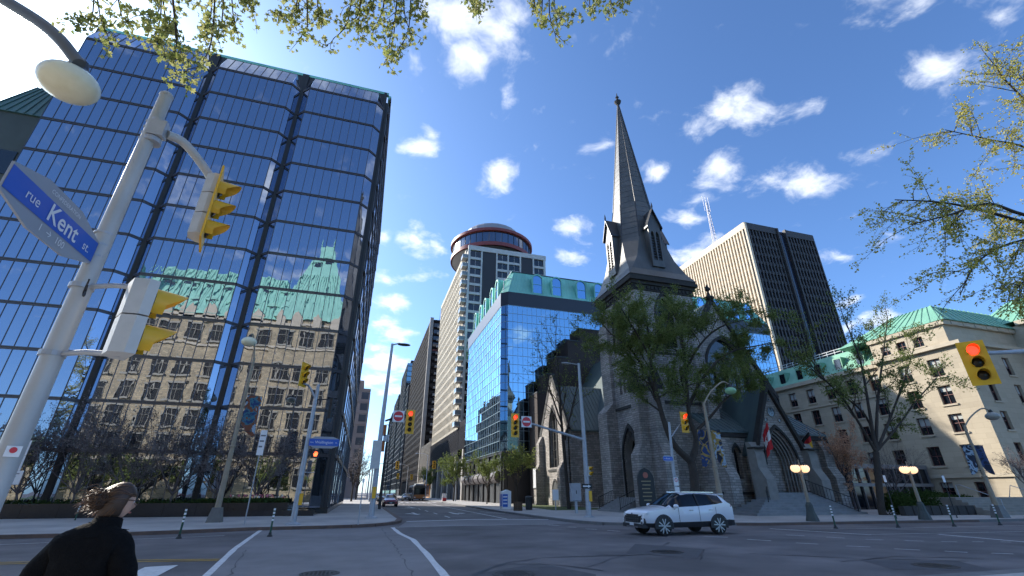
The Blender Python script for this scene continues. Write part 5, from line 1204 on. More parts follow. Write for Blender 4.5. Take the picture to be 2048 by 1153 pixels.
def jwindow(fr_, c, hw, s, h, k):
    g = MB(); g.quad(fr_(c - hw, s, .3), fr_(c + hw, s, .3), fr_(c + hw, h, .3), fr_(c - hw, h, .3)); o = g.build('window', glass_dark, ju, fix=False); b = MB()
    for u in (c - hw + .05, c, c + hw - .05): b.bar(fr_(u, s, .26), fr_(u, h, .26), .07, .05)
    for z in (s + .04, (s + h) / 2, h - .04): b.bar(fr_(c - hw, z, .26), fr_(c + hw, z, .26), .05, .07)
    b.build('window_frame', win_frame, o)
    if k % 3: q = MB(); zz_ = h - (h - s) * (.3 + .25 * (k % 2)); q.quad(fr_(c - hw + .06, zz_, .285), fr_(c + hw - .06, zz_, .285), fr_(c + hw - .06, h, .285), fr_(c - hw + .06, h, .285)); q.build('blind', blind, o, fix=False)
    q = MB(); q.bar(fr_(c - hw - .12, s - .1, -.03), fr_(c + hw + .12, s - .1, -.03), .2, .16); q.build('sill', sand_trim, o)
for k, (fr_, c, hw, s, h) in enumerate(gl): jwindow(fr_, c, hw, s, h, k * 7 // 3)
rf = MB(); rf.loft([[(JX - .3, JY + .1, 18.7), (JX + 26, JY + .1, 18.7), (JX + 26, JYm + 4, 18.7), (JX - .3, JYm + 4, 18.7)], [(JX + 4.2, JY + 3.2, 21.9), (JX + 23, JY + 3.2, 21.9), (JX + 23, JYm - 1, 21.9), (JX + 4.2, JYm - 1, 21.9)]]); roof = rf.build('hip_roof', cop2, ju)
mb = MB()
for k in range(11): y = JY + .5 + k * .95; mb.bar((JX - .25, y, 18.75), (JX + 4.2, JY + 3.2 + (JYm - 4.2 - JY) * k / 10, 21.95), .07, .09)
for k in range(24): mb.bar((JX + .5 + k * 1.05, JY + .12, 18.75), (JX + 4.4 + k * .8, JY + 3.2, 21.95), .07, .09)
mb.build('roof_seam', cop2, roof)
mb = MB(); mb.loft([[(JX + .6, JYm + .2, 16.1), (JX + 24, JYm + .2, 16.1), (JX + 24, JYe, 16.1), (JX + .6, JYe, 16.1)], [(JX + 2.6, JYm + .2, 19.0), (JX + 22, JYm + .2, 19.0), (JX + 22, JYe, 19.0), (JX + 2.6, JYe, 19.0)]]); ms_ = mb.build('mansard', cop2, ju)
for k in range(7): mb = MB(); y = 40.5 + k * 3.0; mb.box(JX + .95, JX + 2.6, y - .6, y + .6, 16.3, 18.1); d = mb.build('dormer', cop2, ju); mb = MB(); mb.box(JX + .9, JX + .95, y - .42, y + .42, 16.45, 17.9); mb.build('pane', glass_dark, d)
mb = MB()
for k in range(20): mb.bar((JX + 2.7, 39 + k * 1.15, 19), (JX + 2.7, 39 + k * 1.15, 19.7), .06)
for z in (19.7, 19.35): mb.bar((JX + 2.7, 39, z), (JX + 2.7, 61, z), .07)
mb.build('roof_rail', white_metal, ju)
# second pavilion farther right
jb = thing('ministry_pavilion', 'second sandstone pavilion with a green roof at the right edge', 'government building', (78, 26, 0))
mb = MB(); mb.box(69.5, 86, 22.2, 34, 0, 19.0); mb.build('wall', sand, jb); mb = MB(); mb.box(69.1, 86.4, 21.8, 29.4, 19.0, 19.5); mb.box(69.3, 86.2, 22.0, 29.4, 16.0, 16.4); mb.build('cornice', sand_trim, jb)
mb = MB(); mb.loft([[(69.2, 21.9, 19.5), (86.3, 21.9, 19.5), (86.3, 34, 19.5), (69.2, 34, 19.5)], [(73.2, 25.5, 22.9), (82, 25.5, 22.9), (82, 31, 22.9), (73.2, 31, 22.9)]]); rr_ = mb.build('hip_roof', cop2, jb); mb = MB()
for k in range(10): mb.bar((69.25, 22.3 + k * 1.2, 19.55), (73.2, 25.6 + k * .55, 22.95), .08, .1)
for k in range(16): mb.bar((69.6 + k * 1.05, 21.95, 19.55), (73.4 + k * .56, 25.5, 22.95), .08, .1)
mb.build('roof_seam', cop2, rr_)
for k in range(4):
    for z in (4.6, 8, 11.2): 
        mb = MB(); y = 23.6 + k * 2.6; mb.box(69.44, 69.5, y - .55, y + .55, z, z + 1.9); w = mb.build('window', glass_dark, jb); mb = MB(); mb.box(69.36, 69.44, y - .7, y + .7, z - .15, z); mb.build('sill', sand_trim, w)
# entrance canopy, steps, low wall
can = thing('entrance_canopy', 'low glazed entrance canopy in front of the sandstone building', 'canopy', (52, 40, SW)); mb = MB(); mb.box(46.5, 57.8, 36.5, 42, 3.9, 4.3); mb.box(46.5, 57.8, 36.4, 36.5, 2.2, 2.5); mb.build('roof', M('canopy_grey', (.22, .22, .22), .5), can); mb = MB(); mb.box(46.6, 57.6, 36.6, 41.8, SW, 3.9); mb.build('glazing', glass_dark, can); mb = MB()
for k in range(10): mb.box(46.5 + k * 1.22, 46.58 + k * 1.22, 36.42, 36.6, SW, 3.9)
mb.build('mullion', M('canopy_bar', (.16, .16, .165), .5), can)
stp = thing('stone_steps', 'wide stone steps at the right edge before the ministry building', 'steps', (50, 26, SW)); step_w = M('step_warm', (.3, .27, .23), .85, c2=(.22, .2, .17), scale=1.2)
for k in range(7): mb = MB(); mb.box(44.0 + k * .12, 75, 24.3 + k * .45, 24.3 + (k + 1) * .45 if k < 6 else 29.4, SW, SW + (k + 1) * .165); mb.build('step', step_w, stp)
mb = MB(); mb.tube([(45.6, 24.6, SW), (45.6, 24.6, 1.2), (46.2, 27.2, 2.2), (46.3, 27.6, 2.2), (46.3, 27.6, 1.2)], .03, 6); mb.tube([(52, 24.6, SW), (52, 24.6, 1.2), (52.3, 27.2, 2.2), (52.3, 27.6, 1.2)], .03, 6); mb.build('handrail', galv, stp)
lw_ = thing('boundary_wall', 'low dark stone wall with planting beside the church steps', 'wall', (41, 26.4, SW)); mb = MB()
for k in range(8): mb.box(37.4 + k * .85, 38.22 + k * .85, 26.0 - k * .05, 26.4 - k * .05, SW, .75 + (k % 2) * .01)
mb.build('block', M('dark_stone', (.05, .047, .045), .9, c2=(.035, .033, .03), scale=3, bump=.4), lw_)
# ---- dark copper-roofed block at the far left
tb = thing('corner_building', 'dark teal building with a hipped copper roof at the left edge', 'building', (-34, 52, 0))
teal = M('teal_stone', (.07, .085, .08), .7, c2=(.05, .06, .058), scale=.5); teal_r = M('teal_roof', (.05, .13, .12), .55, c2=(.04, .1, .095), scale=.6, stretch=(1, 1, .3))
mb = MB(); mb.box(-36.0, -32.1, 42.5, 66, 0, 33.0); mb.build('wall', teal, tb)
mb = MB(); mb.loft([[(-36.1, 42.3, 33.0), (-32.0, 42.3, 33.0), (-32.0, 66, 33.0), (-36.1, 66, 33.0)], [(-35.6, 45.0, 38.4), (-33.6, 45.0, 38.4), (-33.6, 62, 38.4), (-35.6, 62, 38.4)]]); tr_ = mb.build('roof', teal_r, tb); mb = MB()
for k in range(7): mb.bar((-36 + k * .65, 42.3, 33.1), (-35.6 + k * .33, 45.0, 38.45), .07, .09)
mb.lathe([(.25, 38.4), (.1, 39.0), (.2, 39.2), (.03, 40.3)], 8, (-33.8, 45.2, 0)); mb.bar((-34.2, 45.2, 39.6), (-33.4, 45.2, 39.9), .08); mb.build('roof_seam', teal_r, tr_)
for k in range(2):
    for z in (4, 8.5, 13, 17.5, 22, 26.5): mb = MB(); mb.box(-35.6 + k * 1.8, -34.2 + k * 1.8, 42.42, 42.5, z, z + 2.4); mb.build('window_pane', glass_dark, tb)

# ================================================================== TREES
def smooth_path(pts, n=4):
    """Catmull-Rom through pts"""
    P = [Vector(p) for p in pts]; Q = [P[0] * 2 - P[1]] + P + [P[-1] * 2 - P[-2]]; out = []
    for i in range(1, len(Q) - 2):
        for k in range(n):
            t = k / n; a, b, c, d = Q[i - 1:i + 3]
            out.append(.5 * ((2 * b) + (c - a) * t + (2 * a - 5 * b + 4 * c - d) * t * t + (3 * b - a - 3 * c + d) * t ** 3))
    return out + [P[-1]]
def limb(r, wood, tips, pts, r0, r1, P, shoots, length, start=.25, depth=2):
    path = smooth_path(pts); n = len(path); wood.tube(path, [r0 + (r1 - r0) * k / (n - 1) for k in range(n)], 9 if r0 > .08 else 6, caps=False)
    for k in range(shoots):
        t = start + (1 - start) * (k + r.random()) / shoots; i = min(int(t * (n - 1)), n - 2); p = path[i].lerp(path[i + 1], t * (n - 1) - i)
        ax = (path[i + 1] - path[i]).normalized(); s = ax.cross(rand_dir(r))
        if s.length < .05: continue
        a = R(r.uniform(*P['ang'])); d = (ax * math.cos(a) + s.normalized() * math.sin(a)).normalized()
        grow(r, wood, tips, p, d, length * r.uniform(.6, 1.2), max((r0 + (r1 - r0) * t) * P['rk'], P['rmin']), depth, P)
    grow(r, wood, tips, path[-1], (path[-1] - path[-2]).normalized(), length, r1, depth, P)
# the big forked tree before the church
TP = dict(wander=.25, up=.02, up_end=-.05, taper=.55, kids=(0, 3, 4, 4), ang=(25, 70), rk=.45, lk=.62, rmin=.009, seg=4, leaf_depth=1)
r = random.Random(41); t = thing('street_tree', 'large forked tree with fresh green leaves in front of the church tower', 'tree', (22.0, 29.0, SW)); wood = MB(); tips = []
def pxs(l): return [atY(x, y, Y) for x, y, Y in l]
fork = atY(1383, 925, 29.0)
wood.tube(smooth_path([(22.0, 29, 0), (22.0, 29, .5), fork - Vector((0, 0, 1.2)), fork]), [.48, .42, .38, .35, .33, .32, .31, .3, .3, .29, .28, .28, .28][:13], 12, caps=False)
limb(r, wood, tips, [fork] + pxs([(1345, 885, 28.8), (1320, 815, 28.7), (1302, 725, 28.4), (1295, 650, 28.2)]), .26, .07, TP, 12, 1.9, .45)
limb(r, wood, tips, pxs([(1320, 815, 28.7), (1296, 755, 29.2), (1262, 700, 29.8), (1222, 668, 30.2)]), .15, .05, TP, 11, 1.8, .35)
limb(r, wood, tips, [fork] + pxs([(1392, 880, 29.1), (1378, 830, 29.2), (1372, 750, 29.0), (1362, 660, 28.6)]), .24, .07, TP, 12, 1.9, .5)
limb(r, wood, tips, pxs([(1390, 865, 29.1), (1420, 835, 28.8), (1450, 800, 28.4), (1490, 770, 28.0)]), .13, .05, TP, 7, 1.6, .55)
limb(r, wood, tips, pxs([(1378, 810, 29.2), (1410, 750, 29.6), (1460, 705, 30.0), (1525, 690, 30.2)]), .14, .05, TP, 12, 1.8, .3)
limb(r, wood, tips, pxs([(1372, 740, 29.0), (1400, 690, 28.2), (1440, 655, 27.6), (1490, 640, 27.2)]), .1, .04, TP, 10, 1.7, .3)
limb(r, wood, tips, pxs([(1303, 720, 28.4), (1275, 670, 27.6), (1250, 630, 27.2)]), .09, .04, TP, 7, 1.6, .3)
limb(r, wood, tips, pxs([(1302, 720, 28.4), (1330, 660, 29.4), (1340, 620, 29.8)]), .09, .04, TP, 6, 1.5, .3)
finish_tree(t, r, wood, tips, leaf_church, 78000, .115, .5, .45)
# open vase-shaped tree before the ministry
TV = dict(wander=.16, up=.06, up_end=.02, taper=.6, kids=(0, 3, 4, 4), ang=(15, 45), rk=.5, lk=.66, rmin=.008, seg=4, leaf_depth=0)
r = random.Random(42); b = Vector((37.4, 27.6, SW)); t = thing('street_tree', 'open vase-shaped tree with sparse leaves before the sandstone building', 'tree', b); wood = MB(); tips = []
fk = atY(1752, 905, 27.6); wood.tube(smooth_path([b - Vector((0, 0, .1)), b + Vector((0, 0, .6)), fk]), [.34, .3, .28, .26, .25, .24, .24, .23, .22], 10, caps=False)
for l, r0 in (([(1720, 850, 27.4), (1680, 790, 27.0), (1620, 735, 26.6)], .12), ([(1735, 800, 27.6), (1720, 720, 27.4), (1690, 640, 27.0)], .14), ([(1755, 810, 27.8), (1765, 720, 28.2), (1775, 640, 28.4)], .14), ([(1775, 850, 27.8), (1805, 770, 28.4), (1830, 690, 29.0)], .13), ([(1790, 860, 27.4), (1835, 800, 27.0), (1870, 760, 26.8)], .09), ([(1730, 830, 28), (1650, 760, 29), (1600, 680, 29.4)], .1)):
    limb(r, wood, tips, [fk] + pxs(l), r0, .04, TV, 9, 1.7, .3)
finish_tree(t, r, wood, tips, leaf_church, 13000, .14, .45, .2)
# leaning bare tree left of the church
r = random.Random(43); b = Vector((19.9, 45.5, SW)); t = thing('street_tree', 'tall dark tree with few leaves beside the transept gable', 'tree', b); wood = MB(); tips = []
limb(r, wood, tips, [b] + pxs([(1128, 900, 45.4), (1122, 830, 45.2), (1118, 760, 45), (1112, 690, 45)]), .2, .05, TV, 12, 2.4, .3)
limb(r, wood, tips, pxs([(1130, 880, 45.4), (1148, 800, 45.6), (1165, 740, 45.8)]), .1, .04, TV, 7, 2.2, .2); limb(r, wood, tips, pxs([(1124, 850, 45.2), (1100, 780, 45), (1085, 730, 44.8)]), .1, .04, TV, 7, 2.2, .2)
finish_tree(t, r, wood, tips, leaf_church, 1500, .16, .3)
# small trees
SM = dict(wander=.2, up=.05, taper=.6, kids=(0, 3, 4, 4), ang=(20, 50), rk=.6, lk=.66, rmin=.006, seg=3, depth=3, l0=.34, limb_tilt=(12, 42), limb_r=.55, leaf_depth=1)
tree('ornamental_tree', 'small bare tree with orange buds right of the church porch', (42.4, 33.6, SW), 8.6, 51, SM, leaf_orange, 9000, .12, .22, 'small bare trees before the ministry', trunk_r=.1, trunk_h=.2, limbs=8, barkm=twig_m)
tree('ornamental_tree', 'small bare grey tree right of the forked street tree', (46.4, 32.5, SW), 6.2, 52, SM, leaf_shrub, 1200, .08, .2, 'small bare trees before the ministry', trunk_r=.08, trunk_h=.22, limbs=7, barkm=twig_m)
tree('ornamental_tree', 'pale bare tree at the right edge above the stone steps', (55.0, 27.4, 1.2), 5.0, 53, SM, leaf_shrub, 1500, .08, .2, 'small bare trees before the ministry', trunk_r=.08, trunk_h=.2, limbs=7, barkm=twig_m)
ST_ = dict(SM); 
tree('pavement_tree', 'young green tree beside the newspaper box on the side street', (18.2, 57, SW), 7.0, 61, ST_, leaf_spring, 3600, .17, .35, 'young trees along the side street', trunk_r=.09, trunk_h=.34, limbs=6)
tree('pavement_tree', 'young green tree in front of the glass office arcade', (18.0, 71, SW), 7.0, 62, ST_, leaf_church, 3600, .18, .35, 'young trees along the side street', trunk_r=.09, trunk_h=.34, limbs=6)
tree('pavement_tree', 'green tree before the slate podium down the side street', (17.6, 96, SW), 8.5, 63, ST_, leaf_church, 5000, .22, .5, 'young trees along the side street', trunk_r=.12, trunk_h=.3, limbs=7)
tree('pavement_tree', 'bright green tree beside the bus down the street', (18.8, 150, SW), 9.0, 64, ST_, leaf_spring, 3500, .3, .6, 'young trees along the side street', trunk_r=.12, trunk_h=.3, limbs=6)
tree('pavement_tree', 'bare brown tree on the left pavement beyond the glass block', (-1.4, 98, SW), 11, 65, SM, leaf_shrub, 1800, .16, .4, 'bare trees along the left pavement', trunk_r=.16, trunk_h=.25, limbs=7)
tree('pavement_tree', 'farther bare brown tree on the left pavement', (-.8, 122, SW), 11, 66, SM, leaf_shrub, 1800, .16, .4, 'bare trees along the left pavement', trunk_r=.16, trunk_h=.25, limbs=7)
# hedge and shrubs before the ministry
r = random.Random(9)
for i, (x, y, w, h, lab) in enumerate([(39.2, 27.6, 2.4, 1.5, 'dark evergreen shrub right of the church steps'), (42.2, 28.0, 2.6, 1.7, 'dark evergreen shrub behind the double-globe lamp'), (46.0, 29.6, 2.4, 1.6, 'dark evergreen shrub below the bare grey tree'), (49.6, 31.0, 2.2, 1.5, 'dark evergreen shrub beside the wide stone steps'), (53.2, 31.5, 2.0, 1.3, 'dark shrub at the foot of the sandstone wall')]):
    t = thing('evergreen_shrub', lab, 'shrub', (x, y, SW), 'evergreen shrubs before the ministry'); mb = MB(); st_ = MB()
    for k in range(5): a = k * 1.3; st_.tube([(x, y, SW), (x + math.cos(a) * w * .3, y + math.sin(a) * .3 * w, SW + h * .6)], [.03, .01], 4)
    st_.build('stem', bark, t)
    for _ in range(2600):
        d = rand_dir(r); q = r.random() ** .4; bump = 1 + .25 * mnoise.noise(d * 2.2 + Vector((i * 5, 0, 0))); add_leaf(mb, Vector((x + d.x * w * q * bump * .62, y + d.y * w * .45 * q, SW + h * .5 + d.z * h * .55 * q * bump)), .14, r)
    mb.build('foliage', leaf_dark, t, fix=False)
# overhanging maple above the camera, twigs hanging into the top of the picture
r = random.Random(71); b = Vector((-1.2, -4.5, SW)); t = thing('maple_tree', 'maple whose leafy twigs hang into the top of the view', 'tree', b); wood = MB(); tips = []
def pd(x, y, d): return CAM + ray(x, y) / F_PX * d
tt = b + Vector((.1, .3, 6.2)); wood.tube(smooth_path([b - Vector((0, 0, .1)), b + Vector((0, 0, .5)), b + Vector((.1, 0, 3)), tt]), [.42, .34, .32, .3, .3, .29, .28, .28, .27, .26, .26, .25, .25], 12, caps=False)
MP = dict(wander=.3, up=-.03, up_end=-.12, taper=.5, kids=(0, 3, 4), ang=(25, 60), rk=.6, lk=.6, rmin=.003, seg=4, leaf_depth=1)
targets = [(190, -40, 5.4), (330, -60, 5.2), (470, -60, 5.6), (600, -70, 5.8), (720, -60, 6.0), (820, -70, 6.2), (945, -70, 6.4), (1100, -60, 6.2), (1210, -70, 6.4)]
tipset = {0: [(160, 60), (215, 85), (255, 60)], 1: [(300, 95), (350, 120), (372, 150), (340, 60), (290, 40)], 2: [(400, 140), (430, 60), (470, 70), (400, 90), (500, 30)], 3: [(560, 45), (600, 80), (640, 60), (590, 20)], 4: [(655, 95), (690, 60), (720, 75), (740, 30)], 5: [(770, 140), (800, 110), (825, 80), (775, 90), (830, 30), (745, 75)], 6: [(948, 18), (935, 5), (960, 10)], 7: [(1085, 60), (1110, 85), (1130, 40), (1080, 30)], 8: [(1180, 35), (1240, 8), (1200, 15), (1255, 2)]}
alltips = []
for i, (x, y, d) in enumerate(targets):
    e = pd(x, y, d); mid = tt.lerp(e, .55) + Vector((0, 0, .9)); path = smooth_path([tt, tt.lerp(mid, .5) + Vector((0, 0, .4)), mid, e]); wood.tube(path, [.11 - .09 * k / (len(path) - 1) for k in range(len(path))], 7, caps=False)
    for (px, py) in tipset[i]:
        q = pd(px + r.uniform(-6, 6), py - 8, d + r.uniform(-.5, .5)); m_ = e.lerp(q, .5) + rand_dir(r) * .12; tw_ = smooth_path([path[-3], m_, q], 5); wood.tube(tw_, [.013 - .009 * k / (len(tw_) - 1) for k in range(len(tw_))], 4, caps=False)
        for k in range(3, len(tw_)): alltips.append((tw_[k], tw_[k] - tw_[k - 1]))
        for k in range(9 if i < 6 else 5):
            s = tw_[r.randrange(3, len(tw_))]; dd = rand_dir(r); dd.z -= .5; en = s + dd.normalized() * r.uniform(.12, .34); md = s.lerp(en, .5) + rand_dir(r) * .03; wood.tube([s, md, en], [.005, .004, .002], 3, caps=False)
            for w_ in (md, en, s.lerp(en, .75)): alltips.append((w_, en - s))
wood.build('trunk', bark, t, smooth=True)
lm = MB()
def lobed_leaf(mb, p, s, r):
    """a small three-lobed leaf"""
    d = rand_dir(r); d.z -= .45; d.normalize(); u = d.cross(rand_dir(r))
    if u.length < .1: return
    u.normalize(); n = d.cross(u); f_ = n * s * .18; i = len(mb.v)
    P2 = [(0, 0, 0), (.16, .30, 1), (.52, .36, 1), (.3, .55, 1), (.36, .82, .5), (.14, .74, .3), (0, 1.05, 0), (-.14, .74, .3), (-.36, .82, .5), (-.3, .55, 1), (-.52, .36, 1), (-.16, .30, 1)]
    mb.v += [tuple(p + u * a * s + d * b_ * s + f_ * c) for a, b_, c in P2]; mb.f.append((i, i + 1, i + 2, i + 3, i + 4, i + 5, i + 6)); mb.f.append((i, i + 6, i + 7, i + 8, i + 9, i + 10, i + 11)); mb.m += [0, 0]
for (p, dv) in alltips:
    for _ in range(r.choice((2, 3, 4, 5))): lobed_leaf(lm, p - dv * r.random() * .3 + rand_dir(r) * .06, r.uniform(.04, .085), r)
lm.build('crown', leaf_maple, t, fix=False)
# elm reaching in from the right
r = random.Random(72); b = Vector((45.5, 1.0, SW)); t = thing('elm_tree', 'yellow-green budding elm reaching in from the right edge', 'tree', b); wood = MB(); alltips = []
tt = Vector((45.2, 1.6, 11.0)); wood.tube(smooth_path([b - Vector((0, 0, .1)), b + Vector((0, 0, .6)), Vector((45.3, 1.3, 6)), tt]), [.7, .6, .55, .52, .5, .5, .48, .46, .45, .44, .43, .42, .4], 12, caps=False)
mains = [([(2160, 470, 28.1), (2048, 445, 28.1), (1960, 420, 27.4), (1880, 405, 26.8), (1790, 400, 26.2)], .09), ([(2160, 450, 27.4), (2048, 430, 27.4), (1975, 408, 26.8), (1900, 430, 25.6), (1820, 450, 25.0)], .08), ([(2180, 380, 28.7), (2060, 300, 29.3), (1980, 280, 29.3), (1890, 260, 28.7)], .07), ([(2180, 330, 29.3), (2080, 230, 29.9), (2010, 160, 30.5), (1990, 130, 30.5)], .07), ([(2170, 480, 26.2), (2048, 480, 25.6), (1960, 520, 25.0), (1920, 590, 24.4)], .06), ([(2170, 520, 26.2), (2080, 540, 25.6), (2030, 580, 25.0)], .05), ([(2170, 300, 28.7), (2070, 200, 28.7), (2046, 150, 28.7)], .06)]
lm = MB()
for (l, r0) in mains:
    r0 *= 2.2
    P_ = [tt, tt.lerp(pd(*l[0]), .6) + Vector((0, 0, .3))] + [pd(*q) for q in l]; path = smooth_path(P_, 5); n = len(path); wood.tube(path, [r0 * (1 - .85 * k / (n - 1)) for k in range(n)], 6, caps=False)
    for k in range(26):
        i = r.randrange(int(n * .35), n - 1); s = path[i]; ax = (path[i + 1] - path[i]).normalized(); sd = ax.cross(rand_dir(r))
        if sd.length < .1: continue
        a = R(r.uniform(20, 60)); d_ = ax * math.cos(a) + sd.normalized() * math.sin(a); L_ = r.uniform(1.2, 3.6); e = s + d_ * L_ + Vector((0, 0, -.25 * L_)); m_ = s.lerp(e, .5) + Vector((0, 0, .2)) + rand_dir(r) * .15; tw_ = smooth_path([s, m_, e], 4); wood.tube(tw_, [.026 - .02 * q / (len(tw_) - 1) for q in range(len(tw_))], 4, caps=False)
        for q in range(1, len(tw_)): alltips.append(tw_[q])
        for _ in range(10):
            s2 = tw_[r.randrange(1, len(tw_))]; dd = rand_dir(r) * .8 + d_; dd.z -= .35; e2 = s2 + dd.normalized() * r.uniform(.4, 1.2); wood.tube([s2, s2.lerp(e2, .5) + rand_dir(r) * .08, e2], [.010, .008, .004], 3, caps=False)
            for f_ in (.25, .45, .6, .75, .9, 1): alltips.append(s2.lerp(e2, f_))
for p in alltips:
    for _ in range(r.choice((1, 1, 2, 2))): add_leaf(lm, p + rand_dir(r) * .1, r.uniform(.09, .165), r, .3)
wood.build('trunk', bark, t, smooth=True); lm.build('crown', leaf_yellow, t, fix=False)

# ================================================================== STREET FURNITURE
def rotz(a): return Matrix.Rotation(a, 4, 'Z')
def face_frame(loc, rz): return Matrix.Translation(loc) @ rotz(rz) @ Matrix.Rotation(R(90), 4, 'X')     # XY plane of a sign facing local -Y after rz
def signal_parts(parent, loc, rz, sections, lit=None, plate=True, s=.30, back=sig_yellow, tilt=0, visor=sig_yellow):
    """traffic signal head as parts of a pole: housing (> back plate, lens, visor); faces -Y before rz"""
    m4 = Matrix.Translation(loc) @ rotz(rz); W, Hs = s * 1.22, s * 1.22; Ht = Hs * sections
    def lb(fn): mb = MB(); fn(mb); mb.v = [tuple(m4 @ Vector(v)) for v in mb.v]; return mb
    off = OFF[parent.name]
    def bld(mb, name, mat, par): o = mb.build(name, mat, par); return o
    def housing(mb):
        for k in range(sections):
            z = Ht / 2 - Hs * (k + .5); w, d = W / 2, s * .62
            mb.prism([(-w, 0), (-w, d * .45), (-w * .55, d), (w * .55, d), (w, d * .45), (w, 0)], lambda a, b: (a, b, z - Hs / 2 + .008), lambda a, b: (a, b, z + Hs / 2 - .008))
    h = bld(lb(housing), 'signal_housing', back, parent)
    if plate: bld(lb(lambda mb: mb.box(-W * .82, W * .82, -.012, .012, -Ht / 2 - W * .25, Ht / 2 + W * .25)), 'back_plate', sig_yellow, h)
    for k in range(sections):
        z = Ht / 2 - Hs * (k + .5)
        bld(lb(lambda mb: mb.lathe([(s * .46, 0), (s * .44, .02), (s * .25, .045), (.01, .055)], 18, (0, -.012, z), Vector((0, -1, 0)))), 'lens', lens_red if lit == k else lens_dark, h)
        def vis(mb):
            n = 14; r0 = s * .5; L = s * .95; a0 = R(-50); a1 = R(230); i0 = []
            for e, (yy, rr) in enumerate(((-.012, r0), (-L, r0 * .97))):
                for q in range(n + 1):
                    a = a0 + (a1 - a0) * q / n; yq = yy if e == 0 else -.012 - (L) * (.35 + .65 * max(0, math.sin(a)) ** .6 if math.sin(a) > 0 else .35); mb.v.append((rr * math.cos(a), yq, z + rr * math.sin(a)))
            for q in range(n): mb.f.append((q, q + 1, n + 2 + q, n + 1 + q)); mb.m.append(0)
        mb = MB(); vis(mb); mb.v = [tuple(m4 @ Vector(v)) for v in mb.v]; o = mb.build('visor', visor, h, smooth=True, fix=False)
    return h
def ped_signal(parent, loc, rz, lit=True):
    m4 = Matrix.Translation(loc) @ rotz(rz); mb = MB(); mb.box(-.2, .2, 0, .2, -.22, .22); mb.v = [tuple(m4 @ Vector(v)) for v in mb.v]; h = mb.build('pedestrian_signal', black_m, parent)
    if lit:
        mb = MB(); o = [(-.09, -.14), (.06, -.14), (.1, 0), (.09, .1), (.05, .02), (.045, .14), (.01, .03), (-.02, .15), (-.035, .03), (-.075, .12), (-.075, -.02), (-.13, .02)]
        mb.prism(o, lambda a, b: m4 @ Vector((a, -.012, b)), lambda a, b: m4 @ Vector((a, -.004, b))); mb.build('hand_symbol', M('hand_orange', (.9, .2, .05), .4, emit=((1, .13, .03), 1.3)), h)
    return h
def pole_part(parent, pts, rad, mat, name='pole', n=12): mb = MB(); mb.tube(pts, rad, n); return mb.build(name, mat, parent, smooth=R(50))
def foot(parent, x, y, z, mat, r0=.28, h=.1): mb = MB(); mb.lathe([(r0, 0), (r0, h * .4), (r0 * .55, h)], 12, (x, y, z)); return mb.build('foot', mat, parent)
def flat_sign(parent, name, loc, rz, w, h, mat, depth=.02):
    m4 = Matrix.Translation(loc) @ rotz(rz); mb = MB(); mb.box(-w / 2, w / 2, 0, depth, -h / 2, h / 2); mb.v = [tuple(m4 @ Vector(v)) for v in mb.v]; return mb.build(name, mat, parent)
def disc_on(parent, loc, rz, r, mat, name, bar=None, ring=None, off=-.006):
    m4 = Matrix.Translation(loc) @ rotz(rz); mb = MB()
    if ring: 
        n = 24
        for k in range(n):
            a, b = 2 * PI * k / n, 2 * PI * (k + 1) / n; mb.quad(*[m4 @ Vector((q * math.cos(c), off, q * math.sin(c))) for q, c in ((r, a), (r, b), (ring, b), (ring, a))])
        mb.quad(*[m4 @ Vector((a, off, b)) for a, b in ((-r * .72, r * .6), (-r * .6, r * .72), (r * .72, -r * .6), (r * .6, -r * .72))])
    else: mb.quad(*[m4 @ Vector((r * math.cos(2 * PI * k / 24), off, r * math.sin(2 * PI * k / 24))) for k in range(24)])
    o = mb.build(name, mat, parent, fix=False)
    if bar: mb = MB(); mb.quad(*[m4 @ Vector((a, off - .004, b)) for a, b in ((-r * .75, -r * .17), (r * .75, -r * .17), (r * .75, r * .17), (-r * .75, r * .17))]); mb.build('white_bar', sign_white, parent, fix=False)
    return o
def letters(body, size, mat, parent, loc, rz, **k):
    off = OFF[parent.name]; return lettering(body, size, mat, parent, face_frame(Vector(loc) - off, rz), **k)
def no_entry(parent, loc, rz=0, s=.62):
    b = flat_sign(parent, 'no_entry_sign', loc, rz, s, s, sign_white); disc_on(b, loc, rz, s * .44, sign_red, 'red_disc', bar=True); return b
def street_sign(parent, loc, rz, text, w=1.15, h=.26):
    """blue name plate with grey lens-shaped edges"""
    m4 = Matrix.Translation(loc) @ rotz(rz); mb = MB(); o = [(-w / 2, -h * .5), (-w * .28, -h * .85), (w * .28, -h * .85), (w / 2, -h * .5), (w / 2, h * .5), (w * .28, h * .85), (-w * .28, h * .85), (-w / 2, h * .5)]
    mb.prism(o, lambda a, b: m4 @ Vector((a, 0, b)), lambda a, b: m4 @ Vector((a, .02, b))); g = mb.build('name_plate', sign_grey, parent)
    mb = MB(); mb.quad(*[m4 @ Vector((a, -.004, b)) for a, b in ((-w / 2, -h / 2), (w / 2, -h / 2), (w / 2, h / 2), (-w / 2, h / 2))]); mb.build('blue_band', sign_blue, g, fix=False)
    for (t_, sz, dx) in text: lettering(t_, sz, sign_white, g, face_frame(Vector(loc) - OFF[parent.name], 0) if rz == 0 else Matrix.Translation(Vector(loc) - OFF[parent.name]) @ rotz(rz) @ Matrix.Translation((dx, -.008, 0)) @ Matrix.Rotation(R(90), 4, 'X')) if rz else lettering(t_, sz, sign_white, g, Matrix.Translation(Vector(loc) - OFF[parent.name] + Vector((dx, -.008, 0))) @ Matrix.Rotation(R(90), 4, 'X'))
    return g
pole_grey = M('pole_pale_grey', (.45, .45, .44), .5, .15, c2=(.38, .38, .37), scale=4, mottle=(2, .9, 1.1))
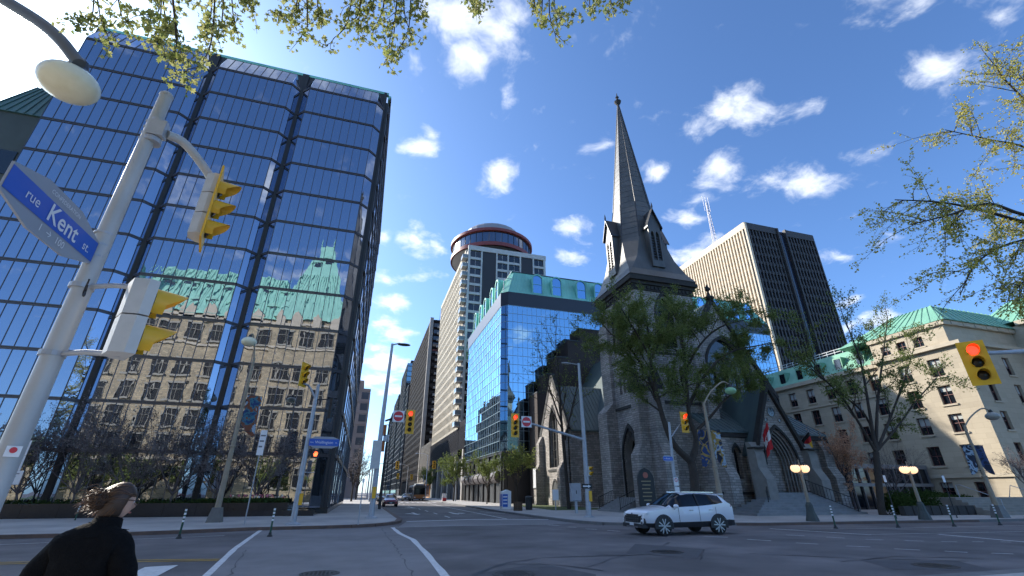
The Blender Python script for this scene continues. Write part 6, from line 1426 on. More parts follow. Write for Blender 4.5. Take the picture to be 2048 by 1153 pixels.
# ---- the near signal pole
PXn = atY(77, 768, 5.4); top = atY(332, 195, 5.4); bx = (atY(20, 900, 5.4).x + PXn.x + top.x) / 3
np_ = thing('signal_pole', 'pale grey signal pole in the left foreground with two signals and a street sign', 'traffic signal', (bx, 5.4, SW))
pole_part(np_, [(bx, 5.4, SW), (bx, 5.4, 1), (bx + .01, 5.4, 3.5), (top.x, 5.4, top.z)], [.115, .10, .088, .07], pole_grey, n=20)
mb = MB(); mb.lathe([(.075, 0), (.077, .03), (.055, .06), (.01, .07)], 18, (top.x, 5.4, top.z)); mb.build('cap', pole_grey, np_)
br = atY(312, 265, 5.4); sg = CAM + ray(428, 405) / F_PX * 5.9
mb = MB()
for dz in (-.14, .14): mb.lathe([(.08, -.03), (.095, -.03), (.095, .03), (.08, .03)], 18, (br.x, 5.4, br.z + dz))
mb.box(br.x - .05, br.x + .12, 5.3, 5.42, br.z - .1, br.z + .12)
for k in range(4): mb.bar((br.x - .12, 5.36, br.z - .14 + k * .09), (br.x - .09, 5.44, br.z - .14 + k * .09), .03)
mb.build('clamp', galv, np_)
pole_part(np_, smooth_path([(br.x + .12, 5.4, br.z), (br.x * .6 + sg.x * .4, 5.4 * .6 + sg.y * .4, br.z + .02), (sg.x - .12, sg.y, sg.z + .35), (sg.x - .1, sg.y, sg.z + .1)], 5), .055, pole_grey, 'arm', 10)
signal_parts(np_, (sg.x, sg.y, sg.z - .1), R(106), 3, None, True, .25, sig_grey)
b0 = CAM + ray(262, 640) / F_PX * 4.55
h2 = signal_parts(np_, (b0.x + .1, b0.y, b0.z), R(124), 2, None, False, .32, sig_grey)
mb = MB()
for k in (-1, 1):
    zz_ = b0.z + k * .36; mb.tube([(bx, 5.4, zz_), ((bx + b0.x) / 2, (5.4 + b0.y) / 2, zz_ + .02), (b0.x + .02, b0.y, zz_), (b0.x + .02, b0.y, zz_ - k * .06)], .028, 8); mb.lathe([(.09, -.025), (.105, -.025), (.105, .025), (.09, .025)], 16, (bx, 5.4, zz_))
islands(mb, 'bracket', galv, np_)
mb = MB(); mb.tube(smooth_path([(bx + .08, 5.33, b0.z + .36), (bx + .16, 5.2, b0.z + .2), (bx + .1, 5.28, b0.z + .26), (bx + .2, 5.1, b0.z + .34)], 4), .009, 5); mb.build('cable', black_m, np_)
SXp = bx + .03; s0 = atX(2, 372, SXp); s1 = atX(196, 488, SXp); zc = (s0.z + s1.z) / 2; yc = (s0.y + s1.y) / 2; sw_ = abs(s1.y - s0.y)
hb = (atX(95, 375, SXp).z - atX(95, 465, SXp).z) / 2 * .82
def spt(a, b): return Vector((SXp, yc + a, zc + b))
mb = MB(); o = [(-sw_ / 2, -hb), (-sw_ * .2, -hb * 1.85), (sw_ * .2, -hb * 1.85), (sw_ / 2, -hb * .95), (sw_ / 2, hb * .95), (sw_ * .2, hb * 1.85), (-sw_ * .2, hb * 1.85), (-sw_ / 2, hb)]
mb.prism(o, lambda a, b: spt(a, b), lambda a, b: spt(a, b) - Vector((.02, 0, 0))); sgn = mb.build('name_plate', sign_grey, np_)
mb = MB(); mb.quad(*[spt(a, b) + Vector((.004, 0, 0)) for a, b in ((-sw_ / 2, -hb * .8), (sw_ / 2, -hb * .8), (sw_ / 2, hb * .8), (-sw_ / 2, hb * .8))]); mb.build('blue_band', sign_blue, sgn, fix=False)
def slet(txt, size, a, b, **k): lettering(txt, size, sign_white, sgn, Matrix.Translation(spt(a, b) + Vector((.008, 0, 0)) - OFF[np_.name]) @ rotz(R(90)) @ Matrix.Rotation(R(90), 4, 'X'), **k)
slet('rue', hb * 1.0, -sw_ * .26, -hb * .05); slet('Kent', hb * 1.75, sw_ * .07, 0, bold=.003); slet('st.', hb * .95, sw_ * .38, -hb * .15); slet('CONFEDERATION', hb * .42, sw_ * .02, hb * 1.3); slet('1  \u2192  100', hb * .7, sw_ * .02, -hb * 1.28)
mb = MB()
for k in range(3): mb.lathe([(.085, -.012), (.095, -.012), (.095, .012), (.085, .012)], 16, (bx, 5.4, s1.z - .12 + k * .14))
mb.build('strap', galv, np_)
stk = flat_sign(np_, 'sticker', (bx + .07, 5.31, 1.98), R(30), .1, .09, sign_white, .002); disc_on(stk, (bx + .07, 5.308, 1.99), R(30), .025, sign_red, 'red_mark')
# ---- street lamps with globe
def banner_print(cols, seed):
    """cloth printed with swirling patches of the given colours"""
    m = bpy.data.materials.new('banner_print'); m.use_nodes = True; nt = m.node_tree; N = nt.nodes; L = nt.links; b = N['Principled BSDF']; b.inputs['Roughness'].default_value = .75
    geo = N.new('ShaderNodeNewGeometry'); mp = N.new('ShaderNodeMapping'); mp.inputs['Location'].default_value = (seed * 1.7, 0, 0); L.new(geo.outputs['Position'], mp.inputs[0]); nz = N.new('ShaderNodeTexNoise'); nz.inputs['Scale'].default_value = 1.6; nz.inputs['Detail'].default_value = 2; nz.inputs['Distortion'].default_value = 1.2; L.new(mp.outputs[0], nz.inputs['Vector'])
    rp = N.new('ShaderNodeValToRGB'); rp.color_ramp.interpolation = 'CONSTANT'; L.new(nz.outputs['Fac'], rp.inputs[0]); n = len(cols)
    for k, c in enumerate(cols):
        e = rp.color_ramp.elements[k] if k < 2 else rp.color_ramp.elements.new(.5); e.position = 0 if k == 0 else .32 + .36 * k / n; e.color = (*c, 1)
    L.new(rp.outputs[0], b.inputs['Base Color']); MATS['banner%d' % seed] = m; return m
def globe_lamp(label=None, base=None, arm_to=None, h=7.0, group='globe street lamps', banners=None, mat=None, gr=.36, gm=None, splay=True, arm_pts=None, arm_r=.05):
    x, y = base; t = thing('street_lamp', label, 'street lamp', (x, y, SW), group); m = mat or lamp_post_m; a = Vector(arm_to); d = Vector((a.x - x, a.y - y, 0))
    mb = MB(); mb.prism([(-.36, -.36), (.36, -.36), (.36, .36), (-.36, .36)], lambda p, q: (x + p, y + q, SW), lambda p, q: (x + p * .62, y + q * .62, SW + .75)); mb.build('base', M('lamp_foot', (.15, .145, .135), .6, c2=(.11, .105, .1), scale=5), t)
    pole_part(t, [(x, y, SW + .7), (x, y, h * .45), (x, y, h)], [.17, .12, .08], m, n=10)
    mb = MB(); mb.lathe([(.15, -.05), (.17, 0), (.15, .06)], 12, (x, y, SW + h * .42)); mb.build('collar', m, t)
    pole_part(t, smooth_path(arm_pts or [(x, y, h - .1), (x + d.x * .3, y + d.y * .3, h + (a.z - h) * .55 + .2), (x + d.x * .75, y + d.y * .75, a.z + .52), (a.x, a.y, a.z + .42)], 5), arm_r, m, 'arm', 12)
    mb = MB(); mb.lathe([(.04, .5), (.1, .44), (.13, .3), (.2, .22)], 14, a); mb.build('lamp_cap', dark_metal, t)
    mb = MB(); mb.sphere((a.x, a.y, a.z), gr, gr, gr * .68, 24, 14); mb.build('globe', gm or globe_m, t, smooth=True)
    if banners:
        for (side, zc_, cols, bw, bh) in banners:
            dirv = Vector((math.cos(side), math.sin(side), 0)); n_ = Vector((-dirv.y, dirv.x, 0)); p0 = Vector((x, y, zc_)) + dirv * .14
            mb = MB()
            for zz_ in (bh / 2, -bh / 2 + .25): mb.bar(Vector((x, y, zc_ + zz_ + .02)), p0 + dirv * bw + Vector((0, 0, zz_ + .02)), .03)
            mb.build('banner_rod', dark_metal, t)
            q_ = MB(); N_ = 8
            for i in range(N_):
                for j in range(12):
                    q = []
                    for e, jj in ((0, j), (1, j), (1, j + 1), (0, j + 1)):
                        u_ = (i + e) / N_; low = -bh / 2 + .3 * bh * (1 - u_) ** 2; zz_ = bh / 2 + (low - bh / 2) * jj / 12; q.append(p0 + dirv * bw * u_ + Vector((0, 0, zz_)) + n_ * .04 * math.sin(u_ * 7 + zz_ * 2))
                    q_.quad(*q)
            cl = banner_print(cols, len(MATS))
            q_.build('banner', cl, t, fix=False)
    return t
bn_blue = (.015, .04, .13); bn_teal = (.04, .15, .2); bn_brown = (.18, .06, .03); bn_gold = (.30, .2, .05); bn_pale = (.3, .38, .46); bn_navy = (.008, .013, .035)
ga = pd(138, 167, 6.6); gpost = pd(-330, 60, 7.0)
lt_ = globe_lamp(arm_pts=[pd(-330, 60, 7.0), pd(-250, -50, 6.9), pd(-120, -70, 6.8), pd(15, 5, 6.7), pd(105, 65, 6.6), pd(158, 128, 6.55)], arm_r=.085, label='globe lamp on a curved dark arm at the top left corner', base=(gpost.x, gpost.y), arm_to=ga, h=gpost.z, mat=M('lamp_dark', (.10, .10, .10), .5), gr=.36)
globe_lamp('beige globe lamp with a long banner on the left pavement', (-7.6, 32.0), atY(498, 684, 31.6), 9.6, banners=[(R(20), 6.0, [bn_blue, bn_teal, bn_brown, bn_pale, bn_blue], .85, 2.4)], gr=.45)
globe_lamp('globe lamp with two banners just behind the white car', (20.3, 24.3), atY(1461, 782, 24.6), 6.9, banners=[(R(170), 4.1, [bn_navy, bn_blue, bn_gold, bn_navy], .62, 2.2), (R(-10), 4.1, [bn_navy, bn_gold, bn_pale, bn_blue], .62, 2.2)], gr=.36, gm=M('globe_green', (.3, .55, .3), .25, c2=(.25, .46, .26), scale=3))  # green tone painted in for light reflected on this globe
globe_lamp('globe lamp with dark banners at the right edge', (40.6, 22.3), atY(1985, 833, 22.0), 6.0, banners=[(R(170), 3.7, [bn_navy, bn_navy, bn_pale, bn_navy], .75, 1.9), (R(-10), 3.7, [bn_navy, bn_blue, bn_navy, bn_navy], .75, 1.9)], gr=.42, gm=M('globe_grey', (.34, .33, .29), .3))
# double-globe lamps
warm_globe = M('warm_globe', (.85, .62, .40), .3, emit=((1, .62, .33), .55))
def twin(label, x, y):
    t = thing('double_lamp', label, 'street lamp', (x, y, SW), 'double-globe lamps'); mb = MB(); mb.lathe([(.36, SW), (.34, SW + .12), (.22, SW + .5), (.19, SW + .85), (.12, SW + 1.0)], 10, (x, y, 0)); mb.build('base', M('lamp_base_green', (.05, .06, .055), .6), t)
    pole_part(t, [(x, y, SW + .95), (x, y, 2.9)], [.1, .075], lamp_post_m); mb = MB(); mb.tube(smooth_path([(x - .4, y, 2.92), (x - .36, y, 2.75), (x, y, 2.68), (x + .36, y, 2.75), (x + .4, y, 2.92)], 3), .04, 6); mb.lathe([(.06, 2.9), (.03, 3.35), (.05, 3.4), (.01, 3.5)], 8, (x, y, 0)); mb.build('cross_arm', lamp_post_m, t)
    for sx_ in (-.36, .36): mb = MB(); mb.sphere((x + sx_, y, 2.98), .27, .27, .24, 18, 10); mb.build('globe', warm_globe, t, smooth=True); mb = MB(); mb.lathe([(.2, 3.14), (.08, 3.26), (.03, 3.34)], 10, (x + sx_, y, 0)); mb.build('lamp_cap', dark_metal, t)
g1, g2 = gnd(1626, 1043, SW), gnd(1851, 1040, SW)
twin('double-globe lamp before the church porch steps', g1.x, g1.y); twin('double-globe lamp between the church and the ministry', g2.x, g2.y)
# ---- signal pole on the far left corner with street name sign
g = gnd(585, 1050, SW); x, y = g.x, g.y
t = thing('signal_pole', 'signal pole by the glass block with a lit orange hand and blue street sign', 'traffic signal', (x, y, SW)); tp = atY(640, 770, y); pole_part(t, [(x, y, SW), (x + .02, y, 5), (x + .05, y, tp.z)], [.15, .12, .09], galv); foot(t, x, y, SW, galv, .38, .12)
sp_ = atY(608, 750, y - .6); pole_part(t, smooth_path([(x, y, 6.6), (x - .4, y - .2, 7.2), (sp_.x + .1, sp_.y, sp_.z - .5)], 4), .06, galv, 'arm', 8); signal_parts(t, (sp_.x, sp_.y, sp_.z), R(60), 3, None, True, .32, sig_grey)
sp2 = atY(655, 810, y); pole_part(t, [(x, y, sp2.z + .25), (sp2.x, sp2.y, sp2.z + .3)], .04, dark_metal, 'arm', 6); signal_parts(t, (sp2.x + .25, y, sp2.z - .2), R(115), 3, None, False, .3, black_m, visor=black_m)
q = atY(645, 886, y); street_sign(t, (q.x + .1, y - .2, q.z), 0, [('rue', .13, -.63), ('Wellington', .21, 0), ('st.', .13, .64)], 1.55, .36)
q = atY(632, 908, y); ped_signal(t, (q.x, y - .1, q.z), R(12)); mb = MB()
for dz in (.28, -.95): mb.bar((x, y, q.z + dz), (q.x + .1, y, q.z + dz), .035)
islands(mb, 'bracket', galv, t); q = atY(601, 998, y); mb = MB(); mb.box(x + .1, x + .28, y - .12, y + .02, 1.05, 1.6); mb.build('push_button', sig_yellow, t)
# ---- tall pole on the side-street corner
g = gnd(742, 1037, SW); x, y = g.x, g.y
t = thing('signal_pole', 'tall grey pole left of the side street with a red signal and no-entry sign', 'traffic signal', (x, y, SW)); tp = atY(785, 688, y); pole_part(t, [(x, y, SW), (x, y, 6), (tp.x, y, tp.z)], [.19, .15, .09], galv); foot(t, x, y, SW, galv, .4, .15)
q = atY(808, 690, y - .3); pole_part(t, smooth_path([(tp.x, y, tp.z - .1), (tp.x + .5, y - .1, tp.z + .05), (q.x - .3, q.y, q.z + .02)], 4), .05, galv, 'lamp_arm', 8); mb = MB(); mb.sphere((q.x, q.y, q.z), .5, .22, .1, 14, 8); mb.build('lamp_head', dark_metal, t, smooth=True)
a = atY(771, 838, y); q = atY(820, 844, y - .2); e = atY(799, 830, y - .1); pole_part(t, smooth_path([(a.x, y, a.z - .15), (a.x + .6, y, a.z + .1), (e.x, y, e.z), (q.x, q.y + .3, e.z)], 4), .07, dark_metal, 'arm', 8); signal_parts(t, (q.x, q.y, q.z), 0, 4, 0, True, .30)
e = atY(797, 833, y - .25); no_entry(t, (e.x, y - .25, e.z), 0, .78); mb = MB(); mb.box(x - .45, x + .15, y - .35, y - .15, 3.1, 4.9); mb.build('control_box', sig_grey, t); mb = MB(); mb.box(x - .12, x + .12, y - .34, y - .2, 1.3, 2.0); mb.build('push_button', sig_yellow, t)
# dark pole behind it
g = gnd(765, 1019, SW); x, y = g.x - .3, 52.0
t = thing('lamp_post', 'dark slim post with orange signs behind the tall grey pole', 'lamp post', (x, y, SW)); q = atY(800, 838, y); pole_part(t, [(x, y, SW), (x + .02, y, 6), (x + .1, y, q.z - .4)], [.16, .12, .08], dark_metal); pole_part(t, smooth_path([(x + .1, y, q.z - .5), (x + .5, y, q.z), (q.x + 1.3, y, q.z + .3)], 4), .06, dark_metal, 'arm', 8); mb = MB()
for zz_ in (6.1, 7.7): flat_sign(t, 'orange_sign', (x - .45, y - .1, zz_), 0, .6, 1.1, M('orange_flag', (.55, .16, .04), .7))
flat_sign(t, 'white_sign', (x - .1, y - .1, 6.9), 0, .6, .7, sign_white)
# ---- pole on the church corner with a long arm
g = gnd(1178, 1035, SW); x, y = g.x, g.y
t = thing('signal_pole', 'grey pole at the church corner with a long arm and red signal', 'traffic signal', (x, y, SW)); tp = atY(1155, 727, y); pole_part(t, [(x, y, SW), (x, y, 5), (x - .05, y, tp.z)], [.19, .15, .1], galv); foot(t, x, y, SW, galv, .36, .12)
q = atY(1135, 728, y); pole_part(t, [(x - .05, y, tp.z - .1), (q.x, q.y - .2, q.z)], .045, galv, 'lamp_arm', 8); mb = MB(); mb.sphere((q.x - .2, q.y - .2, q.z - .02), .4, .16, .07, 12, 6); mb.build('lamp_head', galv, t, smooth=True)
a = atY(1169, 880, y); e = atY(1062, 843, y - .1); q = atY(1030, 851, y - .3); pole_part(t, [(x, y, a.z), (e.x + 1.5, y, e.z - .5), (q.x + .2, y - .1, e.z + .1)], [.1, .08, .06], galv, 'arm', 8); signal_parts(t, (q.x, q.y, q.z), R(4), 4, 0, True, .29); e = atY(1053, 844, y - .3); no_entry(t, (e.x, y - .3, e.z), 0, .74)
q = atY(1174, 943, y); signal_parts(t, (x + .22, y - .15, q.z), R(35), 2, None, False, .27, sig_grey); q = atY(1166, 973, y); o_ = flat_sign(t, 'one_way_sign', (x - .1, y - .2, q.z), 0, .75, .3, black_m); mb = MB(); mb.prism([(-.3, -.04), (.08, -.04), (.08, -.1), (.3, 0), (.08, .1), (.08, .04), (-.3, .04)], lambda a_, b_: (x - .1 + a_, y - .206, q.z + b_), lambda a_, b_: (x - .1 + a_, y - .203, q.z + b_)); mb.build('arrow', sign_white, o_)
mb = MB(); mb.box(x + .02, x + .22, y - .24, y - .14, 1.1, 1.75); mb.build('push_button', sig_yellow, t)
# ---- small pole with signal behind the car
x, y = 18.0, 25.2
t = thing('signal_pole', 'slim pole with a red signal and small blue street sign behind the white car', 'traffic signal', (x, y, SW)); tp = atY(1338, 845, y); pole_part(t, [(x, y, SW), (x, y, 3), (tp.x, y, tp.z)], [.1, .09, .07], galv); q = atY(1369, 845, y - .2); pole_part(t, [(tp.x, y, tp.z - .9), (q.x, y, q.z + .1)], .035, galv, 'arm', 8); signal_parts(t, (q.x, q.y, q.z), R(10), 3, 0, True, .3)
q = atY(1333, 918, y); street_sign(t, (q.x, y - .15, q.z), 0, [('rue', .07, -.2), ('Kent', .14, .0), ('st.', .07, .22)], .66, .22); b_ = flat_sign(t, 'parking_sign', (x, y - .12, 2.25), 0, .3, .45, sign_white); disc_on(b_, (x, y - .12, 2.33), 0, .11, sign_red, 'red_ring', ring=.08); flat_sign(t, 'white_tab', (x, y - .12, 1.75), 0, .3, .4, sign_white)
# ---- right-edge signal on an arm
q = pd(1955, 726, 13.0); t = thing('signal_pole', 'yellow signal with red light on an arm from the right edge', 'traffic signal', (q.x + 5.2, q.y - 1.2, 0)); x, y = q.x + 5.2, q.y - 1.2
pole_part(t, [(x, y, 0), (x, y, 3), (x, y, q.z + 1.2)], [.18, .15, .12], galv); pole_part(t, [(x, y, q.z + .55), (q.x + 2.2, q.y - .5, q.z + .42), (q.x + .1, q.y + .1, q.z + .3)], [.09, .07, .05], galv, 'arm', 10); signal_parts(t, q, R(-52), 3, 0, True, .30)
# ---- delineator posts and sign posts
del_green = M('delineator_green', (.015, .07, .04), .6)
def delineator(px, py, label, base_black=False):
    g = gnd(px, py, 0.0); t = thing('delineator_post', label, 'delineator post', g, 'flexible delineator posts'); local(t)
    mb = MB(); mb.lathe([(.11, 0), (.1, .05), (.06, .09), (.05, .16)], 10); mb.build('base', black_m, t); mb = MB(); mb.tube([(0, 0, .1), (0, 0, 1.05)], .038, 10); p = mb.build('post', del_green, t)
    for k in range(4): mb = MB(); mb.lathe([(.041, 0), (.041, .075)], 10, (0, 0, .58 + k * .13)); mb.build('white_stripe', sign_white, p)
for px_, py_, lab in ((148, 1046, 'striped delineator post left of the person, on the far kerb'), (357, 1078, 'striped delineator post just right of the person'), (539, 1074, 'striped delineator post left of the crosswalk line'), (1672, 1058, 'striped delineator post before the church steps'), (1797, 1056, 'striped delineator post under the leftmost black sign post on the right'), (1909, 1054, 'striped delineator post near the wide stone steps'), (2001, 1051, 'striped delineator post beside the rightmost lamp')): delineator(px_, py_, lab)
def sign_post(label, g, h, plates, lean=0, mat=None):
    t = thing('sign_post', label, 'sign post', g, 'sign posts'); local(t); mb = MB(); mb.tube([(0, 0, 0), (lean, 0, h)], .03, 6); mb.build('post', mat or galv, t)
    for (z, w, hh, kind) in plates:
        mb = MB(); mb.box(lean * z / h - w / 2, lean * z / h + w / 2, -.05, -.03, z - hh / 2, z + hh / 2); p = mb.build('plate', sign_white, t)
        if kind == 'no':
            OFF[p.name] = Vector((0, 0, 0)); disc_on(p, (0, -.052, z + hh * .12), 0, w * .34, sign_red, 'red_ring', ring=w * .25)
            mb = MB(); mb.box(-w * .3, w * .3, -.054, -.051, z - hh * .36, z - hh * .3); mb.build('arrow_bar', black_m, p)
        elif kind == 'text':
            for k in range(3): mb = MB(); mb.box(-w * .38, w * (.38 - .1 * k), -.054, -.051, z + hh * (.25 - .22 * k), z + hh * (.31 - .22 * k)); mb.build('text_line', M('sign_ink', (.15, .15, .17), .6), p)
g = atY(20, 970, 26.2); sign_post('sign post with two no-parking plates at the left edge', (g.x - .15, 26.2, SW), 3.6, [(3.3, .6, .62, 'no'), (2.68, .6, .6, 'no'), (2.1, .9, .55, 'text')], mat=galv)
g = gnd(488, 1051, SW); sign_post('thin sign post with a narrow white plate beside the beige lamp', (g.x, g.y, SW), 4.4, [(4.0, .32, 1.3, 'text')])
g = gnd(1790, 1042, SW); sign_post('black sign post with a white tag left of the second double lamp', (37.2 - 4.2, 23.6, SW), 2.6, [(2.35, .22, .42, '')], mat=black_m); sign_post('black sign post with a white tag right of the second double lamp', (37.6, 23.0, SW), 2.6, [(2.35, .22, .42, '')], mat=black_m)
sign_post('slim sign post on the left corner pavement', (gnd(716, 1050, SW).x, gnd(716, 1050, SW).y, SW), 2.2, [(2.1, .12, .2, '')])
# ---- cabinets, boxes, bins
g = gnd(1153, 1027, SW); t = thing('utility_cabinet', 'grey cabinet on a post by the church corner', 'utility cabinet', g); x, y = g.x, g.y; mb = MB(); mb.box(x - .42, x + .42, y - .2, y + .2, 1.0, 2.35); c_ = mb.build('box', M('cabinet_grey', (.36, .37, .4), .55, c2=(.31, .32, .35), scale=4), t); mb = MB(); mb.box(x - .08, x + .08, y - .1, y + .1, SW, 1.0); mb.build('post', galv, t); mb = MB(); mb.box(x - .03, x + .03, y - .215, y - .2, 1.55, 1.8); mb.build('latch', black_m, c_); mb = MB(); mb.box(x - .38, x + .38, y - .207, y - .2, 1.04, 1.06); mb.build('door_gap', black_m, c_)
g = gnd(1112, 1022, SW); t = thing('sign_board', 'small white board on a post left of the grey cabinet', 'sign', g); x, y = g.x, g.y; mb = MB(); mb.box(x - .3, x + .3, y - .04, y, 1.0, 1.9); mb.build('board', sign_white, t); mb = MB(); mb.box(x - .04, x + .04, y, y + .06, SW, 1.85); mb.build('post', galv, t)
g = gnd(1011, 1019, SW); t = thing('newspaper_box', 'white and blue newspaper box on the side-street pavement', 'newspaper box', g); x, y = g.x, g.y; mb = MB(); mb.prism([(-.5, SW), (.5, SW), (.5, 1.75), (.1, 1.9), (-.5, 1.7)], lambda a, b: (x + a * .9, y - .45, b), lambda a, b: (x + a * .9, y + .45, b)); mb.build('cabinet', sign_white, t); mb = MB(); mb.box(x - .5, x - .45, y - .4, y + .4, .4, 1.5); mb.box(x - .42, x + .1, y - .46, y - .45, .35, 1.5); mb.build('blue_panel', sign_blue, t); mb = MB()
for k in range(3): mb.box(x - .38, x + .05, y - .468, y - .46, .6 + k * .3, .72 + k * .3)
mb.build('white_print', sign_white, t)
g = gnd(1036, 1022, SW); t = thing('barrel_planter', 'round wooden planter right of the newspaper box', 'planter', g); x, y = g.x, g.y; wd = M('barrel_wood', (.12, .075, .045), .85, c2=(.08, .05, .03), scale=4)
for k in range(14): a = 2 * PI * k / 14; mb = MB(); mb.obox((x + .38 * math.cos(a), y + .38 * math.sin(a), .5), .05, .165, .75, Matrix.Rotation(a, 3, 'Z')); mb.build('stave', wd, t)
mb = MB(); mb.lathe([(.41, .3), (.41, .36)], 20, (x, y, 0), caps=False); mb.lathe([(.41, .65), (.41, .71)], 20, (x, y, 0), caps=False); mb.build('hoop', dark_metal, t); mb = MB(); mb.lathe([(.36, SW), (.36, .8)], 14, (x, y, 0)); mb.build('soil', soil, t)
g = gnd(1058, 1020, SW); t = thing('litter_bin', 'dark litter bin under the young tree', 'litter bin', g); x, y = g.x, g.y; mb = MB(); mb.lathe([(.3, SW), (.34, .3), (.34, 1.1), (.38, 1.15), (.36, 1.25), (.2, 1.35)], 14, (x, y, 0)); mb.build('body', M('bin_dark', (.03, .03, .028), .6), t); mb = MB(); mb.box(x - .15, x + .15, y - .36, y - .3, .85, 1.05); mb.build('opening', black_m, t)
g = gnd(888, 1003, SW); t = thing('sandwich_board', 'small sidewalk sandwich board by the crossing', 'sign', g); x, y = g.x, g.y; mb = MB(); mb.prism([(-.25, SW), (.25, SW), (.03, 1.5), (-.03, 1.5)], lambda a, b: (x - .4, y + a, b), lambda a, b: (x + .4, y + a, b)); mb.build('board', sign_white, t); mb = MB(); mb.box(x - .4, x + .4, y - .3, y - .27, SW, .7); mb.build('red_foot', sign_red, t)
# ---- poles, lamps and signals farther down the side street
def far_lamp(label, x, y, h, arm, mat): 
    t = thing('lamp_post', label, 'lamp post', (x, y, SW), 'lamp posts down the side street'); pole_part(t, [(x, y, SW), (x, y, h)], [.14, .08], mat, n=8); pole_part(t, smooth_path([(x, y, h - .2), (x + arm * .4, y, h + .35), (x + arm, y, h + .4)], 3), .05, mat, 'arm', 6); mb = MB(); mb.sphere((x + arm, y, h + .36), .5, .2, .1, 10, 6); mb.build('lamp_head', mat, t)
far_lamp('pale lamp post by the orange shopfront', 16.6, 132, 11, -3, white_metal); far_lamp('grey lamp post on the left pavement past the corner', 2.0, 84, 12, 1.6, galv); far_lamp('lamp post farther along the left pavement', 2.0, 112, 12, 1.6, galv); far_lamp('distant lamp post on the left pavement', 2.0, 150, 12, 1.6, galv); far_lamp('distant lamp post on the right pavement', 16.6, 190, 11, -3, galv); far_lamp('farthest lamp post on the left', 2.0, 200, 12, 1.6, galv)
def far_signal(label, x, y, hx, hz, arm=True):
    t = thing('signal_pole', label, 'traffic signal', (x, y, SW), 'signals down the side street'); pole_part(t, [(x, y, SW), (x, y, hz + .6)], [.13, .09], galv, n=8); pole_part(t, [(x, y, hz + .2), (hx, y, hz + .3)], .06, dark_metal, 'arm', 6); signal_parts(t, (hx, y - .2, hz), 0, 3, None, True, .34, sig_yellow)
far_signal('distant yellow signal over the left side of the crossing', 1.8, 95, 6.2, 6.4); far_signal('distant yellow signal over the right side of the crossing', 17.8, 95, 13.2, 6.6); far_signal('farther yellow signal near the bus', 16.8, 140, 13.4, 5.6); far_signal('far orange-looking signal in the street centre left', 2.0, 140, 9.6, 5.8)
# ---- red and white flag on the church-side roof
t = thing('flag', 'small red and white flag on a roof pole left of the spire', 'flag', (37.5, 86, MT)); q = atY(1222, 494, 86.0); x = q.x; mb = MB(); mb.tube([(x, 86, MT), (x - .25, 86, q.z)], .09, 6); mb.build('pole', white_metal, t)
w_ = 2.6
for k, m in enumerate((flag_red, flag_white, flag_red)): mb = MB(); s = (0, .65, 1.95, 2.6); mb.quad(*[(x - .2 - a * .42, 86 - .3 * a, q.z - .1 - c - a * .85) for a, c in ((s[k], 0), (s[k + 1], 0), (s[k + 1], 1.9), (s[k], 1.9))]); mb.build('cloth', m, t, fix=False)

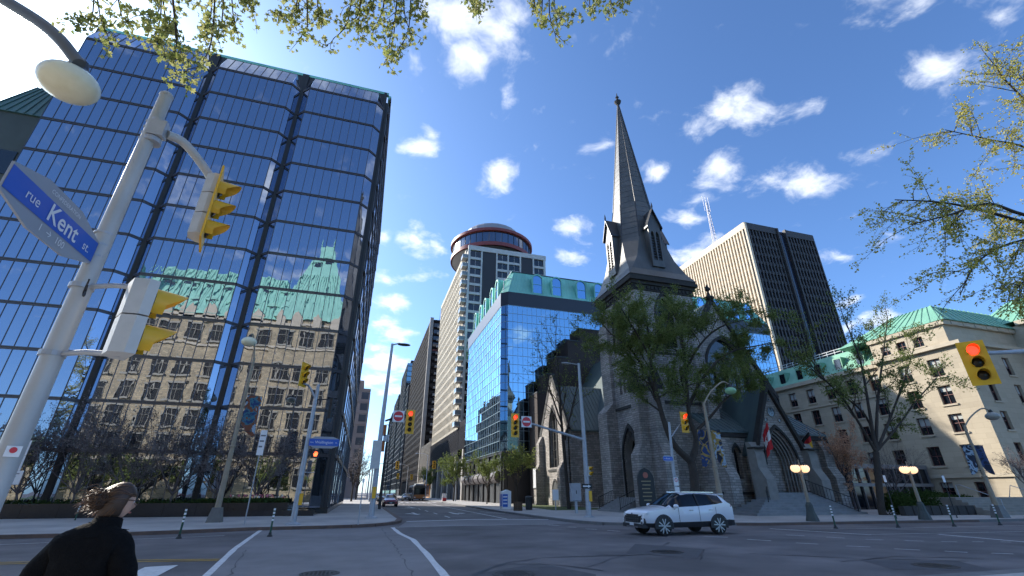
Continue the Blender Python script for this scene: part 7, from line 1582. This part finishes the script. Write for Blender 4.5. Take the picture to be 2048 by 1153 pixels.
# ================================================================== VEHICLES
tyre_m = M('tyre', (.012, .012, .013), .85); rim_m = M('rim_silver', (.4, .41, .43), .35, .8); car_glass = M('car_glass', (.006, .007, .01), .05, spec=.35); clad = M('cladding', (.02, .02, .024), .6); chrome = M('chrome', (.6, .6, .62), .15, 1.0); plate_m = M('licence_plate', (.6, .62, .66), .5); lampw = M('headlamp', (.75, .78, .82), .12, spec=.8); tail = M('tail_lamp', (.3, .01, .015), .2)
def lerp_table(tab, x):
    if x <= tab[0][0]: return tab[0][1:]
    for a, b in zip(tab, tab[1:]):
        if a[0] <= x <= b[0]:
            t = (x - a[0]) / (b[0] - a[0]); t = t * t * (3 - 2 * t) if len(a) > 9 else t; return tuple(p + (q - p) * t for p, q in zip(a[1:], b[1:]))
    return tab[-1][1:]
def make_car(name, label, paint, tab, wheels, cabin, group=None, detail=True, wheel_r=.36):
    """tab: (x, bottom z, top z, belt z, half width low, half width at roof); x forward"""
    t = thing(name, label, 'car', (0, 0, 0), group); local(t)
    xs = sorted({round(tab[0][0] + (tab[-1][0] - tab[0][0]) * k / 40, 3) for k in range(41)} | {round(q[0], 3) for q in tab}); rings = []
    for x in xs:
        zb, zt, zm, w, wr = lerp_table(tab, x); zl = zb + (zm - zb) * .27; zmid = zb + (zm - zb) * .62
        half = [(w * .86, zb), (w * .985, zl), (w, zmid), (w * .985, zm), (wr, zt - min(.07, (zt - zm) * .4)), (wr * .72, zt), (wr * .3, zt + .012)]
        rings.append([(x, y, z) for y, z in half] + [(x, -y, z) for y, z in reversed(half)])
    mb = MB(); n = len(rings[0]); c0, c1, c2, c3 = cabin                      # rear glass foot, roof rear, roof front, windscreen foot
    base = len(mb.v)
    for r_ in rings: mb.v += r_
    for k in range(len(rings) - 1):
        xm = (xs[k] + xs[k + 1]) / 2
        for j in range(n):
            a, b = k * n + j, k * n + (j + 1) % n; mi = 0; side = j if j < 7 else 13 - j - 1 if j < 13 else None
            if side == 0: mi = 2
            elif side == 3 and c0 + .42 < xm < c3 - .18: mi = 1
            elif side in (4, 5) or (j == 6): 
                if c2 < xm < c3 or c0 < xm < c1: mi = 1
            if j == 13: mi = 2
            mb.f.append((a, b, b + n, a + n)); mb.m.append(mi)
    mb.f.append(tuple(reversed(range(n)))); mb.m.append(0); mb.f.append(tuple((len(rings) - 1) * n + j for j in range(n))); mb.m.append(0)
    body = mb.build('body', [paint, car_glass, clad], t, smooth=R(32))
    hw = max(q[4] for q in tab)
    for (wx, sy) in [(wx, sy) for wx in wheels for sy in (1, -1)]:
        y0 = sy * (hw - .24); mb = MB(); ax = Vector((0, sy, 0))
        mb.lathe([(wheel_r * .7, 0), (wheel_r, .02), (wheel_r, .2), (wheel_r * .95, .235), (wheel_r * .82, .238), (wheel_r * .8, .2)], 26, (wx, y0, wheel_r), ax); w_ = mb.build('wheel', tyre_m, t, smooth=R(40)); OFF[w_.name] = Vector((0, 0, 0))
        if detail:
            mb = MB(); mb.lathe([(wheel_r * .8, .13), (wheel_r * .8, .17)], 20, (wx, y0, wheel_r), ax); mb.build('rim_back', clad, w_); mb = MB(); yy = y0 + sy * .225
            for s in range(5):
                a = s * 2 * PI / 5 + .35; 
                for da, r1 in ((-.26, .78), (.26, .78)): mb.bar((wx + .05 * math.cos(a), yy, wheel_r + .05 * math.sin(a)), (wx + wheel_r * r1 * math.cos(a + da), yy, wheel_r + wheel_r * r1 * math.sin(a + da)), .04, .04, (0, 1, 0))
            mb.lathe([(.05, -.02), (.05, .02)], 10, (wx, yy, wheel_r), ax); mb.build('rim', rim_m, w_)
        # arch: flat black disc in place of the shaded wheel well, cladding lip
        mb = MB(); N_ = 14; ye = sy * (hw + .004); R0, R1 = wheel_r * 1.08, wheel_r * 1.24
        P_ = [(math.cos(PI * k / N_ * 1.16 - .08 * PI), math.sin(PI * k / N_ * 1.16 - .08 * PI)) for k in range(N_ + 1)]
        for (a, b), (c, d) in zip(P_, P_[1:]):
            mb.quad((wx + R1 * a, ye, wheel_r + R1 * b), (wx + R1 * c, ye, wheel_r + R1 * d), (wx + R0 * c, ye + sy * .012, wheel_r + R0 * d), (wx + R0 * a, ye + sy * .012, wheel_r + R0 * b))
            mb.quad((wx + R1 * a, ye, wheel_r + R1 * b), (wx + R1 * c, ye, wheel_r + R1 * d), (wx + R1 * c, ye - sy * .1, wheel_r + R1 * d), (wx + R1 * a, ye - sy * .1, wheel_r + R1 * b))
        mb.build('wheel_arch', clad, t, fix=False); mb = MB(); mb.quad(*[(wx + R0 * 1.01 * a, sy * (hw - .0), wheel_r + R0 * 1.01 * b) for a, b in P_]); mb.build('arch_shade_disc', black_m, t, fix=False)
    return t
# white SUV
SUV = [(-2.30, .44, .98, .92, .76, .64), (-2.24, .36, 1.12, 1.06, .86, .72), (-2.12, .33, 1.26, 1.18, .90, .66), (-1.94, .32, 1.52, 1.26, .915, .63), (-1.78, .31, 1.585, 1.25, .925, .62), (-1.4, .30, 1.63, 1.19, .93, .62), (-.7, .30, 1.665, 1.13, .93, .64), (-.1, .30, 1.66, 1.10, .93, .65), (.28, .30, 1.615, 1.09, .93, .65), (.62, .30, 1.43, 1.08, .93, .66), (1.06, .30, 1.15, 1.05, .93, .76), (1.25, .3, 1.10, 1.02, .93, .78), (1.65, .3, 1.055, .98, .925, .77), (2.0, .32, 1.0, .93, .90, .75), (2.16, .34, .95, .88, .86, .73), (2.26, .36, .86, .80, .81, .69), (2.31, .4, .70, .66, .76, .62)]
paint_white = M('car_white', (.72, .74, .78), .25, coat=.8)
suv = make_car('white_suv', 'white SUV with black wheel arches turning at the church corner', paint_white, SUV, (1.40, -1.36), (-2.14, -1.88, .2, 1.12), wheel_r=.365)
def sub(o, name, mat, boxes, parent=None):
    mb = MB()
    for b in boxes: mb.box(*b)
    return mb.build(name, mat, parent or o)
mb = MB()
for sy in (1, -1):
    for (x0, x1) in ((-.12, -.04), (.0, .0),): pass
mb = MB(); mb.prism([(-.54, .50), (.54, .50), (.70, .80), (-.70, .80)], lambda a, b: (2.405 - abs(a) * .07 - max(0, b - .6) * .25, a, b), lambda a, b: (2.1, a, b)); mb.build('grille', black_m, suv)
mb = MB()
for i in range(7):
    for j in range(3): mb.obox((2.408 - abs(-.48 + i * .16) * .07 - max(0, j * .09 - .02) * .2, -.48 + i * .16, .55 + j * .09), .012, .09, .03)
mb.build('grille_jewel', M('grille_grey', (.12, .12, .13), .3, .8), suv)
for sy in (1, -1):
    mb = MB(); mb.prism([(0, 0), (.34, .08), (.36, .14), (.0, .08)], lambda a, b: (2.375 - a * .6, sy * (.56 + a * 1.02), .74 + b), lambda a, b: (2.2 - a * .62, sy * (.5 + a * .98), .74 + b)); mb.build('daytime_lamp', lampw, suv)
    mb = MB(); mb.prism([(.0, 0), (.22, .02), (.2, .2), (.04, .22)], lambda a, b: (2.36 - a * .55, sy * (.66 + a * .86), .46 + b), lambda a, b: (2.2 - a * .6, sy * (.62 + a * .8), .46 + b)); h_ = mb.build('headlight', clad, suv); OFF[h_.name] = Vector((0, 0, 0)); mb = MB(); mb.sphere((2.33, sy * .75, .57), .04, .05, .06, 8, 6); mb.build('lens', lampw, h_)
    mb = MB(); mb.sphere((.80, sy * 1.04, 1.12), .1, .13, .085, 12, 8); mb.bar((.82, sy * .9, 1.0), (.8, sy * 1.0, 1.03), .06, .04); mb.build('mirror', paint_white, suv, smooth=True)
    for hx in (-.02, -1.02): mb = MB(); mb.obox((hx, sy * .938, .96), .2, .03, .03); mb.build('door_handle', chrome, suv)
    mb = MB()
    for x in (.62, -.42, -1.28): mb.bar((x, sy * .934, .42), (x, sy * .93, 1.08), .012, .006, (0, 1, 0))
    mb.build('door_gap', black_m, suv); mb = MB(); mb.bar((.95, sy * .80, 1.70), (.95, sy * .8, 1.70), .01); mb = MB(); mb.bar((.1, sy * .56, 1.67), (-1.6, sy * .54, 1.655), .035, .04); mb.build('roof_rail', chrome, suv)
    mb = MB(); mb.bar((-.42, sy * .93, 1.12), (-.44, sy * .68, 1.6), .07, .02, (0, 1, 0)); mb.build('pillar', black_m, suv)
    mb = MB(); mb.bar((-2.27, sy * .58, 1.08), (-2.1, sy * .89, 1.12), .06, .09); mb.build('tail_light', tail, suv)
sub(suv, 'bumper', clad, [(2.1, 2.375, -.78, .78, .3, .45), (-2.33, -2.15, -.75, .75, .34, .55)]); sub(suv, 'skid_plate', chrome, [(2.36, 2.385, -.45, .45, .31, .35)]); sub(suv, 'licence_plate', plate_m, [(2.385, 2.4, -.16, .16, .38, .49)]); mb = MB(); mb.box(-2.1, -1.86, -.58, .58, 1.565, 1.6); mb.build('spoiler', paint_white, suv)
mb = MB(); mb.sphere((2.345, 0, .83), .02, .06, .03, 10, 6); mb.build('badge', chrome, suv)
mb = MB(); mb.sphere((.1, .36, 1.25), .1, .09, .13, 10, 8); mb.loft([[(.0, .14, .7), (.0, .56, .7), (.28, .56, .7), (.28, .14, .7)], [(.02, .2, 1.12), (.02, .52, 1.12), (.2, .52, 1.12), (.2, .2, 1.12)]]); mb.build('driver_silhouette', clad, suv) if False else None
hd = Vector((-1, .0, 0)).normalized(); left = Vector((-hd.y, hd.x, 0)); fl = Vector((12.3, 18.45, 0)); c = fl - hd * 1.40 - left * .82
suv.location = (c.x, c.y, 0); suv.rotation_euler = (0, 0, math.atan2(hd.y, hd.x))
# sedan shape for the other cars
CAR = [(-2.2, .36, .82, .78, .68, .6), (-2.12, .3, .98, .9, .8, .7), (-1.85, .28, 1.06, .92, .86, .66), (-1.3, .27, 1.34, .93, .88, .58), (-.7, .27, 1.43, .92, .88, .57), (-.1, .27, 1.45, .91, .88, .58), (.3, .27, 1.36, .9, .88, .6), (.95, .27, 1.02, .9, .88, .7), (1.5, .28, .93, .86, .86, .7), (1.95, .3, .82, .78, .8, .66), (2.15, .34, .66, .62, .66, .54)]
def plain_car(label, paint, loc, rz, group='cars on the side street', detail=True):
    t = make_car('car', label, paint, CAR, (1.32, -1.3), (-1.9, -1.2, .25, 1.0), group, detail, .33)
    for sy in (1, -1):
        mb = MB(); mb.sphere((2.02, sy * .6, .66), .08, .17, .07, 10, 6); mb.build('headlight', lampw, t); mb = MB(); mb.sphere((-2.13, sy * .6, .8), .06, .16, .07, 10, 6); mb.build('tail_light', tail, t); mb = MB(); mb.sphere((.72, sy * .97, .95), .08, .1, .07, 8, 6); mb.build('mirror', paint, t)
    sub(t, 'grille', black_m, [(2.08, 2.17, -.45, .45, .4, .58)]); sub(t, 'licence_plate', plate_m, [(2.17, 2.18, -.15, .15, .42, .53)]); t.location = loc; t.rotation_euler = (0, 0, rz); return t
red_p = M('car_red', (.22, .012, .02), .25, coat=.8); silver = M('car_silver', (.4, .41, .43), .3, .5); dkcar = M('car_dark', (.03, .03, .035), .3, coat=.6); whitecar = M('car_white_far', (.6, .6, .62), .3, coat=.6)
plain_car('dark red car facing the crossing in the left lane', red_p, (3.85, 66.0, 0), R(-90))
plain_car('dark car waiting beyond the zebra crossing', dkcar, (4.4, 104, 0), R(-90), detail=False); plain_car('white car beyond the zebra crossing in the left lane', whitecar, (3.9, 118, 0), R(-90), detail=False); plain_car('silver car in the sunlit stretch down the street', silver, (8.8, 140, 0), R(-90), detail=False); plain_car('dark car beside the bus', dkcar, (9.6, 108, 0), R(-90), detail=False); plain_car('pale car parked on the left far down the street', whitecar, (.9 + 2.9, 168, 0), R(-90), detail=False)
# bus
bus_m = M('bus_dark', (.03, .03, .035), .4); bus_o = M('bus_orange', (.35, .13, .03), .5)
bu = thing('bus', 'dark city bus with an orange lower front down the street', 'bus', (13.0, 112, 0)); local(bu); bu.location = (12.3, 108, 0)
mb = MB(); mb.loft([[(-1.25, 0, .35), (1.25, 0, .35), (1.25, 0, 2.9), (1.1, 0, 3.1), (-1.1, 0, 3.1), (-1.25, 0, 2.9)], [(-1.25, 11.5, .35), (1.25, 11.5, .35), (1.25, 11.5, 2.9), (1.1, 11.5, 3.1), (-1.1, 11.5, 3.1), (-1.25, 11.5, 2.9)]]); mb.build('body', bus_m, bu)
sub(bu, 'windscreen', car_glass, [(-1.12, 1.12, -.04, .02, 1.3, 2.6)]); sub(bu, 'lower_front', bus_o, [(-1.2, 1.2, -.05, .02, .5, 1.2)]); sub(bu, 'destination_sign', M('bus_sign', (.02, .02, .02), .4), [(-.9, .9, -.05, .0, 2.68, 2.95)]); sub(bu, 'roof_unit', sig_grey, [(-.9, .9, .6, 4, 3.1, 3.4)])
for s in (-1, 1):
    sub(bu, 'headlight', lampw, [(s * .95 - .15, s * .95 + .15, -.07, .0, .62, .8)]); sub(bu, 'side_window', car_glass, [(s * 1.255 - .01, s * 1.255 + .01, 1 + k * 2.1, 2.8 + k * 2.1, 1.35, 2.6) for k in range(5)]); mb = MB(); mb.bar((s * 1.3, -.05, 2.7), (s * 1.5, -.25, 2.2), .08, .1); mb.build('mirror', black_m, bu)
    for wy in (2.6, 8.8): mb = MB(); mb.lathe([(.48, 0), (.5, .03), (.5, .27), (.46, .3)], 20, (s * .97, wy, .5), Vector((s, 0, 0))); mb.build('wheel', tyre_m, bu)

# ================================================================== WOMAN IN THE FOREGROUND
skin = M('skin', (.55, .33, .24), .5, c2=(.48, .28, .2), scale=20); coat_m = M('coat_black', (.004, .004, .0045), .95, c2=(.007, .007, .0075), scale=30, bump=.3, bscale=90, spec=.15); trouser = M('trouser_dark', (.012, .013, .018), .8); shoe = M('shoe_black', (.02, .02, .02), .5)
hair_m = M('hair_brown', (.055, .024, .010), .5, c2=(.028, .013, .006), scale=30, stretch=(1, 1, .3)); hair_sunlit = M('hair_strand', (.17, .08, .03), .45)  # strands coloured lighter to carry the golden sunlight on the hair
hp = pd(236, 1003, 3.3); fz = SW
wo = thing('person', 'person in a black coat with glasses and windblown brown bun, seen from behind', 'person', (hp.x, hp.y, fz)); local(wo)
face_az = R(2); wo.rotation_euler = (0, 0, -face_az)            # local +Y is where she walks
HZ = hp.z - fz                                                      # head centre height
def skin_mesh(name, verts, edges, radii, root, mat, parent, sub_=2):
    me = bpy.data.meshes.new(name); me.from_pydata(verts, edges, []); o = bpy.data.objects.new(name, me); col.objects.link(o)
    m = o.modifiers.new('skin', 'SKIN'); m.use_smooth_shade = True
    for i, v in enumerate(me.skin_vertices[0].data): v.radius = radii[i] if isinstance(radii[i], tuple) else (radii[i], radii[i]); v.use_root = (i == root)
    s = o.modifiers.new('sub', 'SUBSURF'); s.levels = sub_; s.render_levels = sub_
    dg = bpy.context.evaluated_depsgraph_get(); me2 = bpy.data.meshes.new_from_object(o.evaluated_get(dg)); bpy.data.objects.remove(o); me2.materials.clear(); me2.materials.append(mat)
    for p in me2.polygons: p.use_smooth = True
    o2 = bpy.data.objects.new(name, me2); col.objects.link(o2); o2.parent = parent; return o2
SH = HZ - .232; HIP = SH - .50; KNEE = HIP * .52
V = [(-.05, -.06, HIP), (-.05, -.06, HIP + .2), (-.05, -.06, HIP + .38), (-.045, -.05, SH), (-.02, -.02, SH + .09), (0, .01, HZ - .07)]; E_ = [(0, 1), (1, 2), (2, 3), (3, 4), (4, 5)]; Rr = [(.15, .11), (.125, .10), (.145, .105), (.10, .075), (.052, .055), (.05, .055)]
def chain(start, pts, rad):
    k = start
    for p, q in zip(pts, rad): V.append(p); Rr.append(q); E_.append((k, len(V) - 1)); k = len(V) - 1
    return k
for s in (-1, 1):
    chain(3, [(s * .17 - .05, -.06, SH - .04), (s * .29 - .05, -.08, SH - .32), (s * .315 - .05, .03 if s > 0 else -.04, SH - .56), (s * .31 - .05, .06 if s > 0 else -.02, SH - .64)], [.06, .048, .036, .03])
    chain(0, [(s * .09 - .05, -.05, HIP - .08), (s * .1 - .03, .08 * s - .02, KNEE), (s * .1, .02 + .10 * s, .09), (s * .1, .13 + .10 * s, .04)], [.095, .062, .042, .036])
body = skin_mesh('body', V, E_, Rr, 0, skin, wo)
# hands
for s in (-1, 1):
    w = Vector((s * .31 - .05, .06 if s > 0 else -.02, SH - .64)); V2 = [tuple(w), tuple(w + Vector((0, .01, -.05))), tuple(w + Vector((0, .015, -.09)))]; E2 = [(0, 1), (1, 2)]; R2 = [(.022, .026), (.016, .036), (.013, .036)]
    for k in range(4):
        y = -.03 + k * .02; L_ = [.06, .075, .08, .065][k]; i = len(V2); V2 += [tuple(w + Vector((-.002 * s, y + .015, -.10))), tuple(w + Vector((-.012 * s, y + .02, -.10 - L_ * .5))), tuple(w + Vector((-.03 * s, y + .02, -.10 - L_)))]; E2 += [(2, i), (i, i + 1), (i + 1, i + 2)]; R2 += [.0095, .0085, .007]
    i = len(V2); V2 += [tuple(w + Vector((-.01 * s, .045, -.05))), tuple(w + Vector((-.025 * s, .06, -.085)))]; E2 += [(1, i), (i, i + 1)]; R2 += [.011, .008]; skin_mesh('hand', V2, E2, R2, 0, skin, wo, 1)
# coat: continuous shell over torso and arms
V = [(-.06, -.05, HIP - .28), (-.06, -.05, HIP), (-.06, -.06, HIP + .2), (-.055, -.065, HIP + .36), (-.05, -.06, SH - .03), (-.02, -.03, SH + .075)]; E_ = [(0, 1), (1, 2), (2, 3), (3, 4), (4, 5)]; Rr = [(.24, .19), (.225, .17), (.205, .155), (.21, .15), (.16, .115), (.084, .084)]
for s in (-1, 1): chain(4, [(s * .16 - .05, -.06, SH - .05), (s * .225 - .05, -.07, SH - .15), (s * .30 - .05, -.08, SH - .34), (s * .315 - .05, .03 if s > 0 else -.04, SH - .56)], [.098, .09, .076, .064])
coat = skin_mesh('coat', V, E_, Rr, 1, coat_m, wo)
dm_ = coat.modifiers.new('folds', 'DISPLACE'); tx = bpy.data.textures.new('folds', 'CLOUDS'); tx.noise_scale = .12; dm_.texture = tx; dm_.strength = .03; dm_.mid_level = .5
mb = MB(); rings = []
for (z, rx, ry, dy) in ((SH + .0, .14, .12, -.05), (SH + .06, .098, .096, -.025), (SH + .115, .086, .088, -.004), (SH + .125, .078, .08, -.002), (SH + .05, .07, .07, -.02)): rings.append([(rx * math.cos(a * PI / 9), dy + ry * math.sin(a * PI / 9), z - .012 * math.sin(a * PI / 9)) for a in range(18)])
rings = [[(x_ - .02, y_, z_) for x_, y_, z_ in q_] for q_ in rings]; mb.loft(rings, cap=False); mb.build('collar', coat_m, wo, smooth=True)
mb = MB(); mb.sphere((-.09, -.15, SH + .01), .012, .006, .012, 8, 6); mb.build('collar_tag', sign_white, wo)
V = [(-.05, -.06, HIP)]; E_ = []; Rr = [(.17, .13)]
for s in (-1, 1): chain(0, [(s * .09 - .05, -.05, HIP - .08), (s * .1 - .03, .08 * s - .02, KNEE), (s * .1, .02 + .10 * s, .1)], [.115, .082, .07])
skin_mesh('trousers', V, E_, Rr, 0, trouser, wo)
for s in (-1, 1): mb = MB(); mb.sphere((s * .1, .08 + .10 * s, .05), .05, .135, .055, 14, 8); mb.build('shoe', shoe, wo, smooth=True)
# head: shaped sphere with brow, nose, lips, chin; ears
hc = Vector((0, .025, HZ)); mb = MB(); rings = []; NM, NN = 22, 28
for k in range(1, NM):
    t_ = PI * k / NM - PI / 2; ring = []
    for j in range(NN):
        a = 2 * PI * j / NN; d = Vector((math.cos(t_) * math.cos(a), math.cos(t_) * math.sin(a), math.sin(t_))); x, y, z = d.x * .074, d.y * .095, d.z * .115
        if z < 0: x *= 1 - .42 * (z / -.115) ** 1.5; y = y * (1 - .12 * (z / -.115)) + (.016 * (-z / .115) if d.y > 0 else .02 * (-z / .115))
        fy = max(0, d.y); ax_ = abs(d.x); nose = math.exp(-(ax_ / .13) ** 2) * math.exp(-((z + .022) / .026) ** 2) * fy; y += .026 * nose; y += .008 * math.exp(-(ax_ / .2) ** 2) * math.exp(-((z + .068) / .012) ** 2) * fy; y += .009 * math.exp(-(ax_ / .28) ** 2) * math.exp(-((z + .1) / .014) ** 2) * fy; y -= .010 * math.exp(-((ax_ - .38) / .16) ** 2) * math.exp(-((z - .005) / .016) ** 2) * fy
        ring.append(hc + Vector((x, y, z)))
    rings.append(ring)
mb.loft(rings); hd_ = mb.build('head', skin, wo, smooth=True)
for s in (-1, 1):
    mb = MB(); mb.sphere(hc + Vector((s * .062, -.010, -.016)), .012, .018, .028, 10, 8); mb.build('ear', skin, wo, smooth=True); mb = MB(); mb.sphere(hc + Vector((s * .03, .074, .005)), .012, .012, .012, 10, 8); mb.build('eye', sign_white, wo, smooth=True); mb = MB(); mb.sphere(hc + Vector((s * .03, .0835, .005)), .006, .004, .006, 8, 6); mb.build('iris', black_m, wo)
mb = MB(); mb.sphere(hc + Vector((0, .094, -.068)), .022, .006, .007, 10, 6); mb.build('lips', M('lips', (.45, .16, .14), .5), wo, smooth=True)
gm_ = MB()
for s in (-1, 1): gm_.tube([hc + Vector((s * .036 + .028 * math.cos(a * PI / 8), .103 - .004 * abs(math.cos(a * PI / 8)), .002 + .021 * math.sin(a * PI / 8))) for a in range(17)], .0022, 5, caps=False); gm_.tube([hc + Vector((s * .064, .098, .008)), hc + Vector((s * .079, .05, .01)), hc + Vector((s * .079, -.012, .008)), hc + Vector((s * .076, -.03, -.012))], .0028, 5)
gm_.tube([hc + Vector((-.009, .104, .006)), hc + Vector((.009, .104, .006))], .0022, 5); gl_ = gm_.build('glasses', black_m, wo)
# hair cap, bun and loose strands
mb = MB(); rings = []
for k in range(1, 17):
    t_ = -PI / 2 + PI * k / 17; ring = []
    for j in range(26):
        a = 2 * PI * j / 26; d = Vector((math.cos(t_) * math.cos(a), math.cos(t_) * math.sin(a), math.sin(t_))); rr = 1 + .05 * mnoise.noise(Vector((math.cos(a) * 3, math.sin(a) * 3, t_ * 2)))
        x, y, z = d.x * .086 * rr, d.y * .106 * rr - .006, d.z * .124 * rr + .006
        if d.y > .1: lim = .045 - .05 * (1 - d.y); (z, y) = (max(z, lim) if z < lim and d.y > .35 else z, y - .03 * max(0, (.35 - d.z)) * d.y)
        if z < -.04 and d.y < .2: x *= .86; z -= .03 * (1 - d.y)
        if d.y > .0 and z < .03: y = min(y, .02)
        ring.append(hc + Vector((x, y, z)))
    rings.append(ring)
mb.loft(rings); mb.build('hair', hair_m, wo, smooth=True)
r = random.Random(12); mb = MB(); bc = hc + Vector((-.005, -.125, .0))
for k in range(130):                                                    # coiled bun
    ax_ = rand_dir(r); u_ = ax_.orthogonal().normalized(); v_ = ax_.cross(u_); a0 = r.uniform(0, 6.28); rad = r.uniform(.03, .068); span = r.uniform(2.0, 4.2)
    mb.tube([bc + (u_ * math.cos(a0 + span * q / 9) + v_ * math.sin(a0 + span * q / 9)) * rad * (1 + .1 * math.sin(q)) for q in range(10)], [.001] + [.0034] * 8 + [.001], 4, caps=False)
mb.sphere(bc, .052, .05, .055, 12, 8); mb.build('bun', hair_m, wo, smooth=True)
mb = MB()
for k in range(150):                                                   # strands on the head and blown to her left-back
    th = r.uniform(-1.5, 1.5); ph = r.uniform(-.3, 1.3); p0 = hc + Vector((math.sin(th) * .088 * math.cos(ph), -.004 - abs(math.cos(th)) * .09 * math.cos(ph) + (.08 if r.random() < .3 else 0) * math.cos(ph), .006 + .125 * math.sin(ph))); tgt = bc + rand_dir(r) * .035
    mid = (p0 + tgt) / 2; mid = hc + (mid - hc).normalized() * .128; mb.tube(smooth_path([p0, mid, tgt], 4), .0016, 3, caps=False)
for k in range(170):
    p0 = bc + rand_dir(r) * .062; wind = Vector((-.35, -.8, r.uniform(-.95, .45))).normalized(); L_ = r.uniform(.03, .11); pts = [p0]
    for q in range(5): pts.append(pts[-1] + (wind + rand_dir(r) * .55 + Vector((0, 0, -.14 * q))).normalized() * L_ / 5)
    mb.tube(smooth_path(pts, 2), [.0017] * (len(smooth_path(pts, 2)) - 1) + [.0004], 3, caps=False)
for k in range(30):
    th = r.uniform(-1.3, 1.3); p0 = hc + Vector((math.sin(th) * .086, -.088 * math.cos(th), r.uniform(-.06, -.02))); pts = [p0]
    for q in range(4): pts.append(pts[-1] + Vector((r.uniform(-.012, .004), -.006, -.016)))
    mb.tube(pts, .0013, 3, caps=False)
tag(mb.build('hair_strand', hair_sunlit, wo, smooth=True), kind='stuff')

# the head is turned to her right
turn = Matrix.Translation(hc) @ Matrix.Rotation(R(-44), 4, 'Z') @ Matrix.Rotation(R(-6), 4, 'X') @ Matrix.Translation(-hc)
for o in wo.children:
    if o.name.split('.')[0] in ('head', 'ear', 'eye', 'iris', 'lips', 'glasses', 'hair', 'bun', 'hair_strand'): o.data.transform(turn)
